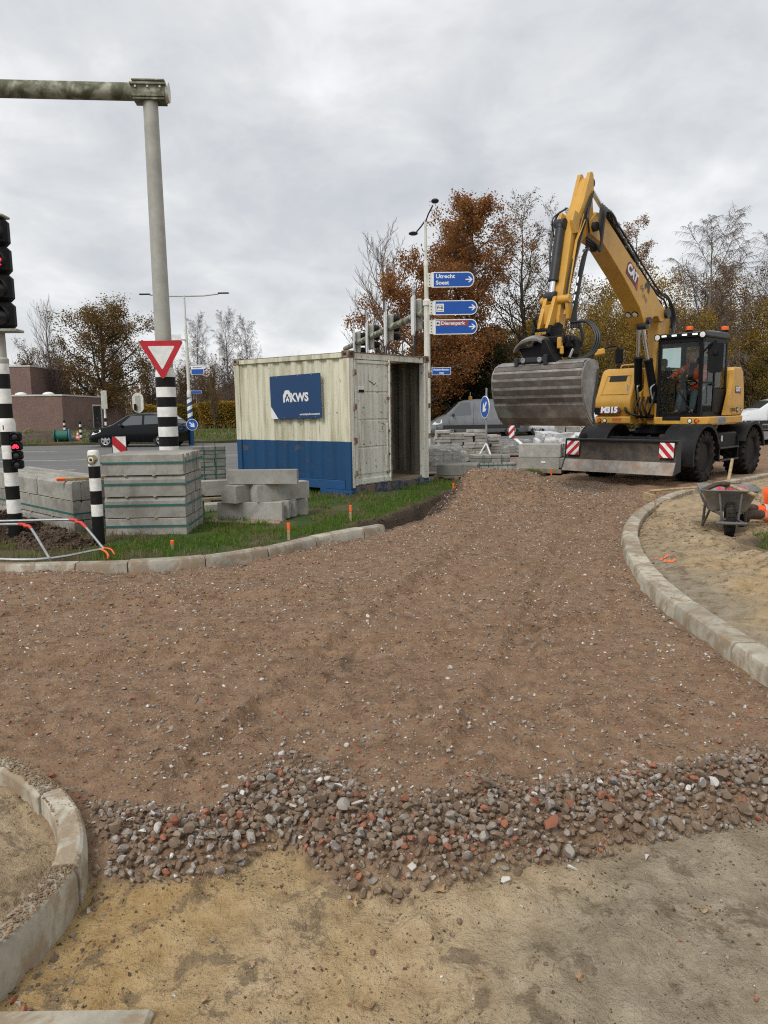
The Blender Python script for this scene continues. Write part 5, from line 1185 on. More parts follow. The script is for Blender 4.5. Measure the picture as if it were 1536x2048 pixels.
cat_logo(boom, frame((2.20, .054, 4.15), tuple(d30), tuple(u30)), .40)
text_obj('owner_lettering', 'de', .17, m_decalbg, frame((1.78, .054, 3.93), tuple(d30), tuple(u30)), boom, bold=.0)
text_obj('owner_lettering', 'Wit', .15, m_decalbg, frame((1.66, .054, 3.74), tuple(d30), tuple(u30)), boom, bold=.0)
mb = MB(); M_ = frame((1.55, .053, 3.97), tuple(d30), tuple(u30))
mb.prism([(-.12, -.02), (-.07, .10), (-.02, .06), (.05, .09), (.10, .02), (.13, -.09), (.08, -.06), (.05, -.10), (.03, -.03), (-.04, -.02), (-.06, -.10), (-.09, -.09)], 0, .003, 'z', M_); mb.build('owner_emblem', m_decalb, boom, None)
for yl in (-.24, -.09):
    M_ = frame((1.76, yl, 3.43), (0, 1, 0), None, (.75, 0, -.65)); mb = MB(); mb.lathe([(.05, -.06), (.068, -.02), (.07, .02), (.058, .024)], 18, M_); mb.box((-.0, .05, -.05), (.05, .09, .05), M_); q = mb.build('boom_lamp', m_blackp, boom)
    mb = MB(); mb.lathe([(.056, .0), (.053, .026), (.0, .032)], 18, M_); mb.build('lens', m_lamp, q)
def ram(name, p0, p1, split_, rb_, rr_, mb_=m_black, eye=True):
    p0, p1 = Vector(p0), Vector(p1); q = p0.lerp(p1, split_); mb = MB(); mb.cyl(p0, q, rb_, n=18); mb.cyl(p0.lerp(p1, split_-.03), q, rb_*1.14, n=18); mb.cyl(p0.lerp(p1, .02), p0.lerp(p1, .06), rb_*1.1, n=18)
    if eye: mb.cyl(p0+Vector((0, -.09, 0)), p0+Vector((0, .09, 0)), rb_*1.05, n=14)
    o = part(name, mb, mb_); mb = MB(); mb.cyl(q, p1, rr_, n=16); r = mb.build('piston_rod', m_chrome, o)
    mb = MB(); mb.cyl(p1+Vector((0, -.10, 0)), p1+Vector((0, .10, 0)), rr_*1.9, n=14); mb.build('rod_eye', m_darkgrey, o); return o
ram('lift_cylinder', (.88, -.42, 1.62), (1.44, -.17, 3.24), .60, .085, .045)
ram('lift_cylinder', (1.00, .02, 1.70), (1.57, -.02, 3.20), .55, .085, .042)
ram('adjusting_cylinder', (.18, -.30, 2.2), (.30, -.30, 3.56), .5, .07, .045)
ram('stick_cylinder', (1.90, -.12, 4.50), (3.66, -.12, 5.62), .62, .075, .045, m_darkgrey)
ST = [(3.66, 5.62), (3.70, 5.70), (3.78, 5.70), (3.86, 5.60), (4.02, 5.24), (4.30, 4.86), (4.36, 4.66), (4.50, 4.0), (4.72, 3.15), (4.72, 2.98), (4.62, 2.92), (4.52, 2.98), (4.30, 3.8), (4.02, 4.5), (3.80, 4.68), (3.62, 4.72), (3.58, 4.85), (3.62, 5.1), (3.66, 5.4)]
mb = MB(); mb.prism([p for p in ST], -.225, -.015, 'y'); stick = part('stick', mb, m_yellow, bevel=.014)
mb = MB()
for y0, y1 in ((-.255, -.185), (-.055, .015)): mb.prism([(3.67, 5.46), (3.69, 5.74), (3.74, 5.79), (3.81, 5.77), (3.87, 5.62), (4.03, 5.22), (4.24, 4.9), (4.1, 4.9), (3.9, 5.2), (3.72, 5.3)], y0, y1, 'y')
mb.build('stick_cheek', m_yellow, stick, 35, .012)
mb = MB()
for y0, y1 in ((-.28, -.22), (-.02, .04)): mb.prism([(4.16, 4.98), (4.34, 5.02), (4.42, 4.84), (4.34, 4.62), (4.2, 4.66)], y0, y1, 'y')
mb.build('cylinder_lug', m_yellow, stick, 35, .008)
ram('bucket_cylinder', (4.38, -.22, 4.82), (4.66, -.22, 3.52), .78, .085, .05, m_darkgrey)
mb = MB(); mb.cyl((4.64, -.42, 3.46), (4.64, .16, 3.46), .075, n=18)
for y in (-.36, .10):
    mb.prism([(4.60, 3.54), (4.70, 3.52), (4.62, 3.12), (4.50, 3.08), (4.46, 3.16)], y-.03, y+.03, 'y'); 
for y in (-.28, -.10): mb.prism([(4.60, 3.52), (4.74, 3.52), (4.98, 2.96), (4.92, 2.86), (4.80, 2.90)], y-.035, y+.035, 'y')
mb.box((4.80, -.19, 3.2), (.06, .16, .34), Matrix.Translation((0, 0, 0)))
part('bucket_link', mb, m_yellow, bevel=.008)
mb = MB()
for k, yy1 in enumerate((-.03, .01)): mb.tube([(4.02, .03+.02*k, 5.0-.1*k), (4.28, .03+.02*k, 4.5), (4.44, .03+.02*k, 3.9), (4.62, .03+.02*k, 3.2)], .014, 6)
part('steel_pipe', mb, m_yellow)
# tiltrotator and bucket
mb = MB(); mb.box((4.82, -.17, 2.86), (.34, .42, .20), b=.03); mb.prism([(4.62, 3.02), (4.75, 3.06), (4.9, 2.98), (5.02, 3.0), (5.06, 2.86), (4.98, 2.74), (4.66, 2.74)], -.36, -.30, 'y'); mb.prism([(4.62, 3.02), (4.75, 3.06), (4.9, 2.98), (5.02, 3.0), (5.06, 2.86), (4.98, 2.74), (4.66, 2.74)], -.04, .02, 'y')
mb.tube([(4.98, -.32, 2.98), (5.02, -.32, 3.10), (4.95, -.32, 3.16)], .035, 6)
cp = part('quick_coupler', mb, m_black, bevel=.01)
text_obj('coupler_lettering', 'engcon', .085, m_yellow, frame((5.03, -.19, 2.87), (0, 1, 0), (0, 0, 1)), cp, bold=.002)
mb = MB(); mb.box((4.86, .05, 2.72), (.5, .6, .16), b=.03); mb.cyl((4.95, -.1, 2.70), (4.95, -.1, 2.42), .26, n=24); mb.box((4.80, .28, 2.60), (.3, .26, .34), b=.05); mb.cyl((4.7, .30, 2.5), (5.0, .42, 2.75), .06); mb.cyl((4.95, -.40, 2.60), (4.70, -.42, 2.86), .07)
mb.box((4.98, .36, 2.68), (.16, .12, .2), b=.02); part('tiltrotator', mb, m_black, bevel=.01)
mb = MB(); cov = spline([(5.16, -.56, 2.60), (5.22, -.44, 2.70), (5.24, -.25, 2.77), (5.24, -.05, 2.78), (5.22, .06, 2.73)], 5)
mb.loft([[p+Vector((-.10, 0, .02)), p+Vector((.05, 0, .03)), p+Vector((.16, 0, -.03)), p+Vector((.15, 0, -.07)), p+Vector((.03, 0, -.03)), p+Vector((-.10, 0, -.03))] for p in cov]); part('hitch_cover', mb, m_bucket, None, 50)
mb = MB(); mb.prism([(-.50, 2.60), (.06, 2.66), (.10, 2.38), (-.34, 2.36)], 5.05, 5.24, 'x'); mb.prism([(.04, 2.72), (.12, 2.72), (.36, 2.30), (.16, 2.30), (.02, 2.5)], 5.10, 5.34, 'x'); part('tilt_hitch', mb, m_black, bevel=.012)
mb = MB(); mb.box((5.30, -.14, 2.385), (.16, .66, .10), b=.02); mb.box((5.30, -.44, 2.36), (.22, .07, .16), b=.01); mb.box((5.30, .16, 2.38), (.22, .07, .18), b=.01); o = part('hitch_bar', mb, m_darkgrey)
for yy1 in (-.30, .04):
    mb = MB(); mb.lathe([(.045, 0), (.045, .02), (.028, .022), (.028, .012), (0, .012)], 16, frame((5.375, yy1, 2.385), (0, 1, 0), None, (1, 0, 0))); mb.build('hitch_bolt', m_steel, o)
mb = MB(); mb.box((5.12, .27, 2.66), (.10, .08, .20), b=.02); mb.box((5.12, .31, 2.54), (.06, .06, .14), b=.015); part('lock_lever', mb, m_yellow)
mb = MB(); mb.tube([(5.0, .46, 2.56), (5.02, .40, 2.42)], .022, 8); part('tilt_piston', mb, m_chrome)
BP = [(4.98, 2.305), (5.10, 2.355), (5.24, 2.35), (5.36, 2.29), (5.44, 2.18), (5.465, 2.05), (5.46, 1.90), (5.425, 1.76), (5.375, 1.63), (5.31, 1.51), (5.24, 1.41), (5.07, 1.27)]
mb = MB(); inn = [(x-.03, z-.018) for x, z in BP]; mb.prism(band(BP, inn), -.90, .90, 'y'); bucket = part('bucket', mb, m_bucket, None, 30)
side = BP+[(5.03, 1.275), (5.10, 1.45), (5.07, 1.72), (4.99, 2.0), (4.95, 2.2)]
for y0, y1 in ((-.93, -.90), (.90, .93)):
    mb = MB(); mb.prism(side, y0, y1, 'y'); mb.build('side_plate', m_bucket, bucket, None)
    mb = MB(); ed = [(p[0], p[1]) for p in [(5.03, 1.275), (5.10, 1.45), (5.07, 1.72), (4.99, 2.0), (4.95, 2.2)]]; mb.prism(band(ed, [(x+.05, z) for x, z in ed]), y0-.012, y1+.012, 'y'); mb.build('side_edge', m_darkgrey, bucket, None)
for k in range(3, 8):
    a, b = Vector((BP[k][0], 0, BP[k][1])), Vector((BP[k+1][0], 0, BP[k+1][1])); t = (b-a).normalized(); nn = Vector((-t.z, 0, t.x)); nn = nn if nn.x > 0 else -nn
    p = a+t*.02; q = a+t*((b-a).length-.035)
    mb = MB(); mb.add([(v.x, y, v.z) for y in (-.895, .895) for v in (p, p+nn*.026, q+nn*.010, q)], [(0, 1, 2, 3), (4, 7, 6, 5), (0, 4, 5, 1), (1, 5, 6, 2), (2, 6, 7, 3), (3, 7, 4, 0)]); mb.build('wear_bar', m_bucketdark, bucket, None)
a, b = Vector((BP[9][0], 0, BP[9][1])), Vector((BP[11][0], 0, BP[11][1])); mb = MB()
mb.add([(v[0], y, v[1]) for y in (-.92, .92) for v in ((5.375, 1.625), (5.40, 1.615), (5.265, 1.39), (5.09, 1.245), (5.06, 1.26), (5.24, 1.41))], [(0, 1, 2, 3, 4, 5), (6, 11, 10, 9, 8, 7)]+[(i, (i+1) % 6, 6+(i+1) % 6, 6+i) for i in range(6)]); mb.build('cutting_edge', m_bucket, bucket, None, .004)
mb = MB(); mb.prism([(5.12, 2.352), (5.20, 2.358), (5.34, 2.318), (5.36, 2.30), (5.34, 2.33), (5.2, 2.372), (5.12, 2.366)], -.88, .88, 'y'); mb.build('top_plate', m_bucket, bucket, None)
# hoses
hs = MB()
def hose(P, r=.02, n=7, N_=6): hs.tube(spline(P, N_), r, n)
for k in range(5):
    o_ = .045*k; hose([(3.05-o_, -.2+.07*k, 5.02-o_*.4), (3.30, -.02+.05*k, 5.28-o_), (3.56+o_*.3, .10+.03*k, 5.16-.5*o_), (3.66, .14+.02*k, 4.86), (3.60+o_, .15+.02*k, 4.56-o_), (3.78+o_*.5, .12+.02*k, 4.38+o_*.5), (4.02, .08, 4.42+o_)], .024)
for k in range(5): hose([(.45-.05*k, -.30+.08*k, 3.0), (.50, -.28+.08*k, 3.62+.03*k), (.86, -.26+.075*k, 3.80+.02*k), (1.30, -.26+.075*k, 4.02+.02*k), (2.2, -.26+.07*k, 4.55+.03*k), (3.0, -.24+.07*k, 5.0+.03*k)], .02)
for k in range(3): hose([(.55-.06*k, .06+.03*k, 2.2), (.42, .05+.03*k, 2.9), (.28, .03+.03*k, 3.4), (.46, .0, 3.85), (.9, -.05, 3.95), (1.4, -.1, 4.15)], .022)
for k in range(3): hose([(1.05, -.30+.1*k, 1.75), (1.22, -.32+.12*k, 1.52), (1.12, -.30+.12*k, 1.34), (.9, -.2+.1*k, 1.32)], .024)
for k in range(2): hose([(1.08, -.52+.02*k, 1.62), (1.30, -.50+.02*k, 1.50), (1.24, -.36, 1.38), (1.1, -.1, 1.36), (1.22, .04, 1.5), (1.12, .07, 1.85)], .022)
for k in range(4): hose([(3.98+.03*k, .09+.02*k, 4.40), (4.20, .12+.02*k, 4.20), (4.34, .10+.02*k, 3.7), (4.52, .12+.03*k, 3.2), (4.66, .20+.05*k, 2.95)], .019)
for k in range(3): hose([(4.62, .18, 3.05), (4.62, .50+.03*k, 3.02), (4.68, .70+.04*k, 2.76), (4.74, .62+.04*k, 2.48), (4.85, .40, 2.40-.02*k), (4.88, .25, 2.55)], .024)
hose([(4.70, .30, 2.42), (4.64, .42, 2.75), (4.66, .36, 3.02)], .03); hose([(3.95, .08, 5.12), (4.1, .16, 4.9), (4.02, .14, 4.66)], .02); hose([(4.30, -.30, 5.05), (4.44, -.36, 4.9), (4.42, -.34, 4.6)], .015)
for k in range(3): hose([(3.72+.05*k, .035, 5.45-.05*k), (3.92+.05*k, .045, 5.0), (4.16+.04*k, .03, 4.5), (4.40+.04*k, .03, 3.85), (4.56+.03*k, .03, 3.3)], .015)
for k in range(2): hose([(4.10, -.27-.03*k, 5.15), (4.34, -.34-.02*k, 4.95), (4.50, -.34-.02*k, 4.4), (4.56, -.32, 4.0)], .014)
for x, z in ((1.5, 4.05), (2.0, 4.34), (2.5, 4.63)): hs.box((x, -.12, z), (.06, .36, .05))
part('hydraulic_hose', hs, m_hose)
mb = MB()
mb.tube(spline([(1.12, -.48, 1.72), (1.20, -.50, 1.92), (1.10, -.55, 2.02), (1.02, -.5, 1.98)], 4), .018, 6); mb.tube(spline([(1.10, -.30, 1.70), (1.20, -.28, 1.96), (1.08, -.30, 2.0)], 4), .018, 6); mb.tube(spline([(1.18, .06, 1.70), (1.24, .04, 1.92), (1.14, .08, 2.02)], 4), .018, 6)
for k in range(4): mb.cyl((4.30+.05*k, .11, 3.86-.16*k), (4.33+.05*k, .11, 3.76-.16*k), .028, n=8)
for x, z in ((2.7, 5.0), (2.85, 5.09), (3.0, 5.17), (2.4, 4.78)): mb.cyl((x, .0, z), (x+.06, .0, z+.05), .035, n=8)
for k in range(3): mb.cyl((3.95+.03*k, .09, 4.40-.01*k), (4.06+.03*k, .10, 4.34), .03, n=8)
part('hose_fitting', mb, m_steel)

# ------------------------------------------------------------------ people
def skin(name, verts, edges, rad, m_, parent, sub=2, root=0):
    me = bpy.data.meshes.new(name); me.from_pydata([tuple(v) for v in verts], edges, []); o = bpy.data.objects.new(name, me); COL.objects.link(o)
    md = o.modifiers.new('skin', 'SKIN'); md.use_smooth_shade = True
    for i, d_ in enumerate(me.skin_vertices[0].data):
        r = rad[i]; d_.radius = r if isinstance(r, tuple) else (r, r); d_.use_root = (i == root)
    ss = o.modifiers.new('sub', 'SUBSURF'); ss.levels = sub; ss.render_levels = sub
    dg = bpy.context.evaluated_depsgraph_get(); dg.update(); me2 = bpy.data.meshes.new_from_object(o.evaluated_get(dg)); bpy.data.objects.remove(o)
    me2.materials.clear(); me2.materials.append(m_); me2.polygons.foreach_set('use_smooth', [True]*len(me2.polygons))
    return link(name, me2, parent)
def chain(idx): return [(idx[i], idx[i+1]) for i in range(len(idx)-1)]
def hand(parent, wrist, dirv, palm_n, m_=None, curl=.5, scale=1.0, side=1):
    """palm with four bent fingers and a thumb; dirv points along the fingers, palm_n out of the palm"""
    M_ = frame(tuple(wrist), tuple(dirv), None, tuple(palm_n)); V, E, Rr = [], [], []
    def add_(p, r): V.append(M_ @ (Vector(p)*scale)); Rr.append(r*scale); return len(V)-1
    c0 = add_((0, 0, 0), .024); c1 = add_((.05, 0, 0), (.034)); E.append((c0, c1))
    for k, (yy, L) in enumerate(((-.033, .066), (-.011, .076), (.011, .072), (.032, .058))):
        a = add_((.085, yy*side, 0), .0105); b = add_((.085+L*.45, yy*side*1.05, L*.18*curl), .0095); c_ = add_((.085+L*.80, yy*side*1.05, L*.55*curl), .0085); d_ = add_((.085+L*(1.0-.1*curl), yy*side*1.05, L*.95*curl), .0075)
        E += [(c1, a), (a, b), (b, c_), (c_, d_)]
    a = add_((.035, -.042*side, .012), .012); b = add_((.07, -.060*side, .028), .0105); c_ = add_((.095, -.055*side, .045), .009); E += [(c1, a), (a, b), (b, c_)]
    return skin('hand', V, E, Rr, m_ or m_skin, parent, 2)
def head(parent, c, fwd, up=(0, 0, 1), s=1.0, bald=True):
    """c = centre of the skull; face towards fwd"""
    M_ = frame(c, fwd, None, up); mb = MB(); rings = []
    prof = [(-.125, .045, .052, .020), (-.105, .060, .060, .022), (-.075, .074, .066, .014), (-.04, .084, .072, .006), (0, .093, .077, 0), (.04, .097, .078, -.004), (.075, .088, .070, -.006), (.102, .062, .050, -.006), (.116, .026, .022, -.006)]
    for z, rx, ry, ox in prof: rings.append([((ox+rx*math.cos(2*math.pi*k/20))*s, ry*math.sin(2*math.pi*k/20)*s, z*s) for k in range(20)])
    mb.loft(rings, M=M_)
    mb.loft([[(x*s, y*s, z*s) for x, y, z in r] for r in ([(.088, -.008, .012), (.088, .008, .012), (.086, .008, .020), (.086, -.008, .020)], [(.108, -.016, -.030), (.108, .016, -.030), (.098, .010, -.018), (.098, -.010, -.018)], [(.088, -.013, -.040), (.088, .013, -.040), (.085, .010, -.035), (.085, -.010, -.035)])], M=M_)
    for sy in (-1, 1): mb.sphere((-.005*s, sy*.080*s, -.012*s), (.020*s, .010*s, .032*s), 8, 6, M_)
    mb.cyl((-.015*s, 0, -.08*s), (-.035*s, 0, -.20*s), .055*s, .060*s, 12, M_)
    o = mb.build('head', m_skin, parent, 60)
    mb = MB()
    for sy in (-1, 1): mb.sphere((.086*s, sy*.032*s, .012*s), .011*s, 8, 6, M_)
    mb.build('eye', m_decalb, o)
    mb = MB(); mb.box((.089*s, 0, -.066*s), (.01*s, .045*s, .008*s), M_, .002)
    for sy in (-1, 1): mb.box((.090*s, sy*.034*s, .034*s), (.012*s, .036*s, .008*s), M_, .002)
    mb.build('mouth_and_brows', m_boot, o); return o
op = thing('person', 'bald excavator operator in orange hi-vis jacket leaning forward inside the cab', 'person', tuple(ex.matrix_basis @ Vector((.3, .6, 1.7))), R_(-135.5))
O = Vector((.30, .60, 1.70)); L_ = lambda x, y, z: Vector((x, y, z))-O
V = [L_(.22, .60, 1.78), L_(.26, .60, 1.98), L_(.34, .60, 2.22), L_(.41, .58, 2.38), L_(.45, .57, 2.47),
     L_(.40, .40, 2.36), L_(.62, .33, 2.24), L_(.86, .32, 2.17), L_(.36, .80, 2.34), L_(.52, .86, 2.12), L_(.66, .78, 2.02),
     L_(.30, .50, 1.76), L_(.70, .47, 1.84), L_(.86, .45, 1.44), L_(.98, .45, 1.39), L_(.30, .70, 1.76), L_(.70, .74, 1.84), L_(.86, .76, 1.44), L_(.98, .76, 1.39)]
E_ = [(0, 1), (1, 2), (2, 3), (3, 4), (3, 5), (5, 6), (6, 7), (3, 8), (8, 9), (9, 10), (0, 11), (11, 12), (12, 13), (13, 14), (0, 15), (15, 16), (16, 17), (17, 18)]
Rr = [(.13, .15), (.12, .145), (.12, .16), (.075, .085), .05, .062, .045, .034, .062, .045, .034, .085, .062, .045, .04, .085, .062, .045, .04]
skin('body', V, E_, [tuple(q*.93 for q in r) if isinstance(r, tuple) else r*.9 for r in Rr], m_skin, op)
JV = V[:4]+V[5:11]; JE = [(0, 1), (1, 2), (2, 3), (3, 4), (4, 5), (5, 6), (3, 7), (7, 8), (8, 9)]; JR = [(.145, .165), (.135, .16), (.135, .175), (.085, .10), .075, .060, .048, .075, .060, .048]
jk = skin('jacket', JV, JE, JR, m_hivis, op)
def cuff(p, q, r, w_, parent, m_=m_reflect): p, q = Vector(p), Vector(q); t = (q-p).normalized(); mb = MB(); mb.lathe([(r, -w_/2), (r*1.03, -w_/4), (r*1.03, w_/4), (r, w_/2)], 20, frame(tuple(p), tuple(t.orthogonal()), None, tuple(t)), caps=False); return mb.build('reflective_band', m_, parent, 60)
cuff(JV[4].lerp(JV[5], .55), JV[5], .074, .05, jk); cuff(JV[5].lerp(JV[6], .6), JV[6], .060, .05, jk); cuff(JV[7].lerp(JV[8], .55), JV[8], .074, .05, jk)
mb = MB()
for zz1, sx_, sy_ in ((1.93, .148, .178), (2.10, .146, .184)): mb.loft([[(L_(.245+(zz1-1.93)*.42, .6, zz1+dz)+Vector((sx_*math.cos(a*math.pi/12), sy_*math.sin(a*math.pi/12), .04*math.cos(a*math.pi/12)*-1))) for a in range(24)] for dz in (-.028, .028)], True, False)
mb.build('reflective_band', m_reflect, jk, 60)
mb = MB(); mb.loft([[(L_(.40, .585, 2.40)+Vector((.085*math.cos(a*math.pi/8)*k, .10*math.sin(a*math.pi/8)*k, h_+.03*math.cos(a*math.pi/8)*-1))) for a in range(16)] for h_, k in ((-.03, 1.15), (.03, 1.0), (.08, .85))], True, False); mb.prism([(-.06, 0), (.06, 0), (.035, -.28), (-.035, -.28)], -.01, .02, 'z', frame(tuple(L_(.50, .58, 2.37)), (0, 1, 0), (-.28, 0, 1))); mb.build('collar', m_navy, jk, 60)
skin('trousers', [V[0]]+V[11:14]+V[15:18], [(0, 1), (1, 2), (2, 3), (0, 4), (4, 5), (5, 6)], [(.15, .165), .098, .078, .066, .098, .078, .066], m_jeans, op)
for i in (13, 17):
    skin('shoe', [V[i]+Vector((-.03, 0, -.02)), V[i]+Vector((.06, 0, -.05)), V[i]+Vector((.17, 0, -.065))], [(0, 1), (1, 2)], [.055, .05, .04], m_boot, op)
head(op, tuple(L_(.515, .545, 2.605)), (.80, -.30, -.52), (.50, -.1, .85))
hand(op, V[7], (.9, -.1, -.3), (0, 0, -1), curl=.6); hand(op, V[10], (.75, -.4, .0), (0, 0, -1), curl=.6, side=-1)
# ------------------------------------------------------------------ site container (front right = door end)
CA = math.atan2(.62, -.785)                     # long side runs away to the left from the near corner
cont = thing('site_container', 'weathered cream and blue ten foot site container with its right door open', 'container', (-.575, 13.21, .02), CA)
# local frame: +x along the long side (away), -y outwards of the long side is towards the camera ... door end lies on x=0, width along -y
LX, WY, HT = 3.0, 2.42, 2.57
def cp_(name, mb, m_, parent=None, smooth=None, bevel=.0): return mb.build(name, m_, parent or cont, smooth, bevel)
# corrugated side panels as folded sheets with thickness
def corr(x0, x1, ybase, out, z0, z1, dep=.036, pitch=.30):
    pts = []; x = x0
    while x < x1-.01:
        for dx, dy in ((0, 0), (.105, 0), (.145, dep), (.255, dep)):
            if x+dx <= x1: pts.append((x+dx, ybase-out*dy))
        x += pitch
    pts.append((x1, ybase)); return pts
def sheet_wall(name, pts, z0, z1, th, axis, m_):
    o_ = [(a, b) for a, b in pts]; n_ = len(o_); mb = MB()
    V = [(a, b, z) if axis == 'x' else (b, a, z) for z in (z0, z1) for a, b in o_]+[(a, b+th, z) if axis == 'x' else (b+th, a, z) for z in (z0, z1) for a, b in o_]
    F = []
    for i in range(n_-1): F += [(i, i+1, n_+i+1, n_+i), (2*n_+i, 3*n_+i, 3*n_+i+1, 2*n_+i+1)]
    mb.add(V, F); return cp_(name, mb, m_)
SIDE_Y0 = .0       # outer long side (towards the camera)
# y axis: with rotation CA, +y local = (-sin, cos) -> points to the camera-left; the camera sees the +y side
sgn = 1
sheet_wall('side_wall', [(a, -b) for a, b in corr(.14, LX-.14, .035, -1, .2, 2.4)], .30, 2.46, -.004, 'x', m_cont)
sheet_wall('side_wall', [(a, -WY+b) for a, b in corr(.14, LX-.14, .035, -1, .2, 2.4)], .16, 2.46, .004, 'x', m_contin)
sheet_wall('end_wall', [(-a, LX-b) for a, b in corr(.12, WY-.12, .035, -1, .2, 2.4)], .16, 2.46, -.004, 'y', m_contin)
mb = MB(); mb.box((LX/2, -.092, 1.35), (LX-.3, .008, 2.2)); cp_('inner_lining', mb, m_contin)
for x in (.07, LX-.07):
    for y in (-.07, -WY+.07):
        if y > -1 and x < 1:
            mb = MB(); mb.box((x, -.028, HT/2), (.135, .05, HT-.24), b=.006); cp_('corner_post', mb, m_cont); mb = MB(); mb.box((x, -.096, HT/2), (.137, .082, HT-.24), b=.006); cp_('corner_post', mb, m_contdoor)
        else: mb = MB(); mb.box((x, y, HT/2), (.135, .135, HT-.24), b=.008); cp_('corner_post', mb, m_cont if y > -1 and x > 1 else m_contdoor)
        for z in (.06, HT-.06):
            mb = MB(); mb.box((x, y, z), (.17, .165, .12), b=.006); o = cp_('corner_casting', mb, m_rust if z > 1 else m_bandbl)
            mb = MB()
            for dx, dy in ((.083 if x > 1 else -.083, 0), (0, .081 if y > -1 else -.081)):
                mb.M = Matrix.Translation((x+dx, y+dy, z)); mb.box((0, 0, 0), (.012 if dx else .07, .012 if dy else .07, .05)); mb.M = None
            mb.build('casting_hole', m_decalb, o, None)
mb = MB(); mb.box((LX/2, -.045, HT-.075), (LX-.3, .075, .085), b=.006); cp_('top_rail', mb, m_cont)
mb = MB(); mb.box((LX/2, -WY+.045, HT-.075), (LX-.3, .075, .085), b=.006); cp_('top_rail', mb, m_cont)
mb = MB(); mb.box((.07, -WY/2, HT-.085), (.11, WY-.31, .11), b=.006); cp_('door_header', mb, m_contdoor)
mb = MB(); mb.box((.07, -WY/2, HT-.025), (.14, WY-.33, .012)); mb.box((LX/2, -.05, HT-.028), (LX-.34, .085, .008)); cp_('rust_strip', mb, m_rust)
mb = MB(); mb.box((LX/2, -.05, .215), (LX-.3, .09, .16), b=.006); mb.box((.45, -.05, .07), (.62, .085, .128), b=.006); mb.box((LX-.55, -.05, .07), (.82, .085, .128), b=.006); mb.box((1.62, -.05, .07), (.62, .085, .128), b=.006); cp_('bottom_rail', mb, m_bandbl)
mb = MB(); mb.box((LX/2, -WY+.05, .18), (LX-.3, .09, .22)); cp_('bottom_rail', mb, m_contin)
mb = MB(); mb.box((.07, -WY/2, .10), (.13, WY-.31, .17), b=.008); cp_('door_sill', mb, worn('worn_blue_sill', (.025, .05, .10), (.20, .14, .09), .8, 6, .75, bumps=.4, dlow=.42, dhigh=.58))
mb = MB(); mb.box((LX/2, -WY/2, .20), (LX-.15, WY-.2, .05)); cp_('floor', mb, m_pallet)
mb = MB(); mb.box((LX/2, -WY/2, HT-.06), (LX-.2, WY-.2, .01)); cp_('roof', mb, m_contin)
for k in range(1): pass
# closed left door (near the corner): frame, four panels with horizontal folds, bars
dw = (WY-.29)/2
mb = MB(); y0, y1 = -.145, -.145-dw; z0, z1 = .20, HT-.15
door = None
mb.box((.045, (y0+y1)/2, (z0+z1)/2), (.03, dw-.01, z1-z0)); door = cp_('door', mb, m_contdoor)
hh = (z1-z0-.25)/4
for k in range(4):
    za = z0+.18+k*hh; mb = MB(); mb.box((.024, (y0+y1)/2, za+hh/2), (.014, dw-.17, hh-.03), b=.005); mb.build('door_panel', m_contdoor, door, None)
mb = MB()
for y in (y0-.035, y1+.045): mb.box((.020, y, (z0+z1)/2), (.035, .06, z1-z0), b=.006)
mb.box((.020, (y0+y1)/2, z1-.03), (.03, dw-.14, .05)); mb.box((.020, (y0+y1)/2, z0+.06), (.03, dw-.14, .08)); mb.build('door_frame', m_contdoor, door, None)
mb = MB(); mb.box((.012, y1+.02, (z0+z1)/2), (.025, .03, z1-z0)); mb.build('door_gasket', m_rust, door, None)
mb = MB(); mb.cyl((-.025, y1+.10, .28), (-.025, y1+.10, HT-.10), .017, n=10); br = mb.build('lock_rod', m_contdoor, door)
mb = MB()
for z in (.40, .72, 1.15, 1.75, 2.38): mb.box((-.012, y1+.10, z), (.05, .07, .045), b=.006)
mb.build('rod_bracket', m_rust, br)
mb = MB(); mb.box((-.035, y1+.19, .98), (.02, .035, .62), b=.005); mb.box((-.03, y1+.22, .62), (.03, .03, .20)); mb.build('lock_handle', m_contdoor, br)
for z in (.42, 1.0, 1.6, 2.2): mb = MB(); mb.cyl((.0, -.125, z-.06), (.0, -.125, z+.06), .022, n=8); mb.box((.01, -.16, z), (.02, .09, .10)); mb.build('hinge', m_rust, door)
mb = MB(); mb.box((.014, y0-.20, 1.90), (.006, .17, .11)); st = mb.build('door_label', m_white, door, None)
mb = MB(); mb.box((.0095, y0-.20, 1.875), (.005, .15, .05)); mb.build('label_print', m_blackp, st, None)
mb = MB(); mb.tube([(.015, y0-.42, 2.06), (.012, y0-.50, 2.03), (.012, y0-.56, 1.99), (.012, y0-.62, 2.03)], .006, 5); mb.build('scratch', m_decalb, door)
# opened right door, folded back against the far side
M_ = Matrix.Translation((.04, -WY-.03, 0))
mb = MB(); mb.box((.62, 0, (z0+z1)/2), (1.06, .04, z1-z0), M_); od = cp_('open_door', mb, m_contdoor)
mb = MB()
for xx1 in (.03, 1.06): mb.box((.05+xx1*.98, -.03, (z0+z1)/2), (.06, .04, z1-z0), M_)
for x in (.36, .70): mb.cyl((x, -.06, .25), (x, -.06, 2.45), .017, n=8, M=M_)
for z in (.42, 1.0, 1.6, 2.2): mb.box((.01, -.02, z), (.08, .08, .10), M_)
mb.build('lock_rod', m_rust, od)
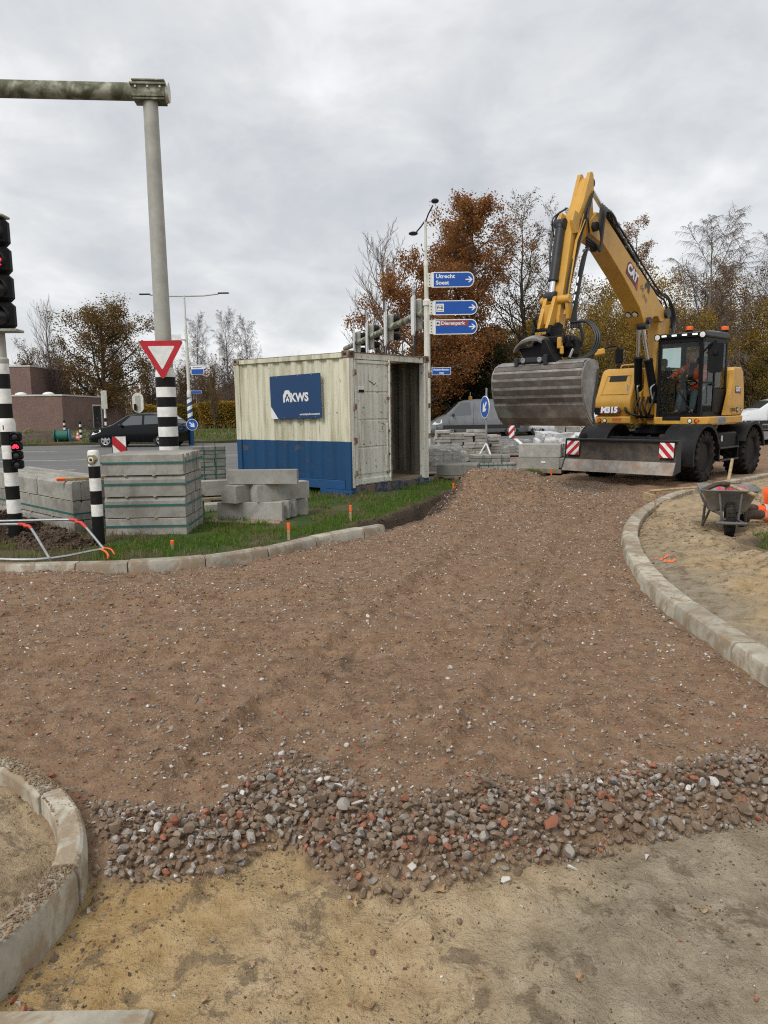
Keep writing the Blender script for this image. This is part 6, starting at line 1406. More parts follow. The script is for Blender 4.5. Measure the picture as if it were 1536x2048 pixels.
# sign board on the long side
sb = thing('sign_board', 'blue company board with white house logo and KWS lettering on the container side', 'sign', tuple(cont.matrix_basis @ Vector((0, 0, 0))), CA)
M_ = frame((1.30, .006, 1.80), (-1, 0, .018), None, (0, 1, 0)); bw, bh = 1.30, .80
mb = MB(); mb.box((0, 0, .012), (bw, bh, .02), M_, .003); mb.build('board', m_kws, sb, None)
mb = MB(); mb.prism([(-bw/2+.004, -bh/2+.004), (-bw/2+.19, -bh/2+.004), (-bw/2+.004, -bh/2+.24)], .022, .024, 'z', M_); mb.build('white_corner', m_decalw, sb, None)
text_obj('board_lettering', 'KWS', .215, m_decalw, M_ @ Matrix.Translation((.115, -.02, .024)), sb, bold=.008, sx=1.0)
text_obj('board_lettering', 'werkenbijvolkerwessels.nl', .052, m_decalw, M_ @ Matrix.Translation((.36, -.325, .024)), sb, bold=.001, sx=.92)
S_ = .24; Lg = [(-.46, -.42), (-.46, .12), (-.22, .5), (.20, .5), (.46, .12), (.46, -.42), (.28, -.42), (.28, -.1), (.12, .06), (.12, .14), (0, .26), (-.12, .14), (-.12, .06), (-.28, -.1), (-.28, -.42)]
mb = MB(); mb.prism([(a*S_-.195, b*S_+.005) for a, b in Lg], .022, .025, 'z', M_)
mb.prism([(a*S_-.195, b*S_+.005) for a, b in [(-.16, -.42), (-.16, -.22), (-.05, -.08), (-.05, .03), (.05, .03), (.05, -.08), (.16, -.22), (.16, -.42), (.08, -.34), (0, -.24), (-.08, -.34)]], .022, .025, 'z', M_); mb.build('house_logo', m_decalw, sb, None)
mb = MB()
for u, v in ((-.45, .38), (.1, .38), (.45, .38), (-.3, -.38), (.1, -.38), (.5, -.38)): mb.cyl((u, v, .02), (u, v, .030), .009, n=8, M=M_)
mb.build('screw', m_steel, sb)

# ------------------------------------------------------------------ striped gantry with give-way sign
def banded(parent, p, r, bands, n=24, name='stripe', taper=0):
    """bands: list of (z0, z1, material)"""
    for z0, z1, m_ in bands:
        mb = MB(); mb.lathe([(r, z0), (r, z1)], n, Matrix.Translation(p)); mb.build(name, m_, parent)
ga = thing('signal_gantry', 'tall grey gantry pole with black and white bands and an algae stained overhead beam', 'gantry', (-3.27, 11.5, 0))
mb = MB(); mb.cyl((0, 0, 2.15), (0, 0, 6.0), .122, .104, 28); mb.build('pole', m_pole, ga)
mb = MB(); mb.lathe([(.147, 2.10), (.147, 2.16), (.122, 2.24)], 28); mb.build('sleeve_collar', m_bandw, ga)
bz = [2.10-.148*k for k in range(15)]
banded(ga, (0, 0, 0), .146, [(bz[k+1], bz[k], m_bandb if k % 2 == 0 else m_bandw) for k in range(14)], 28, 'stripe')
mb = MB(); mb.cyl((0, 0, -.2), (0, 0, .03), .145, n=24); mb.build('pole_foot', m_bandb, ga)
bd = Vector((-1, -.085, .004)).normalized()
mb = MB(); mb.tube([Vector((.26, .03, 6.13)), Vector((0, 0, 6.13)), bd*3.0+Vector((0, 0, 6.13)), bd*9+Vector((0, 0, 6.13))], .118, 24); beam_ = mb.build('beam', m_beam, ga)
mb = MB(); mb.cyl((.17, .02, 6.13), (.27, .03, 6.13), .135, n=24); mb.build('end_cap', m_polewhite, beam_)
mb = MB(); M_ = Matrix.Translation((0, 0, 6.13)) @ rotz(.085); mb.box((-.0, -.115, -.02), (.46, .05, .17), M_, .006); mb.box((0, -.13, .06), (.50, .09, .03), M_, .004); mb.box((0, .115, -.02), (.46, .05, .17), M_, .006); mb.box((0, 0, .125), (.46, .26, .02), M_, .004); mb.box((0, 0, -.125), (.44, .26, .03), M_, .004); cl_ = mb.build('clamp', m_beam, ga)
for k in range(3):
    mb = MB(); mb.cyl(M_ @ Vector((-.17+.17*k, -.15, .02)), M_ @ Vector((-.17+.17*k, -.165, .02)), .016, n=6); mb.build('bolt', m_steel, cl_)
gw = thing('give_way_sign', 'red bordered triangular give way sign on the striped gantry pole', 'sign', (-3.245, 11.28, 2.43), .04)
def rtri(s, r, n=6):
    P = []; 
    for k, a in enumerate((150, 270, 30)):
        c = (s*math.cos(R_(a)), s*math.sin(R_(a)))
        for j in range(n+1): t = a-60+120*j/n; P.append((c[0]+r*math.cos(R_(t)), c[1]+r*math.sin(R_(t))))
    return P[::1]
M_ = frame((0, 0, 0), (1, 0, 0), (0, -.02, 1))
mb = MB(); mb.prism(rtri(.325, .03), -.012, 0, 'z', M_); mb.build('red_plate', m_red, gw, None)
mb = MB(); mb.prism(rtri(.205, .012), .0005, .003, 'z', M_); mb.build('white_field', m_white, gw, None)
mb = MB(); mb.box((0, 0, -.03), (.10, .18, .03), M_); mb.box((0, .03, -.08), (.28, .035, .02), M_); mb.build('bracket', m_steel, gw)
mb = MB()
for a, b, c, d in ((-.01, -.03, .04, -.16), (.05, -.05, .03, -.12), (.12, -.04, .05, -.09)): mb.prism([(a, b), (a+c, b+.02), (a+c*.8, d), (a+.01, d+.03)], -.002, .002, 'z', frame((.05, .07, -.31), (1, .15, 0), (0, 0, 1)))
mb.build('torn_sticker', m_white, ga, None)

# ------------------------------------------------------------------ cycle traffic light at the left edge
def bike_glyph(parent, M_, s, tr=.008):
    mb = MB()
    def ring(cx, cy, r): mb.tube([M_ @ Vector((cx+r*math.cos(a*math.pi/9), cy+r*math.sin(a*math.pi/9), 0)) for a in range(19)], tr*s, 5)
    ring(-.42*s, -.22*s, .27*s); ring(.42*s, -.22*s, .27*s)
    for P in ([(-.42, -.22), (-.14, .22), (.26, .22), (.02, -.22), (-.42, -.22)], [(.42, -.22), (.20, .38), (.36, .40)], [(.02, -.22), (-.18, .32), (-.30, .34), (-.08, .34)]):
        mb.tube([M_ @ Vector((a*s, b*s, 0)) for a, b in P], tr*s, 5)
    return mb.build('bicycle_symbol', m_ledred, parent)
def signal_head(parent, origin, ang, n, pitch, w_, lens_r, visor_l, lit, name='signal_head', dep=.16):
    """n lamps stacked downwards; face along local -y after rotation ang"""
    B = Matrix.Translation(origin) @ rotz(ang); mb = MB(); H_ = n*pitch
    for k in range(n): mb.box((0, 0, -(k+.5)*pitch), (w_, dep, pitch-.004), B, w_*.14)
    hd = mb.build(name, m_blackp, parent, None)
    for k in range(n):
        zc = -(k+.5)*pitch; Mf = B @ frame((0, -dep/2, zc), (1, 0, 0), (0, 0, 1)); mb = MB()
        a0, a1 = (-35, 215); ro = lens_r*1.22; V = []; n_ = 22
        for j in range(n_+1):
            t = R_(a0+(a1-a0)*j/n_); L = visor_l*(.55+.45*max(0, math.sin(t)))
            for rr, zz1 in ((ro, 0), (ro*.97, L), (ro*.93, L), (ro*.95, 0)): V.append((rr*math.cos(t), rr*math.sin(t), zz1))
        F = []
        for j in range(n_):
            for q in range(4): F.append((4*j+q, 4*j+(q+1) % 4, 4*j+4+(q+1) % 4, 4*j+4+q))
        mb.add(V, F, Mf); mb.build('visor', m_blackp, hd, 50)
        mb = MB(); mb.lathe([(lens_r*1.12, 0), (lens_r*1.1, .012), (lens_r, .014), (lens_r*.7, .030), (0, .036)], 22, Mf); o = mb.build('lens', m_lens, hd)
        if k == lit: bike_glyph(o, Mf @ Matrix.Translation((0, 0, .034)), lens_r*1.25, .075)
    return hd
tl = thing('traffic_light', 'cycle traffic light on a banded pole with its red bicycle lit', 'traffic light', (-4.41, 8.87, .05))
mb = MB(); mb.cyl((0, 0, -.35), (0, 0, .16), .082, n=24); mb.build('pole_foot', m_blackp, tl)
edges = [0.16, .37, .535, .695, .855, 1.015, 1.175, 1.33]
banded(tl, (0, 0, 0), .078, [(edges[k], edges[k+1], m_bandb if k % 2 == 0 else m_bandw) for k in range(7)])
mb = MB(); mb.lathe([(.078, 1.33), (.092, 1.335), (.094, 1.42), (.088, 1.46), (.074, 1.49)], 24); col_ = mb.build('collar', m_bandw, tl)
banded(tl, (0, 0, 0), .073, [(1.49, 1.66, m_bandb), (1.66, 1.83, m_bandw), (1.83, 2.0, m_bandb), (2.0, 2.12, m_bandw)])
mb = MB(); mb.lathe([(.075, 2.12), (.078, 2.14), (.078, 2.17), (.062, 2.19)], 24); mb.build('pole_ring', m_pole, tl)
mb = MB(); mb.cyl((0, 0, 2.19), (0, 0, 2.50), .060, n=24); mb.build('pole', m_pole, tl)
signal_head(tl, (.07, -.05, 3.72), .10, 4, .305, .30, .102, .20, 1)
mb = MB(); mb.box((.055, -.05, 2.485), (.40, .24, .03), rotz(.1), .006); mb.build('head_plate', m_pole, tl); mb = MB(); mb.box((.07, -.05, 3.74), (.28, .2, .03), b=.01); mb.build('head_cap', m_pole, tl)
sh = signal_head(tl, (.125, -.06, 1.33), .22, 4, .108, .118, .040, .05, 1, 'repeater_head', .09)
mb = MB(); mb.box((.07, -.03, 1.1), (.06, .04, .05)); mb.build('repeater_bracket', m_blackp, tl)
mb = MB(); mb.box((.0, -.094, 1.385), (.010, .004, .05)); mb.build('collar_screw', m_decalb, col_, None)
# push button bollard
pb = thing('push_button_post', 'short black and white banded post with a brass push button, beside the block stack', 'post', (-3.39, 8.79, .02))
edges = [0, .36, .50, .66, .81, .95, 1.08]
mb = MB(); mb.cyl((0, 0, -.3), (0, 0, 0), .066, n=20); mb.build('post_foot', m_bandb, pb)
banded(pb, (0, 0, 0), .066, [(edges[k], edges[k+1], m_bandb if k % 2 == 0 else m_bandw) for k in range(6)], 22)
mb = MB(); mb.lathe([(.066, 1.08), (.066, 1.11), (.055, 1.135), (0, 1.14)], 22); mb.build('post_cap', m_bandw, pb)
m_brass = worn('brass_button', (.30, .25, .12), (.1, .08, .04), .3, 8, .4, metal=.4)
M_ = frame((.005, -.07, 1.03), (1, 0, 0), (0, 0, 1)); mb = MB(); mb.lathe([(.062, -.03), (.062, .018), (.052, .03)], 6, M_); b_ = mb.build('push_button', m_brass, pb, None)
mb = MB(); mb.lathe([(.034, .028), (.03, .036), (0, .036)], 18, M_); mb.build('button_ring', m_bandw, b_); mb = MB(); mb.lathe([(.018, .034), (.014, .046), (0, .048)], 14, M_); mb.build('button', m_lens, b_)
mb = MB(); mb.prism([(-.050, 0), (0, .030), (.050, 0), (0, -.030)], .0305, .032, 'z', M_); mb.build('button_print', m_decalbg, b_, None)

# ------------------------------------------------------------------ concrete kerb blocks
def block_mesh(name, L, w_, h, ch=.03, m_=m_conc, notch=True):
    mb = MB(); prof = [(-w_/2, -h/2), (w_/2, -h/2), (w_/2, h/2-ch*1.6), (w_/2-ch, h/2), (-w_/2+.006, h/2), (-w_/2, h/2-.006)]
    mb.prism(prof, -L/2, L/2, 'x'); return mb.mesh(name, m_, None)
BLK = block_mesh('block', 1.0, .118, .255)
BLKB = block_mesh('block', 1.0, .118, .25, .02)
def pack(name, label, loc, ang, nl, nd, L, pitch, lh, strap_z, seed, me=BLK, gap=.012, nlong=1, base=True):
    rg_ = random.Random(seed); t = thing(name, label, 'block stack', loc, ang)
    for q in range(nlong):
        for l in range(nl):
            for d_ in range(nd):
                o = link('block', me, t, (q*(L+.01)+L/2+rg_.uniform(-.008, .008), pitch*(d_+.5), lh*(l+.5)+gap*l)); o.rotation_euler = (0, 0, rg_.uniform(-.006, .006))
                if rg_.random() < .5: o.rotation_euler[2] += math.pi
            if l < nl-1:
                for xx1 in (.28, .62):
                    mb = MB(); mb.box((q*(L+.01)+xx1*L, nd*pitch/2, lh*(l+1)+gap*(l+.5)), (.035, nd*pitch+.02, gap*.9)); mb.build('spacer', m_wood, t, None)
    for z in strap_z:
        mb = MB(); e = .004; X0, X1, Y0_, Y1_ = -e-.010, nlong*(L+.01)+e, -e-.006, nd*pitch+e; hw = .010
        V = []; 
        for a, b in ((X0, Y0_), (X1, Y0_), (X1, Y1_), (X0, Y1_)): V += [(a, b, z-hw), (a, b, z+hw)]
        for a, b in ((X0-.002, Y0_-.002), (X1+.002, Y0_-.002), (X1+.002, Y1_+.002), (X0-.002, Y1_+.002)): V += [(a, b, z-hw), (a, b, z+hw)]
        F = []
        for k in range(4): j = (k+1) % 4; F += [(8+2*k, 8+2*j, 8+2*j+1, 8+2*k+1), (2*k, 2*k+1, 2*j+1, 2*j), (2*k+1, 8+2*k+1, 8+2*j+1, 2*j+1), (2*k, 2*j, 8+2*j, 8+2*k)]
        mb.add(V, F); mb.build('strap', m_strap, t, None)
    return t
pack('kerb_block_stack', 'tall strapped stack of grey kerb blocks in front of the gantry pole', (-3.50, 9.30, .01), .03, 4, 8, 1.03, .124, .255, [.16, .425, .69, .955], 1)
pack('kerb_block_stack', 'low long stack of kerb blocks behind the cycle traffic light with one green strap', (-4.02, 9.62, -.05), 2.36-math.pi/2*0, 3, 6, 1.15, .124, .245, [.34], 2, block_mesh('block', 1.15, .118, .245, .02), nlong=3)
st_ = bpy.data.objects['kerb_block_stack.001']; st_.rotation_euler[2] = R_(135); 
# shift so the packs lie behind their front face
for ch in st_.children: ch.location.y -= 6*.124
mb = MB(); mb.box((0, 0, 0), (.62, .05, .035), b=.004); o = mb.build('wooden_stake', m_wood, None, None); o.location = (-3.98, 9.88, .735); o.rotation_euler = (.2, 0, .55); tag(o, 'wooden stake with orange painted end lying on the low block stack', 'stake')
mb = MB(); mb.box((-.26, 0, 0), (.11, .053, .038), b=.004); mb.build('painted_end', m_orange, o, None)
# loose blocks
LB = block_mesh('concrete_block', .93, .15, .25, .035, m_concl); LB2 = block_mesh('concrete_block', .86, .26, .245, .055, m_concl)
gl = 'loose concrete blocks piled on the grass'
def loose_block(me, loc, rz, label, rx=0, ry=0): o = link('concrete_block', me, None, loc, (rx, ry, rz)); return tag(o, label, 'concrete block', gl)
gz = .045
for k, (x, y) in enumerate([(-1.90, 10.62), (-1.82, 10.78), (-1.75, 10.94), (-1.60, 11.09)]):
    loose_block(LB, (x, y, gz+.125), R_(-5+(3 if k == 3 else 0)), ['front block of the bottom layer of the loose pile, facing the kerb', 'second block from the front in the bottom layer of the loose pile', 'third block from the front in the bottom layer of the loose pile', 'rear block of the bottom layer of the loose pile, jutting out to the right'][k])
loose_block(LB2, (-1.98, 10.86, gz+.375), R_(62), 'left one of two stubby blocks lying crosswise in the middle of the loose pile')
loose_block(LB2, (-1.52, 10.88, gz+.375), R_(38), 'right one of two stubby blocks lying crosswise in the middle of the loose pile')
mb = MB(); mb.prism([(-.07, -.10), (.07, -.10), (.075, .08), (.06, .10), (-.075, .10)], -.5, .5, 'x'); tb = mb.mesh('concrete_block', m_concl, None)
loose_block(tb, (-1.72, 10.66, gz+.605), R_(-3), 'long block lying alone on top of the loose pile')
o = loose_block(LB2, (-3.05, 12.6, .30), R_(20), 'single concrete block on boards between the strapped stack and the loose pile')
mb = MB(); mb.box((0, 0, 0), (1.1, .2, .04), b=.004); mb.box((.05, .3, -.0), (1.0, .16, .04), Matrix.Translation((0, 0, 0)), .004); mb.box((.0, .1, -.06), (.1, .6, .08)); o = mb.build('timber_board', m_pallet, None, None); o.location = (-2.95, 12.45, .13); o.rotation_euler[2] = .25; tag(o, 'weathered boards under the single block beside the strapped stack', 'board')
mb = MB(); mb.box((0, 0, 0), (.55, .3, .12), b=.01); o = mb.build('concrete_slab', m_concl, None, None); o.location = (-2.55, 11.75, .09); o.rotation_euler[2] = .3; tag(o, 'thin concrete slab lying on the grass right of the strapped stack', 'slab')
mb = MB(); mb.box((0, 0, 0), (1.05, .45, .022), b=.004); o = mb.build('timber_board', m_pallet, None, None); o.location = (-1.95, 10.50, .045); o.rotation_euler = (0, .02, -.08); tag(o, 'thin pale board sticking out under the loose block pile', 'board')
# dark strapped paver pack by the road
PV = MB(); PV.box((0, 0, 0), (.21, .105, .078), b=.006); PVm = PV.mesh('paver', m_concd, None)
t = thing('paver_pack', 'dark strapped paver pack at the road edge left of the container', 'paver stack', (-3.62, 15.65, .0), .25)
for l in range(10):
    for i in range(3):
        for j in range(4):
            o = link('paver', PVm, t, (-.22+.22*i+rnd.uniform(-.012, .012), .05+.11*j, .06+.083*l)); o.rotation_euler[2] = rnd.uniform(-.04, .04)
mb = MB()
for l in range(5): mb.box((0, -.006, .10+.166*l), (.68, .006, .014))
for xx1 in (-.12, .12): mb.box((xx1, -.008, .48), (.014, .006, .88))
mb.build('strap', m_strap, t, None)

# ------------------------------------------------------------------ bent tube frames, survey stakes
def frame_tube(name, label, P, reds, r=.014):
    t = thing(name, label, 'tube frame', P[0]); o = Vector(P[0]); mb = MB(); S = spline(P, 6); mb.tube([p-o for p in S], r, 8); mb.build('tube', m_steel, t)
    for a, b in reds: q = [S[k]-o for k in range(a, b+1)]; mb = MB(); mb.tube(q, r*1.25, 8); mb.build('red_sleeve', plain_red, t)
    return t
plain_red = plain('red_plastic', (.55, .05, .035), .5)
def bend(P, k, rad=.10):
    """round the corner k of a polyline by inserting points"""
    a, b, c = Vector(P[k-1]), Vector(P[k]), Vector(P[k+1]); u = (a-b).normalized()*rad; v = (c-b).normalized()*rad
    return P[:k]+[tuple(b+u), tuple(b+u*.45+v*.45), tuple(b+v)]+P[k+1:]
P = [(-6.6, 9.0, .30), (-5.4, 8.75, .33), (-4.35, 8.55, .37), (-3.44, 8.37, .40), (-3.03, 7.98, .125)]; P = bend(P, 3, .12); frame_tube('bent_tube_frame', 'bent grey steel tube frame with red corner lying by the push button post', P, [(18, 31)])
P = [(-5.9, 8.5, .32), (-4.6, 8.25, .37), (-3.88, 8.09, .40), (-3.40, 7.48, .13)]; P = bend(P, 2, .12); frame_tube('bent_tube_frame', 'bent grey steel tube frame with red corner in front of the cycle traffic light', P, [(12, 24)])
mb = MB(); mb.tube(spline([(-4.8, 7.62, .16), (-3.54, 7.46, .13), (-3.05, 7.98, .13)], 5), .013, 8); o = mb.build('steel_tube', m_steel); tag(o, 'straight grey steel tube lying along the back of the kerb', 'tube')
mb = MB(); mb.tube(spline([(-3.08, 7.98, .13), (-2.98, 7.88, .12), (-2.90, 7.74, .10), (-2.88, 7.66, .09)], 4), .011, 6); mb.tube(spline([(-3.06, 8.0, .14), (-2.94, 7.92, .14), (-2.85, 7.78, .11)], 4), .008, 6); o = mb.build('orange_sleeve', m_orange); tag(o, 'frayed orange plastic sleeve on the end of the steel tube by the kerb', 'sleeve')
for k, (x, y, h, lab) in enumerate([(-2.40, 8.36, .10, 'short orange topped survey stake in the grass below the strapped block stack'), (-1.15, 8.90, .20, 'orange topped survey stake right behind the curved kerb'), (-.47, 10.42, .21, 'orange topped survey stake in the grass before the container'), (1.30, 13.9, .24, 'orange topped survey stake right of the container beside the gravel mound'), (3.86, 17.2, .30, 'orange topped survey stake in front of the large kerb blocks on the yard')]):
    z = h1(x, y); t = thing('survey_stake', lab, 'stake', (x, y, z), 0, 'orange topped survey stakes'); mb = MB(); mb.box((0, 0, h*.3-.05), (.032, .026, h*.6+.1), b=.003); mb.build('stake', m_wood, t, None); mb = MB(); mb.box((0, 0, h*.82), (.036, .03, h*.42), b=.003); mb.build('painted_end', m_orange, t, None)

# ------------------------------------------------------------------ wheelbarrow with tools, rake, kneeling worker
wz = h1(4.0, 8.6)
wb = thing('wheelbarrow', 'worn grey wheelbarrow seen from its wheel end on the sand', 'wheelbarrow', (4.02, 8.62, wz-.01), R_(-110))
# local: +x towards the wheel
mb = MB(); mb.lathe([(.115, -.045), (.155, -.055), (.19, -.045), (.20, -.02), (.203, 0), (.20, .02), (.19, .045), (.155, .055), (.115, .045)], 28, Matrix.Translation((0, 0, .20)), 'y', False)
for k in range(28):
    a = k*2*math.pi/28
    for s in (-1, 1): mb.box((.2, s*.022, 0), (.012, .03, .02), Matrix.Translation((0, 0, .20)) @ Matrix.Rotation(a+.1*s, 4, 'Y'))
whl = mb.build('wheel', m_rubber, wb, 40); mb = MB(); mb.lathe([(.12, -.035), (.10, -.02), (.03, -.035), (.03, .035), (.10, .02), (.12, .035)], 20, Matrix.Translation((0, 0, .20)), 'y', True); mb.build('rim', m_steel, whl)
def rrect(cx, hx, hy, r, z, n=5):
    P = []
    for sx, sy, a0 in ((1, 1, 0), (-1, 1, 90), (-1, -1, 180), (1, -1, 270)):
        for k in range(n+1): a = R_(a0+90*k/n); P.append((cx+sx*(hx-r)+r*math.cos(a), sy*(hy-r)+r*math.sin(a), z))
    return P
prof = [(-.50, .24, .20, .08, .27), (-.52, .33, .255, .11, .40), (-.50, .42, .315, .13, .53)]
mb = MB(); rings = [rrect(-.42, .20, .17, .08, .265)]+[rrect(*[(-.44), hx, hy, r, z]) for _, hx, hy, r, z in prof]+[rrect(-.42, .44, .335, .14, .545), rrect(-.42, .44, .335, .14, .535), rrect(-.44, .40, .30, .12, .52), rrect(-.44, .31, .24, .10, .40), rrect(-.44, .22, .18, .07, .285)]
mb.loft(rings); tray = mb.build('tray', m_zinc, wb, 40)
text_obj('spray_lettering', 'LUMA', .13, plain('pink_spray', (.62, .05, .12), .6), frame((-.775, .06, .465), (0, -1, 0), (-.28, 0, .95)), tray, bold=.006)
mb = MB()
for s in (-1, 1):
    mb.tube(spline([(.02, s*.085, .20), (-.10, s*.10, .25), (-.45, s*.20, .27), (-.80, s*.26, .36), (-1.25, s*.29, .47)], 5), .017, 8)
    mb.tube([(-.62, s*.235, .31), (-.70, s*.25, .02), (-.72, s*.25, .0)], .016, 8); mb.tube([(-.38, s*.19, .27), (-.70, s*.25, .02)], .015, 8)
    mb.tube([(.03, s*.085, .20), (-.02, s*.12, .50)], .013, 8)
mb.tube([(.235, -.16, .19), (.235, .16, .19)], .020, 8)
for s in (-1, 1): mb.tube([(.235, s*.14, .19), (.0, s*.085, .20)], .014, 8)
mb.cyl((0, -.10, .20), (0, .10, .20), .014); mb.build('barrow_frame', worn('dark_barrow_frame', (.10, .095, .09), (.17, .12, .08), .6, 8, .6, bumps=.2), wb)
B = wb.matrix_basis
def at(x, y, z): return B @ Vector((x, y, z))
mb = MB(); mb.tube([at(-.35, -.02, .50), at(-.62, .05, .86)], [.022, .018], 8); o = mb.build('hammer_handle', m_wood); tag(o, 'wooden tool handle sticking up out of the wheelbarrow tray', 'tool')
mb = MB(); mb.tube([at(-.35, .02, .56), at(.12, .26, .50)], [.020, .024], 8); o = mb.build('mallet_handle', m_wood); tag(o, 'thick pale wooden handle lying over the front rim of the wheelbarrow', 'tool')
mb = MB(); mb.tube(spline([at(-.25, -.30, .50), at(-.32, -.12, .58), at(-.40, .0, .56)], 4), .03, 8); mb.box((0, 0, 0), (.12, .10, .05), Matrix.Translation(at(-.34, -.05, .585)) @ rotz(.4), .015); o = mb.build('work_glove', m_boot); tag(o, 'crumpled brown glove lying across the tools in the wheelbarrow', 'glove')
mb = MB(); mb.tube([(3.62, 10.15, .42), (5.05, 10.5, .46)], .016, 8); mb.box((3.62, 10.15, .37), (.05, .34, .03), rotz(0)); 
for k in range(8): mb.tube([(3.60, 10.0+.042*k, .37), (3.59, 10.0+.042*k, .29)], .006, 5)
o = mb.build('rake', m_wood); tag(o, 'wooden rake resting level behind the wheelbarrow', 'rake')
mb = MB(); mb.tube([(3.72, 10.2, .42), (3.74, 10.22, h1(3.74, 10.22)-.02)], .012, 6); mb.tube([(4.95, 10.47, .455), (4.96, 10.5, h1(4.96, 10.5)-.02)], .012, 6); o = mb.build('rake_prop', m_wood); tag(o, 'two short pegs that hold the rake above the sand', 'peg')
mb = MB(); mb.lathe([(.05, 0), (.055, .05), (.03, .08), (.0, .085)], 12, Matrix.Translation((4.62, 10.3, h1(4.62, 10.3)+.30)), caps=True); mb.cyl((4.62, 10.3, h1(4.62, 10.3)-.02), (4.62, 10.3, h1(4.62, 10.3)+.3), .014, n=6); o = mb.build('measuring_peg', m_steel); tag(o, 'small dark topped measuring peg standing behind the wheelbarrow', 'peg')
kz = h1(4.75, 9.25)
kw = thing('person', 'worker in orange hi-vis trousers and brown boots kneeling beside the wheelbarrow', 'person', (5.05, 9.45, kz), 0)
def K(x, y, z): return Vector((x-5.05-.24, y-9.45, z))
# ankle, knee, hip for both legs; torso bent forward to the right, hands on the ground
kv = [K(5.36, 9.62, .29), K(5.64, 9.66, .42), K(5.88, 9.70, .54), K(6.05, 9.72, .56), K(6.13, 9.73, .58),
      K(5.34, 9.50, .27), K(5.22, 9.32, .10), K(4.76, 9.20, .13), K(5.34, 9.74, .27), K(5.26, 9.62, .12), K(4.86, 9.62, .15),
      K(5.99, 9.52, .52), K(6.16, 9.44, .30), K(6.22, 9.42, .06), K(5.99, 9.90, .52), K(6.16, 9.96, .30), K(6.24, 9.98, .06)]
ke = [(0, 1), (1, 2), (2, 3), (3, 4), (0, 5), (5, 6), (6, 7), (0, 8), (8, 9), (9, 10), (3, 11), (11, 12), (12, 13), (3, 14), (14, 15), (15, 16)]
kr = [(.13, .15), (.13, .15), (.12, .16), (.07, .08), .055, .10, .068, .05, .10, .068, .05, .06, .045, .034, .06, .045, .034]
skin('body', kv, ke, [tuple(q*.9 for q in r) if isinstance(r, tuple) else r*.88 for r in kr], m_skin, kw)
tr = skin('trousers', [kv[0]]+[kv[5], kv[6], kv[6].lerp(kv[7], .55), kv[8], kv[9], kv[9].lerp(kv[10], .55)], [(0, 1), (1, 2), (2, 3), (0, 4), (4, 5), (5, 6)], [(.13, .15), .105, .088, .080, .105, .088, .080], m_hivis, kw)
for a, b in ((6, 7), (9, 10)):
    p, q = kv[a].lerp(kv[b], .22), kv[a].lerp(kv[b], .4); cuff(p, q, .093, .05, tr)
jk = skin('jacket', kv[:4]+[kv[11], kv[12], kv[12].lerp(kv[13], .8), kv[14], kv[15], kv[15].lerp(kv[16], .8)], [(0, 1), (1, 2), (2, 3), (3, 4), (4, 5), (5, 6), (3, 7), (7, 8), (8, 9)], [(.15, .16), (.15, .17), (.14, .18), (.085, .1), .075, .06, .05, .075, .06, .05], m_hivis, kw)
for an, d_ in ((kv[7], K(4.76, 9.20, .13)-kv[6]), (kv[10], K(4.86, 9.62, .15)-kv[9])):
    dn = Vector((d_.x, d_.y, 0)).normalized(); sh_ = an-dn*.24+Vector((0, 0, .01))
    bt = skin('boot', [sh_, an+Vector((0, 0, .01)), an+dn*.045+Vector((0, 0, -.02)), an+dn*.02+Vector((0, 0, -.085))], [(0, 1), (1, 2), (2, 3)], [.070, .062, .058, .042], m_boot, kw)
    mb = MB(); mb.box((0, 0, 0), (.022, .10, .27), frame(tuple(an+dn*.115+Vector((0, 0, -.01))), (dn.x, dn.y, .22), None, (-.1, 0, 1)), .01); mb.build('sole', m_rubber, bt, None)
head(kw, tuple(K(6.24, 9.74, .58)), (.6, 0, -.8), (.8, 0, .6))
hand(kw, kv[13], (1, .1, -.15), (0, 0, -1), curl=.3); hand(kw, kv[16], (1, -.1, -.15), (0, 0, -1), curl=.3, side=-1)
# ------------------------------------------------------------------ lamp post and its signs
lp = thing('street_lamp', 'tall double armed street lamp with blue and white spiral sleeve beyond the road', 'street lamp', (-8.9, 35.0, .1))
mb = MB(); mb.cyl((0, 0, 2.1), (0, 0, 4.9), .075, .068, 16); mb.cyl((0, 0, 4.9), (0, 0, 6.66), .05, .035, 14); mb.lathe([(.085, 2.08), (.11, 2.2), (.10, 2.32), (.08, 2.42)], 16); mb.build('pole', m_polewhite, lp)
mb = MB(); mb.cyl((0, 0, -.25), (0, 0, .62), .13, n=18); mb.build('pole_base', m_bandbl, lp)
mb = MB(); mb.cyl((0, 0, .62), (0, 0, 2.1), .115, n=24); sl_ = mb.build('sleeve', m_bandw, lp)
for k in range(5):   # spiral bands
    V = []; n_ = 24; F = []
    for j in range(n_+1):
        a = 2*math.pi*j/n_
        for dz in (0, .155):
            z = .62+k*.33-.16+.33*j/n_+dz; z = min(2.098, max(.622, z)); V += [(.118*math.cos(a), .118*math.sin(a), z)]
    for j in range(n_): F.append((2*j, 2*j+2, 2*j+3, 2*j+1))
    mb = MB(); mb.add(V, F); mb.build('spiral_band', m_bandbl, sl_, 60)
for s in (-1, 1):
    mb = MB(); mb.tube([(0, 0, 6.62), (s*.9, 0, 6.63), (s*1.55, 0, 6.70)], .030, 8); a = mb.build('arm', m_pole, lp)
    mb = MB(); mb.box((s*1.78, 0, 6.735), (.50, .16, .055), Matrix.Translation((0, 0, 0)), .02); mb.build('lamp_head', m_darkgrey, a)
mb = MB(); mb.tube([(0, 0, 4.1), (.3, 0, 4.28), (.62, 0, 4.36)], .025, 6); mb.sphere((.68, 0, 4.34), (.12, .06, .05), 10, 6); mb.build('side_arm', m_polewhite, lp)
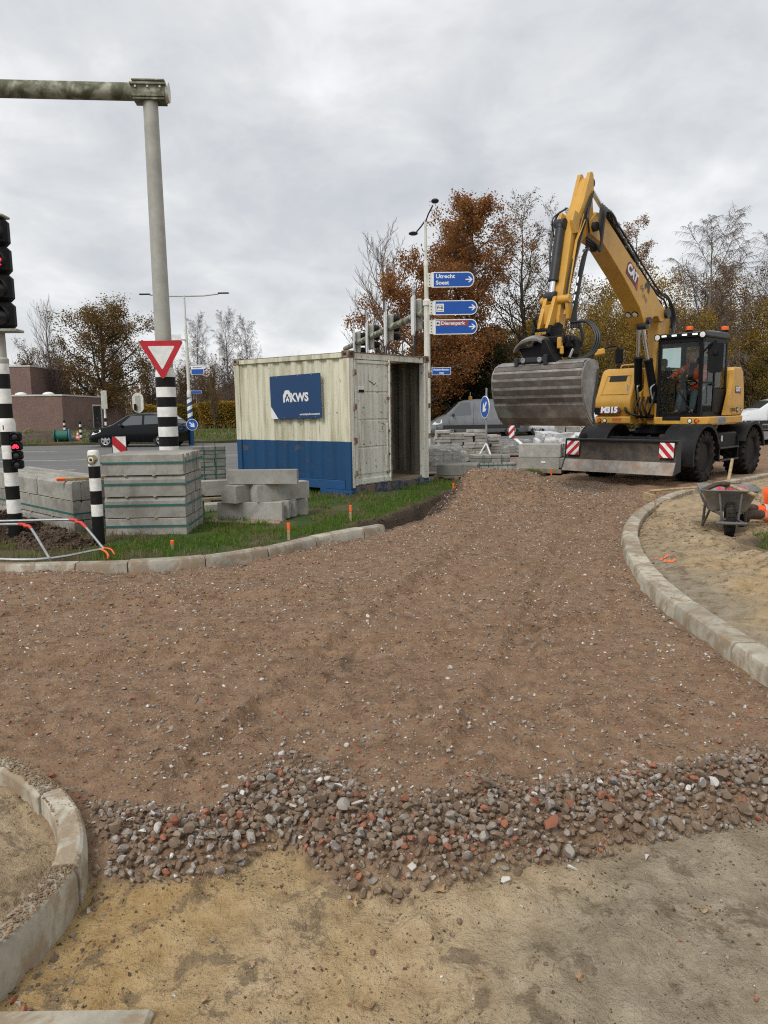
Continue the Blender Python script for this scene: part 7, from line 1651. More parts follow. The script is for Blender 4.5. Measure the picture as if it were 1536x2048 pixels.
def rsign(name, label, loc, rz, w_, h, body=None, parts=()):
    t = thing(name, label, 'sign', loc, rz); M_ = frame((0, 0, 0), (1, 0, 0), (0, 0, 1)); mb = MB(); mb.box((0, 0, -.012), (w_, h, .02), M_, .004); mb.build('plate', m_white, t, None); return t, M_
t, M_ = rsign('direction_sign', 'white and blue sign half hidden behind the striped gantry pole', (-9.65, 34.85, 4.78), .05, 1.1, .50)
mb = MB(); mb.box((0, -.12, 0), (1.06, .22, .006), M_); mb.box((-.48, .1, 0), (.1, .28, .006), M_); mb.build('blue_field', m_blue, t, None); mb = MB(); mb.box((.62, 0, -.03), (.2, .06, .03), M_); mb.build('bracket', m_steel, t)
t, M_ = rsign('direction_sign', 'small white and blue direction sign on the double armed lamp post', (-8.43, 34.85, 3.45), -.3, .66, .46)
mb = MB(); mb.box((0, -.10, 0), (.62, .22, .006), M_); mb.box((0, .20, 0), (.62, .03, .006), M_); mb.build('blue_field', m_blue, t, None); text_obj('sign_lettering', 'Amersfoort', .10, m_decalb, M_ @ Matrix.Translation((0, .09, .004)), t); mb = MB(); mb.box((-.38, 0, -.03), (.16, .05, .03), M_); mb.build('bracket', m_steel, t)
t, M_ = rsign('street_name_plate', 'small blue plate low on the lamp post with the spiral sleeve', (-8.55, 34.9, 2.42), 0, .5, .14)
mb = MB(); mb.box((0, 0, 0), (.48, .12, .006), M_); mb.build('blue_field', m_blue, t, None)
def round_arrow(name, label, loc, rz, r, adir, parent_pole=None):
    t = thing(name, label, 'sign', loc, rz); M_ = frame((0, 0, 0), (1, 0, 0), (0, 0, 1)); mb = MB(); mb.lathe([(r, -.02), (r, 0), (0, .0005)], 32, M_); mb.build('white_rim', m_white, t, None)
    mb = MB(); mb.lathe([(r*.93, .001), (r*.93, .003), (0, .0035)], 32, M_); mb.build('blue_disc', m_blue, t, None)
    A = [(-.12, .62), (.12, .62), (.12, -.05), (.40, .22), (.40, -.12), (0, -.62), (-.40, -.12), (-.40, .22), (-.12, -.05)]; c, s = math.cos(adir), math.sin(adir)
    mb = MB(); mb.prism([((c*x-s*y)*r, (s*x+c*y)*r) for x, y in A], .0035, .0055, 'z', M_); mb.build('white_arrow', m_white, t, None); return t
round_arrow('round_sign', 'round blue sign with white arrow on the striped foot of the lamp post', (-8.72, 34.55, .95), .05, .26, R_(45))

# ------------------------------------------------------------------ signpost with three blue direction signs and signal arm
sp_ = thing('sign_pole', 'off white pole behind the container carrying signs, lamps and a signal arm', 'pole', (1.43, 24.0, 0))
mb = MB(); mb.cyl((0, 0, 0), (0, 0, 4.72), .105, .10, 10); mb.lathe([(.10, 4.70), (.125, 4.72), (.125, 4.86), (.08, 4.92)], 14); mb.cyl((-.01, 0, 4.9), (-.02, 0, 5.95), .068, .068, 14); mb.lathe([(.075, 5.9), (.08, 5.98), (.055, 6.06)], 14, Matrix.Translation((-.02, 0, 0))); mb.cyl((-.02, 0, 6.05), (-.03, 0, 7.28), .045, .035, 12); mb.build('pole', m_polewhite, sp_)
mb = MB(); mb.tube([(-.03, 0, 7.2), (.05, -.15, 7.40), (.18, -.3, 7.62)], .022, 8); a = mb.build('lamp_arm', m_darkgrey, sp_); mb = MB(); mb.sphere((.24, -.40, 7.72), (.12, .17, .065), 14, 8, None); mb.build('lamp_head', m_darkgrey, a)
mb = MB(); mb.tube([(-.03, 0, 7.26), (-.16, .2, 7.12), (-.28, .4, 7.02)], .022, 8); a = mb.build('lamp_arm', m_darkgrey, sp_); mb = MB(); mb.sphere((-.38, .55, 7.0), (.15, .2, .05), 14, 8); mb.build('lamp_head', m_darkgrey, a)
# signal arm: runs away from the camera, sloping to its far post
ad = Vector((-3.1, 13.0, 0)); A0 = Vector((-.05, .1, 4.55)); A1 = A0+Vector((-3.14, 13.0, -.1))
mb = MB(); mb.tube([A0, A1], .115, 16); arm_ = mb.build('signal_arm', m_beam, sp_); mb = MB(); mb.cyl((A1.x, A1.y, 0), (A1.x, A1.y, 4.4), .11, n=14); mb.build('arm_post', m_polewhite, sp_)
for k, f in enumerate((.06, .34, .58, .78)):
    p = A0.lerp(A1, f); sh_ = thing('signal_back_board', ['traffic signal nearest the sign pole on the signal arm, seen from behind', 'second traffic signal from the sign pole on the signal arm', 'third traffic signal from the sign pole on the signal arm', 'farthest traffic signal on the signal arm above the container'][k], 'traffic signal', tuple(Vector((1.43, 24, 0))+p), -1.42, 'traffic signals on the signal arm')
    mb = MB(); mb.prism([(-.28, -.5), (.28, -.5), (.34, -.4), (.34, .62), (.28, .72), (-.28, .72), (-.34, .62), (-.34, -.4)], -.01, .01, 'z', frame((0, -.16, -.12), (1, 0, 0), (0, 0, 1))); mb.build('back_board', m_white, sh_, None)
    mb = MB(); mb.box((0, .02, 0), (.32, .22, 1.0), None, .05); mb.build('signal_box', m_pole, sh_)
    for j in range(3):
        mb = MB(); mb.lathe([(.12, .13), (.13, .16), (.12, .36), (.10, .36), (.10, .15)], 14, Matrix.Translation((0, 0, .32-.32*j)), 'y', False); mb.build('visor', m_blackp, sh_)
    mb = MB(); mb.tube([(.42, -.2, -.7), (.42, -.2, .95)], .014, 6); mb.prism([(-.05, .72), (.05, .72), (.03, 1.0), (0, 1.1), (-.03, 1.0)], -.01, .01, 'z', frame((0, -.16, -.12), (1, 0, 0), (0, 0, 1))); mb.prism([(-.06, -.5), (.06, -.5), (0, -.85)], -.01, .01, 'z', frame((0, -.16, -.12), (1, 0, 0), (0, 0, 1))); mb.build('mounting_rod', m_steel, sh_)
def arrow_sign(label, x0, zc, L, h, lines=(), brown=None, pr=False):
    t = thing('direction_sign', label, 'sign', (1.43+x0, 23.86, zc), 0, 'blue arrow signs on the sign pole'); M_ = frame((0, 0, 0), (1, 0, 0), (0, 0, 1))
    def shape(o): e = h*.42; return [(o, -h/2+o), (L-e, -h/2+o)]+[(L-e+(e-o)*math.sin(R_(a)), (-h/2+o)*math.cos(R_(a))) for a in (22, 45, 67, 90, 113, 135, 158)]+[(L-e, h/2-o), (o, h/2-o)]
    mb = MB(); mb.prism(shape(0), -.03, 0, 'z', M_); mb.build('white_plate', m_white, t, None)
    mb = MB(); q = shape(.028); q[0] = (.07, q[0][1]); q[-1] = (.07, q[-1][1]); mb.prism(q, .001, .004, 'z', M_); mb.build('blue_field', m_blue, t, None)
    mb = MB(); mb.prism([(-.12, .018), (.02, .018), (-.045, .085), (.0, .085), (.095, 0), (0, -.085), (-.045, -.085), (.02, -.018), (-.12, -.018)], .004, .006, 'z', M_ @ Matrix.Translation((L-.15, 0, 0))); mb.build('white_arrow', m_decalw, t, None)
    for k, s in enumerate(lines): text_obj('sign_lettering', s, .165, m_decalw, M_ @ Matrix.Translation((.13, .098-.19*k, .005)), t, bold=.004, align='LEFT', sx=1.12)
    if brown:
        mb = MB(); mb.box((.58, .11, .005), (1.0, .155, .003), M_); b_ = mb.build('brown_field', m_brown, t, None); mb = MB(); mb.box((.145, .11, .0055), (.13, .13, .004), M_); sq = mb.build('picture_field', m_decalw, t, None)
        mb = MB(); mb.prism([(-.045, -.04), (-.05, .02), (-.01, .035), (.03, .03), (.045, .0), (.045, -.04), (.03, -.04), (.025, -.01), (-.005, -.01), (-.01, -.04), (-.025, -.04), (-.03, -.01)], .008, .010, 'z', M_ @ Matrix.Translation((.145, .11, 0))); mb.build('animal_picture', m_decalb, sq, None)
        text_obj('sign_lettering', brown, .145, m_decalw, M_ @ Matrix.Translation((.235, .108, .008)), t, bold=.003, align='LEFT', sx=1.1)
    if pr:
        mb = MB(); mb.box((.21, .0, .005), (.23, .24, .004), M_, .0); p_ = mb.build('picture_field', m_decalw, t, None); text_obj('picture_lettering', 'P+R', .115, m_decalb, M_ @ Matrix.Translation((.21, -.005, .008)), p_, bold=.004)
        mb = MB(); mb.box((.21, .08, .008), (.17, .016, .003), M_); mb.box((.21, -.085, .008), (.17, .016, .003), M_); mb.build('picture_bar', m_decalb, p_, None)
    mb = MB(); mb.box((-.05, 0, -.02), (.16, h*.9, .03), M_); mb.build('mounting_plate', m_polewhite, t)
    mb = MB(); [mb.cyl((-.06, y, -.004), (-.06, y, .004), .016, n=6, M=M_) for y in (-.14, -.05, .05, .14)]; mb.build('bolt', m_darkgrey, t)
arrow_sign('topmost blue direction sign reading Utrecht and Soest', .14, 5.47, 1.32, .46, ('Utrecht', 'Soest'))
arrow_sign('middle blue direction sign with the white P and R square', .19, 4.63, 1.37, .44, pr=True)
arrow_sign('lowest blue direction sign with the brown Dierenpark field', .19, 4.05, 1.37, .46, brown='Dierenpark')
t = thing('street_name_plate', 'small blue street name plate reading Amsterdamse-weg beside the container', 'sign', (1.86, 23.85, 2.70), 0); M_ = frame((0, 0, 0), (1, 0, 0), (0, 0, 1))
mb = MB(); mb.box((0, 0, -.01), (.60, .23, .018), M_); mb.build('white_rim', m_white, t, None); mb = MB(); mb.box((0, 0, .001), (.57, .20, .006), M_); mb.build('blue_field', m_blue, t, None)
text_obj('sign_lettering', 'Amsterdamse-', .085, m_decalw, M_ @ Matrix.Translation((0, .045, .005)), t, bold=.002); text_obj('sign_lettering', 'weg', .085, m_decalw, M_ @ Matrix.Translation((0, -.05, .005)), t, bold=.002); mb = MB(); mb.box((-.36, 0, -.02), (.2, .04, .02), M_); mb.build('bracket', m_steel, t)

# ------------------------------------------------------------------ vehicles
def car(name, label, loc, rz, L, Wd, prof_belt, prof_roof, paint, wheels, wr, sill=.22, windows=(), tumble=.80, lamp_f=None, lamp_r=None, cat='car', wheelm=None, screen=None, rear=None, clad=None, mirror=None, doors=(), shoulder=.97):
    """side view along +x = front. prof_*: (x, z) polylines, x from rear 0 to front L"""
    t = thing(name, label, cat, loc, rz); xs = sorted(set([p[0] for p in prof_belt]+[p[0] for p in prof_roof]+list(np.linspace(0, L, 26))))
    zb = lambda x: float(np.interp(x, [p[0] for p in prof_belt], [p[1] for p in prof_belt])); zr = lambda x: float(np.interp(x, [p[0] for p in prof_roof], [p[1] for p in prof_roof]))
    hw = lambda x: Wd/2*(1-.16*max(0, 1-x/.35)**2-.22*max(0, 1-(L-x)/.75)**2)
    def side(x, z):
        b, r = zb(x), zr(x); w_ = hw(x)
        if z <= b: u = (z-sill)/max(.01, b-sill); return w_*(.955+.045*math.sin(math.pi*min(1, max(0, u)))) if u < 1 else w_*.955
        return w_*(.955-(.955-tumble)*((z-b)/max(.12, max(p[1] for p in prof_roof)-b)))
    rings = []
    for x in xs:
        b, r = zb(x), max(zr(x), zb(x)+.012); zs = [sill, sill+.15, (sill+b)/2, b-.07, b, b+(r-b)*.5, r-min(.05, (r-b)*.3), r]
        ws = [side(x, z) for z in zs]; ws[0] *= .93; ws[7] = ws[6]*.90; ring = [(x, w_, z) for w_, z in zip(ws, zs)]+[(x, 0, r+.02 if r > b+.1 else r+.015)]
        rings.append(ring+[(p[0], -p[1], p[2]) for p in reversed(ring[:-1])])
    mb = MB(); mb.loft(rings); body = mb.build('body', paint, t, 38)
    for k, (x0, x1, x2, x3, lo, hi) in enumerate(windows):     # bottom x0..x1, top x3..x2
        for s in (-1, 1):
            V = []; n_ = 5
            for j in range(n_+1):
                u = j/n_; xb = x0+(x1-x0)*u; xt = x3+(x2-x3)*u; zl, zh = zb(xb)+lo, min(zr(xt)-.05, max(p[1] for p in prof_roof)-hi)
                for q in range(3): f = q/2; x = xb+(xt-xb)*f; z = zl+(zh-zl)*f; V.append((x, s*(side(x, z)+.006), z))
            F = [(3*j+q, 3*j+3+q, 3*j+4+q, 3*j+1+q) for j in range(n_) for q in range(2)]
            mb = MB(); mb.add(V, F); mb.build('side_window', m_carglass, t, 60)
    for nm, sp in (('windscreen', screen), ('rear_window', rear)):
        if sp:
            xa, xb_ = sp; V = []; n_ = 6
            for j in range(n_+1):
                u = j/n_; x = xa+(xb_-xa)*u; z = zr(x)+.026; ww = side(x, zr(x))*.86
                for q in range(5): yy1 = ww*(q/2-1); V.append((x+.012*(1 if xb_ > L/2 else -1), yy1, z-.006*abs(q-2)))
            F = [(5*j+q, 5*j+5+q, 5*j+6+q, 5*j+1+q) for j in range(n_) for q in range(4)]; mb = MB(); mb.add(V, F); mb.build(nm, m_carglass, t, 60)
    for x in wheels:
        for s in (-1, 1):
            yw = s*(hw(x)*.955); mb = MB(); mb.lathe([(0, yw-s*.02), (wr*1.14, yw-s*.02), (wr*1.16, yw+s*.008), (0, yw+s*.010)], 28, Matrix.Translation((x, 0, wr+.02)), 'y'); mb.build('wheel_arch', m_carplastic, t)
            M_ = Matrix.Translation((x, yw-s*.075, wr)); mb = MB(); mb.lathe([(wr*.66, -.10), (wr*.93, -.10), (wr, -.06), (wr, .06), (wr*.93, .10), (wr*.66, .10)], 28, M_, 'y'); w_ = mb.build('wheel', m_rubber, t, 40)
            mb = MB(); mb.lathe([(wr*.68, s*.103), (wr*.66, s*.112), (wr*.60, s*.105)], 28, M_, 'y', False)
            for k in range(5 if wheelm is not m_carplastic else 10):
                a = 2*math.pi*k/(5 if wheelm is not m_carplastic else 10); mb.prism([(-.035, .05), (.035, .05), (.05, wr*.64), (-.05, wr*.64)] if wheelm is not m_carplastic else [(-.015, .05), (.015, .05), (.02, wr*.64), (-.02, wr*.64)], s*.09, s*.108, 'y', M_ @ Matrix.Rotation(a, 4, 'Y'))
            mb.lathe([(.07, s*.09), (.07, s*.115), (0, s*.118)], 12, M_, 'y'); mb.build('rim', m_hub, w_, 40); mb = MB(); mb.lathe([(wr*.64, s*.08), (0, s*.085)], 20, M_, 'y'); mb.build('wheel_well', m_decalb, w_, None)
    for P, m_, nm in ((lamp_f, m_head, 'headlight'), (lamp_r, m_tail, 'tail_light')):
        if P:
            for s in (-1, 1):
                V = []; n_ = len(P)
                for x, z in P: V.append((x, s*(side(x, z)+.008), z))
                mb = MB(); mb.add(V, [list(range(n_))]); mb.build(nm, m_, t, 60)
    for x, z0_, z1_ in doors:
        for s in (-1, 1):
            mb = MB(); zs = np.linspace(z0_, z1_, 6); mb.tube([(x+.04*math.sin(3*(z-z0_)), s*(side(x, z)+.001), z) for z in zs], .007, 4); mb.build('door_seam', m_decalb, t)
    if mirror:
        for s in (-1, 1):
            x, z = mirror; mb = MB(); mb.box((x, s*(side(x, z)+.12), z+.03), (.12, .22, .15), None, .04); mb.build('wing_mirror', m_carplastic, t)
    if clad:
        for s in (-1, 1):
            x0, x1, z0_, z1_ = clad; V = []; n_ = 12
            for j in range(n_+1):
                x = x0+(x1-x0)*j/n_
                for z in (z0_, z1_): V.append((x, s*(side(x, z)+.006), z))
            mb = MB(); mb.add(V, [(2*j, 2*j+2, 2*j+3, 2*j+1) for j in range(n_)]); mb.build('side_cladding', m_carplastic, t, 60)
    mb = MB(); mb.box((L-.10, 0, .36), (.16, Wd*.80, .20), None, .04); mb.box((.08, 0, .36), (.12, Wd*.84, .22), None, .04); mb.build('bumper_trim', m_carplastic, t)
    return t
hatch = dict(L=4.28, Wd=1.80, prof_belt=[(0, .80), (.15, .98), (.6, 1.02), (2.4, .94), (3.0, .90), (3.6, .82), (4.1, .66), (4.28, .50)], prof_roof=[(0, .82), (.12, 1.02), (.35, 1.18), (.75, 1.42), (1.3, 1.50), (1.9, 1.50), (2.4, 1.42), (3.15, .98), (3.6, .87), (4.1, .70), (4.28, .54)], wheels=(.78, 3.40), wr=.32,
    windows=((.62, 1.55, 1.55, .92, .03, .10), (1.66, 2.72, 2.18, 1.66, .03, .10)), screen=(2.42, 3.12), rear=(.38, .74), lamp_f=[(3.62, .80), (4.05, .66), (4.12, .55), (3.95, .58), (3.6, .70)], lamp_r=[(.04, .98), (.42, 1.02), (.40, .90), (.1, .76), (.03, .80)], mirror=(2.62, .95), doors=((1.60, .3, .92), (2.78, .3, .9), (.72, .6, .95)), cat='car')
c = car('parked_car', 'black hatchback driving left across the junction behind the striped gantry pole', (-11.10, 34.9, .0), math.pi-.13, paint=m_carblack, **hatch)
# the origin of the car is its rear end: move so that the car spans the pixels of the photograph
c.location = (-9.0, 34.35, 0.0)
vanp = dict(L=5.25, Wd=1.95, prof_belt=[(0, 1.02), (.1, 1.10), (3.2, 1.08), (4.2, 1.05), (4.75, .92), (5.15, .72), (5.25, .55)], prof_roof=[(0, 1.5), (.06, 1.82), (.25, 1.94), (2.8, 1.96), (3.4, 1.90), (3.7, 1.80), (4.45, 1.14), (4.75, 1.02), (5.15, .78), (5.25, .60)], wheels=(.92, 4.22), wr=.33, windows=((3.05, 4.22, 3.62, 3.12, .05, .16),), tumble=.84, screen=(3.72, 4.42), lamp_f=[(4.62, .92), (5.02, .78), (5.12, .66), (4.85, .66), (4.6, .74)], lamp_r=[(.03, 1.45), (.10, 1.45), (.10, 1.0), (.03, 1.0)], mirror=(4.02, 1.12), doors=((2.92, .4, 1.8), (4.2, .4, 1.0), (1.5, .4, 1.8)), clad=(.2, 4.9, .42, .62), cat='van', wheelm=m_carplastic)
car('parked_van', 'dark grey delivery van on the road behind the block pallets', (7.75, 40.9, .0), math.pi, paint=m_cargrey, **vanp)
car('parked_car', 'white hatchback half hidden behind the excavator bucket and the wrapped pallets', (11.7, 41.3, 0), math.pi, paint=m_carwhite2, wheelm=m_carplastic, **hatch)
suv = dict(hatch); suv.update(L=4.45, Wd=1.85, prof_belt=[(0, .95), (.15, 1.08), (2.4, 1.04), (3.2, 1.0), (3.9, .96), (4.3, .80), (4.45, .6)], prof_roof=[(0, 1.0), (.1, 1.2), (.3, 1.5), (.7, 1.66), (2.1, 1.66), (2.6, 1.55), (3.3, 1.10), (3.9, 1.02), (4.3, .86), (4.45, .65)], windows=((.5, 1.55, 1.55, .75, .03, .12), (1.68, 2.85, 2.3, 1.68, .03, .12)), screen=(2.62, 3.26), rear=(.32, .66), lamp_f=[(3.9, .92), (4.25, .82), (4.3, .70), (3.95, .76)], lamp_r=[(.04, 1.08), (.3, 1.08), (.3, .95), (.05, .9)], wr=.36, wheels=(.82, 3.55), mirror=(2.75, 1.08), clad=(.15, 4.2, .30, .48), doors=((1.62, .4, 1.0), (2.9, .4, 1.0)))
car('parked_car', 'white sport utility car with black roof at the right edge behind the excavator', (23.85, 42.0, 0.12), math.pi, paint=m_carwhite2, **suv)
mb = MB(); o = bpy.data.objects['parked_car.002']
mb.loft([[(x, y, z) for x, y, z in ((.6, -.6, 1.69), (.6, .6, 1.69), (2.2, .6, 1.69), (2.2, -.6, 1.69))], [(x, y, z) for x, y, z in ((.65, -.55, 1.72), (.65, .55, 1.72), (2.1, .55, 1.72), (2.1, -.55, 1.72))]]); mb.build('black_roof', m_carblack, o)
mb = MB(); o2 = bpy.data.objects['parked_car.001']
mb.prism([(1.0, .45), (1.5, .45), (2.1, .85), (1.6, .85)], .905, .915, 'y'); mb.prism([(1.8, .50), (2.1, .50), (2.3, .7), (2.0, .7)], .905, .918, 'y'); mb.build('red_lettering_stripe', m_decalr, o2, None)

# ------------------------------------------------------------------ street furniture round the junction
def beacon_board(label, loc, rz, w_, h, flip): t = thing('barrier_board', label, 'barrier', loc, rz, 'red and white barrier boards'); stripes('board', t, frame((0, 0, h/2+.12), (1, 0, 0), (0, 0, 1)), w_, h, 3, flip); mb = MB(); mb.box((0, .014, h/2+.12), (w_+.03, .014, h+.03)); mb.box((0, .02, .3), (.08, .04, .7)); mb.box((0, .0, -.0), (.5, .3, .08), b=.02); mb.build('board_frame', m_blackp, t); return t
beacon_board('red and white barrier board behind the tall strapped block stack', (-5.08, 14.5, .05), .1, .25, .95, False)
beacon_board('red and white barrier board between the van wheel and the wrapped pallet', (5.98, 35.0, .0), -.75, .30, .78, True)
rs = round_arrow('round_sign', 'round blue sign with white arrow on a thin pole in front of the grey van', (2.70, 20.0, 1.57), -1.31, .295, R_(-45))
mb = MB(); mb.cyl((.0, .05, -1.15), (.0, .05, .50), .024, n=10); mb.build('pole', m_steel, rs)
for a in (0.3, 2.4, 4.5): mb = MB(); mb.tube([(0, .05, -.95), (.34*math.cos(a), .05+.34*math.sin(a), -1.52)], .022, 6); mb.build('foot', m_white, rs)
mb = MB(); mb.box((.1, .1, -1.45), (.35, .3, .22), b=.06); mb.build('ballast_sheet', m_tarp, rs)
def far_signal(name, label, loc, rz, H_, back=True, n=3):
    t = thing(name, label, 'traffic signal', loc, rz); mb = MB(); mb.cyl((0, 0, .0), (0, 0, H_-1.1), .06, n=10); mb.build('pole', m_polewhite, t)
    banded(t, (0, 0, 0), .068, [(.0+.22*k, .22+.22*k, m_bandb if k % 2 == 0 else m_bandw) for k in range(6)], 12)
    mb = MB(); mb.box((0, 0, H_-.55), (.34, .05, 1.1), b=.02); mb.build('back_board', m_polewhite, t)
    for j in range(3): mb = MB(); mb.lathe([(.11, -.04), (.12, -.1), (.11, -.25)], 12, Matrix.Translation((0, .06, H_-.2-.35*j)) @ Matrix.Rotation(math.pi, 4, 'Z'), 'y', False); mb.build('visor', m_blackp, t)
    mb = MB(); mb.box((0, .1, H_-.55), (.28, .14, 1.04), b=.03); mb.build('signal_box', m_blackp, t); return t
far_signal('traffic_signal', 'traffic signal with pale back board on a banded pole beside the brick building door', (-16.86, 46, .11), .5, 2.75)
far_signal('traffic_signal', 'thin traffic signal with pale back board behind the grey van', (3.96, 46.3, .11), .2, 2.62)
t = thing('keep_left_sign', 'rounded grey back of an oval sign on a banded post behind the black car', 'sign', (-14.5, 45, .11)); mb = MB(); mb.prism([(.33*math.cos(a)*1, 1.98+.26*(1 if math.sin(a) > 0 else -1)+.33*math.sin(a)) for a in np.linspace(.01, 2*math.pi+.01, 28, endpoint=False)], -.02, .02, 'y'); mb.build('sign_back', m_polewhite, t); mb = MB(); mb.prism([(-.16, 1.5), (.16, 1.5), (.16, 2.4), (-.16, 2.4)], -.03, -.021, 'y'); mb.build('back_rail', m_pole, t)
banded(t, (0, .03, 0), .055, [(.0+.2*k, .2+.2*k, m_bandb if k % 2 == 0 else m_bandw) for k in range(7)], 12)
mb = MB(); mb.box((-.14, -.12, 1.72), (.14, .12, .40), b=.03); mb.build('small_signal', m_blackp, t)
for k, (x, y, lab) in enumerate([(-16.1, 40.2, 'black and white banded bollard beside the traffic cone'), (-19.6, 46.5, 'black and white banded bollard left of the brick building door')]):
    t = thing('bollard', lab, 'bollard', (x, y, .11), 0, 'banded bollards'); banded(t, (0, 0, 0), .06, [(.14*k2, .14*k2+.14, m_bandb if k2 % 2 == 0 else m_bandw) for k2 in range(7)], 14); mb = MB(); mb.lathe([(.06, .98), (.04, 1.02), (0, 1.03)], 14); mb.build('bollard_cap', m_bandb, t)
def cone(label, x, y, h):
    t = thing('traffic_cone', label, 'traffic cone', (x, y, .11), .2, 'traffic cones on the far verge'); mb = MB(); mb.box((0, 0, .02), (h*.62, h*.62, .04), b=.01); mb.build('cone_base', m_orange, t)
    for k in range(5): z0_, z1_ = .04+(h-.04)*k/5, .04+(h-.04)*(k+1)/5; r0, r1 = h*.22*(1-k/5*.85), h*.22*(1-(k+1)/5*.85); mb = MB(); mb.lathe([(r0, z0_), (r1, z1_)], 16); mb.build('cone_ring', m_orange if k % 2 == 0 else m_bandw, t)
cone('orange and white traffic cone beside the banded bollard', -15.9, 39.3, .52); cone('small orange and white cone behind the far soil heap', -18.65, 41.2, .34)
t = thing('cable_reel', 'large cable reel with green cable and blue flanges on the far verge', 'cable reel', (-16.4, 38.6, .40), .25)
mb = MB(); mb.lathe([(.24, -.34), (.27, -.30), (.265, 0), (.27, .26), (.24, .28)], 24, None, 'x'); mb.build('cable', m_cableg, t)
for x in (-.36, .34): mb = MB(); mb.lathe([(.0, -.02), (.36, -.02), (.36, .02), (0, .02)], 28, Matrix.Translation((x, 0, 0)), 'x'); mb.build('flange', m_reelblue if x > 0 else m_cableg, t)
t = thing('cable_hoop', 'thin standing cable hoop left of the far soil heap', 'cable hoop', (-18.9, 40.3, .42), .9); mb = MB()
for r in (.33, .30, .27): mb.tube([(r*math.cos(a*math.pi/12), .02*math.sin(a*3), r*math.sin(a*math.pi/12)) for a in range(25)], .02, 6)
mb.build('hoop', m_brass, t); mb = MB(); mb.box((0, 0, -.2), (.12, .2, .2), b=.03); mb.build('hoop_foot', m_tarp, t)
# soil heap on the far verge
V = []; nn_ = 26
for j in range(nn_):
    for i in range(nn_):
        u, v_ = i/(nn_-1)*2-1, j/(nn_-1)*2-1; d_ = max(0, 1-u*u-v_*v_); V.append((-18.2+u*2.6, 39.4+v_*1.3, .08+.42*d_**.8*(1+.5*float(fbm(np.array([u*3]), np.array([v_*3]), 5)[0]))+.06*float(fbm(np.array([u*9]), np.array([v_*9]), 6)[0])*d_))
F = [(j*nn_+i, j*nn_+i+1, (j+1)*nn_+i+1, (j+1)*nn_+i) for j in range(nn_-1) for i in range(nn_-1)]
m_soil = worn('dug_soil', (.075, .052, .036), (.04, .028, .02), .6, 3, .95, bumps=.8, bdist=.03, var=.3)
tag(link('soil_heap', mesh_np('soil_heap', V, F, [m_soil], None, True)), 'low heap of dug brown soil in front of the brick building', 'soil heap', None, 'stuff')
# bicycle and bicycle racks
t = thing('bicycle', 'dark bicycle parked in the rack by the brick building', 'bicycle', (-17.6, 46.0, .11), -.15)
for x in (-.52, .52):
    mb = MB(); mb.tube([(x+.33*math.cos(a*math.pi/12), 0, .34+.33*math.sin(a*math.pi/12)) for a in range(25)], .022, 6); w_ = mb.build('wheel', m_rubber, t); mb = MB()
    for k in range(8): mb.tube([(x, 0, .34), (x+.32*math.cos(k*math.pi/4), 0, .34+.32*math.sin(k*math.pi/4))], .005, 4)
    mb.build('spokes', m_steel, w_)
mb = MB(); mb.tube([(-.52, 0, .34), (-.2, 0, .85), (.36, 0, .82), (0, 0, .32), (-.52, 0, .34)], .018, 6); mb.tube([(0, 0, .32), (-.22, 0, .92)], .018, 6); mb.tube([(.52, 0, .34), (.36, 0, .82), (.33, 0, 1.0)], .018, 6); mb.build('frame', m_darkgrey, t)
mb = MB(); mb.box((-.23, 0, .96), (.26, .12, .05), b=.02); mb.build('saddle', m_blackp, t); mb = MB(); mb.tube([(.30, -.26, 1.04), (.34, 0, 1.02), (.30, .26, 1.04)], .014, 6); mb.build('handlebar', m_blackp, t)
for k in range(7):
    t = thing('bicycle_rack', 'grey tube bicycle rack hoop in the row by the brick building', 'bicycle rack', (-17.1+.42*k, 47.2+.25*k, .11), .6, 'bicycle rack hoops by the brick building'); mb = MB(); mb.tube(spline([(-.45, 0, 0), (-.2, 0, .45), (.15, 0, .62), (.42, 0, .45), (.45, 0, 0)], 5), .025, 6); mb.build('hoop', m_steel, t)
t = thing('orange_sign', 'small orange sign on a thin post behind the roof of the grey van', 'sign', (5.1, 44, .11)); mb = MB(); mb.cyl((0, 0, 0), (0, 0, 2.3), .03, n=8); mb.build('post', m_steel, t); mb = MB(); mb.box((0, -.04, 1.86), (.20, .03, .42)); mb.build('plate', plain('orange_yellow', (.62, .30, .02), .5), t, None)

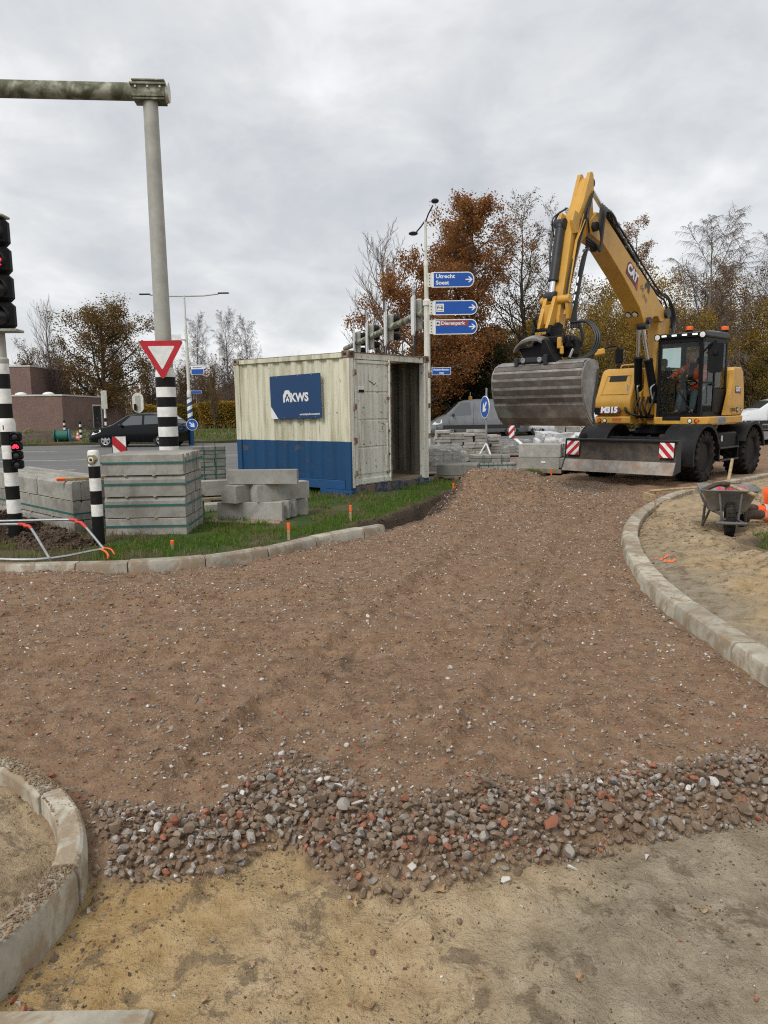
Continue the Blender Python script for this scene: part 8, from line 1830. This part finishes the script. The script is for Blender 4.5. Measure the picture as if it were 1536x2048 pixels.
# ------------------------------------------------------------------ material yard
def pallet(t, x0, y0, L, W_, rz=0, z=0.0):
    for k in range(6): mb = MB(); mb.box((x0+L/2, y0+W_*(k+.5)/6, z+.125), (L, W_/6-.03, .022)); mb.build('pallet_board', m_pallet, t, None)
    for k in range(3):
        mb = MB(); mb.box((x0+L*(.06+.44*k), y0+W_/2, z+.068), (.10, W_, .09)); mb.build('pallet_bearer', m_pallet, t, None)
    mb = MB()
def brickpack(name, label, loc, rz, size, n, me, gapz=0, jitter=.01, skip=0, pal=True, straps=(), sd_=1, cat='block stack', group=None):
    """n=(along, deep, layers) stones of mesh me with pitch size"""
    rg_ = random.Random(sd_); t = thing(name, label, cat, loc, rz, group); z0_ = .138 if pal else 0
    if pal: pallet(t, -.06, -.06, n[0]*size[0]+.12, n[1]*size[1]+.12)
    for l in range(n[2]):
        for i in range(n[0]):
            for j in range(n[1]):
                if l == n[2]-1 and rg_.random() < skip: continue
                o = link('paver' if size[0] < .6 else 'block', me, t, (size[0]*(i+.5)+rg_.uniform(-jitter, jitter), size[1]*(j+.5)+rg_.uniform(-jitter, jitter), z0_+size[2]*(l+.5))); o.rotation_euler[2] = rg_.uniform(-jitter, jitter)*1.5
    for z in straps:
        mb = MB(); mb.box((n[0]*size[0]/2, -.008, z0_+z), (n[0]*size[0]+.02, .006, .016)); mb.box((n[0]*size[0]+.008, n[1]*size[1]/2, z0_+z), (.006, n[1]*size[1]+.02, .016)); mb.build('strap', m_strap, t, None)
    return t
def bmesh_box(name, sz, m_, b=.006): mb = MB(); mb.box((0, 0, 0), sz, b=b); return mb.mesh(name, m_, None)
p_grey = bmesh_box('paver', (.205, .102, .078), m_conc); p_slab = bmesh_box('slab', (.86, .135, .235), m_concd, .012); p_big = bmesh_box('paver', (.31, .205, .075), m_concl); p_up = bmesh_box('paver', (.10, .205, .20), m_concl)
brickpack('slab_pack', 'dark kerb slabs on a pallet right of the container', (1.13, 15.95, 0), R_(-12), (.87, .145, .24), (1, 6, 1), p_slab, jitter=.006, sd_=3)
t = brickpack('paver_pack', 'grey pavers with green straps in two steps on a pallet beside the dark slabs', (2.05, 16.75, 0), R_(4), (.104, .208, .205), (9, 3, 1), p_up, jitter=.004, straps=(.15,), sd_=4, cat='paver stack')
for l in range(2):
    for i in range(6):
        for j in range(3):
            if (i, j, l) == (5, 0, 1): continue
            o = link('paver', p_grey, t, (-.03+.11+.115*i*0+.208*(i % 4)+.0, .1+.108*j+.32*(i//4), .345+.08*l+.04)); o.rotation_euler[2] = rnd.uniform(-.03, .03)
mb = MB(); mb.box((.35, -.008, .44), (.9, .006, .012)); mb.box((.2, -.006, .42), (.012, .008, .20)); mb.box((.6, -.006, .42), (.012, .008, .20)); mb.build('strap', m_strap, t, None)
big1 = block_mesh('block', .98, .30, .30, .06, m_concl); big2 = block_mesh('block', .98, .24, .27, .02, m_conc)
t = thing('kerb_block_pack', 'large pale kerb blocks stacked on boards left of the dozer blade', 'block stack', (3.22, 18.0, 0), R_(-22))
for j in range(4): link('block', big2, t, (.49+.02*j, .13+.25*j, .235))
for j in range(2): o = link('block', big1, t, (.52, .16+.31*j, .53)); o.rotation_euler[2] = .02
mb = MB(); mb.box((.5, .5, .05), (1.1, 1.1, .09)); mb.build('pallet_board', m_pallet, t, None); mb = MB(); mb.box((.62, -.001, .26), (.10, .006, .05)); mb.build('paper_label', m_decalw, t, None)
for k in range(6): link('block', p_slab, t, (1.30, .10+.15*k, .24)).rotation_euler[2] = .02
# tumbled slab stacks behind
for q, (x, y, rz, n, lab, lay) in enumerate([(1.55, 20.4, .2, 4, 'untidy stack of pale slabs nearest the container', 11), (2.35, 21.0, .1, 3, 'untidy stack of pale slabs right of the container behind the strapped pavers', 9), (1.2, 18.9, .1, 3, 'low pack of pale slabs beside the plastic wrapped pallet', 5)]):
    t = thing('slab_stack', lab, 'slab stack', (x, y, 0), rz, 'untidy stacks of pale slabs'); pallet(t, -.05, -.05, n*.32+.1, .7)
    for l in range(lay):
        for i in range(n):
            if l > lay-4 and rnd.random() < .30*(l-lay+4): continue
            for j in range(3): o = link('slab', p_big, t, (.16+.32*i+rnd.uniform(-.05, .05), .1+.215*j+rnd.uniform(-.02, .02), .178+.082*l)); o.rotation_euler[2] = rnd.uniform(-.08, .08)
# packs under plastic film
def film(name, parent, x0, y0, x1, y1, z0_, z1_, m_, seed, amp=.035):
    V = []; F = []; per = []; n_ = 14
    for k in range(n_): per.append((x0+(x1-x0)*k/n_, y0))
    for k in range(8): per.append((x1, y0+(y1-y0)*k/8))
    for k in range(n_): per.append((x1-(x1-x0)*k/n_, y1))
    for k in range(8): per.append((x0, y1-(y1-y0)*k/8))
    N_ = len(per); L_n = 7
    for l in range(L_n):
        f = l/(L_n-1); z = z0_+(z1_-z0_)*f
        for k, (x, y) in enumerate(per):
            cx_, cy_ = (x0+x1)/2, (y0+y1)/2; d_ = amp*float(fbm(np.array([k*.9+seed]), np.array([f*5+k*.6]), seed)[0]); a = math.atan2(y-cy_, x-cx_); s = .10*(1-f)*float(fbm(np.array([k*.5]), np.array([seed*1.0]), 3)[0]+.3)
            V.append((x+(d_+s)*math.cos(a)+.02*math.copysign(1, x-cx_), y+(d_+s)*math.sin(a)+.02*math.copysign(1, y-cy_), z+d_*.6))
    for l in range(L_n-1):
        for k in range(N_): F.append((l*N_+k, l*N_+(k+1) % N_, (l+1)*N_+(k+1) % N_, (l+1)*N_+k))
    c0 = len(V)
    for k in range(N_): x, y, z = V[(L_n-1)*N_+k]; V.append(((x0+x1)/2+(x-(x0+x1)/2)*.55, (y0+y1)/2+(y-(y0+y1)/2)*.55, z1_+.03+.05*float(fbm(np.array([k*.7]), np.array([seed+.5]), 8)[0])))
    for k in range(N_): F.append(((L_n-1)*N_+k, (L_n-1)*N_+(k+1) % N_, c0+(k+1) % N_, c0+k))
    F.append([c0+k for k in range(N_)]); mb = MB(); mb.add(V, F); return mb.build(name, m_, parent, 50)
for q, (x, y, rz, n, lab, fm, am) in enumerate([(.98, 17.35, .05, (4, 3, 6), 'pavers under clear plastic film against the right side of the container', m_film, .05), (3.15, 23.6, .0, (7, 3, 4), 'wide pallet of pavers under loose clear film in front of the grey van', m_film, .12), (4.75, 21.7, .1, (6, 4, 7), 'pallet wrapped in crumpled white plastic behind the excavator blade', m_film, .12)]):
    t = brickpack('wrapped_pallet', lab, (x, y, 0), rz, (.21, .21, .085), n, bmesh_box('paver', (.204, .204, .08), m_conc), jitter=.006, sd_=q+9, cat='pallet'); film('plastic_film', t, -.03, -.03, n[0]*.21+.03, n[1]*.21+.03, .12, .17+n[2]*.085, fm, q+2, am)
    if q == 2: film('white_sheet', t, -.05, -.05, n[0]*.21+.06, n[1]*.21+.06, .46, .20+n[2]*.085, m_tarp, 5, .16)
for k, (x, y, z, rz, rx, L, lab) in enumerate([(3.95, 20.6, .42, -.9, .55, 1.0, 'white plank leaning between the wrapped pallets'), (4.35, 20.9, .36, .6, -.5, .7, 'short brown plank leaning beside the white plank'), (3.3, 21.3, .16, .3, .1, .9, 'weathered plank lying between the wrapped pallets')]):
    mb = MB(); mb.box((0, 0, 0), (L, .12, .03), b=.004); o = mb.build('plank', m_white if k == 0 else m_wood, None, None); o.location = (x, y, z); o.rotation_euler = (0, rx, rz); tag(o, lab, 'plank')
t = thing('block_on_pack', 'loose grey blocks lying on top of the white wrapped pallet', 'blocks', (5.2, 21.95, .80), .1); 
for k, (x, z, sx_, sz) in enumerate([(-.05, .12, .22, .24), (.30, .10, .40, .16), (.75, .06, .5, .10)]): mb = MB(); mb.box((x, 0, z), (sx_, .3, sz), b=.01); mb.build('block', m_conc, t, None)
mb = MB(); mb.prism([(5.6, 0), (7.2, 0), (7.3, .3), (6.9, .62), (5.8, .58), (5.5, .28)], 22.3, 23.0, 'y'); o = mb.build('white_sheeted_pile', m_tarp, None, None, .1); tag(o, 'low pile under a white sheet behind the excavator', 'sheeted pile')

# ------------------------------------------------------------------ litter on the ground
def leaf_obj(x, y, s, lab, seed):
    rg_ = random.Random(seed); P = []; n_ = 14
    for k in range(n_): a = 2*math.pi*k/n_; r = s*(1 if k % 2 == 0 else .55)*rg_.uniform(.75, 1.1); P.append((r*math.cos(a), r*.75*math.sin(a), s*.25*math.sin(2*a+seed)+s*.3*(r/s)**2))
    P.append((0, 0, 0)); mb = MB(); mb.add(P, [(k, (k+1) % n_, n_) for k in range(n_)]); mb.tube([(0, 0, 0), (-s*.9, .1*s, .05*s), (-s*1.5, .3*s, .03*s)], s*.04, 4); o = mb.build('leaf', m_leafdry, None, None); o.location = (x, y, h1(x, y)+.006); o.rotation_euler = (rg_.uniform(-.4, .4), rg_.uniform(-.4, .4), rg_.uniform(0, 6)); tag(o, lab, 'leaf', 'dry leaves on the wet sand')
for k, (x, y, s, lab) in enumerate([(1.03, 2.26, .026, 'curled dry leaf on the grey sand at the right, largest of the dry leaves'), (-.12, 2.31, .020, 'dry leaf just in front of the rubble, near the middle'), (.26, 1.99, .017, 'pale dry leaf on the sand below the middle of the rubble'), (-.53, 1.92, .022, 'dry leaf on the yellow sand near the loose kerb stone'), (-.42, 2.04, .020, 'flat orange brown leaf on the yellow sand'), (-.06, 1.93, .026, 'star shaped dry leaf at the bottom middle'), (.55, 1.98, .022, 'whitish curled leaf right of the middle of the wet sand'), (.32, 1.74, .02, 'dry leaf at the bottom edge right of the middle'), (.17, 2.34, .03, 'reddish crumpled leaf at the edge of the rubble')]): leaf_obj(x, y, s, lab, k+3)
mb = MB()
for k in range(9):
    x, y = 2.78+rnd.uniform(-.07, .07), 7.25+rnd.uniform(-.16, .16); s = .017; mb.add([(x, y, h1(x, y)+.008), (x+s, y+rnd.uniform(-.02, .03), h1(x, y)+.02), (x+s*.7, y+s, h1(x, y)+.03), (x-.01, y+s*.8, h1(x, y)+.012)], [(0, 1, 2, 3)])
o = mb.build('orange_tape_scraps', m_orange); tag(o, 'scraps of torn orange tape on the sand beside the pale kerb', 'litter', None, 'stuff')
for k, (x, y, L, rz, lab) in enumerate([(.42, 2.86, .16, 2.2, 'thin forked twig lying on the rubble'), (.62, 2.70, .13, -.7, 'thin straight stick in the rubble right of the middle'), (.84, 3.1, .07, 1.0, 'short pale stick at the top of the rubble')]):
    z = h1(x, y)+.045; mb = MB(); mb.tube([(-L/2, 0, .0), (0, .006, .012), (L/2, -.004, .0)], [.0045, .0035, .002], 6); mb.tube([(0, .006, .012), (L*.3, .03, .02)], .003, 5); o = mb.build('twig', m_twig); o.location = (x, y, z); o.rotation_euler = (0, .1, rz); tag(o, lab, 'twig')

# larger pale pieces of tile and stone that lie on top of the rubble and the gravel
SHD = [((-.67, 2.94), .026, 3), ((-.21, 2.88), .028, 3), ((-.48, 3.22), .024, 3), ((-.87, 3.40), .020, 3), ((-.63, 3.01), .013, 3), ((.40, 2.39), .021, 3), ((.64, 2.43), .024, 3), ((1.03, 3.07), .024, 4), ((.97, 2.88), .028, 1), ((.91, 3.66), .022, 3), ((1.81, 3.73), .018, 3), ((.43, 3.30), .022, 1), ((1.40, 3.57), .018, 3), ((-1.09, 3.57), .02, 1), ((-.90, 2.70), .018, 3), ((.64, 2.98), .019, 3), ((.94, 2.52), .020, 3), ((.44, 2.28), .014, 3), ((-.02, 2.62), .03, 1), ((.02, 2.86), .016, 3)]
m_pinktile = stone_mat('pink_tile', [(.55, .36, .29), (.6, .42, .33)])
for k, ((x, y), s, mi) in enumerate(SHD):
    V, Fc = SHARDS[k % 8]; V = V*np.array([1, 1, 1.6]); me_ = mesh_np('tile_shard', V, Fc, [m_pinktile if mi == 4 else m_stones[mi]], None, False)
    o = link('tile_shard', me_, ground); z = h1(x, y); rub_ = float(rf(x)) < y < float(rb(x)); o.location = (x, y, z+(.042 if rub_ else .008)); o.scale = (s, s, s); o.rotation_euler = (rnd.uniform(.1, .6), rnd.uniform(-.4, .4), rnd.uniform(0, 6))
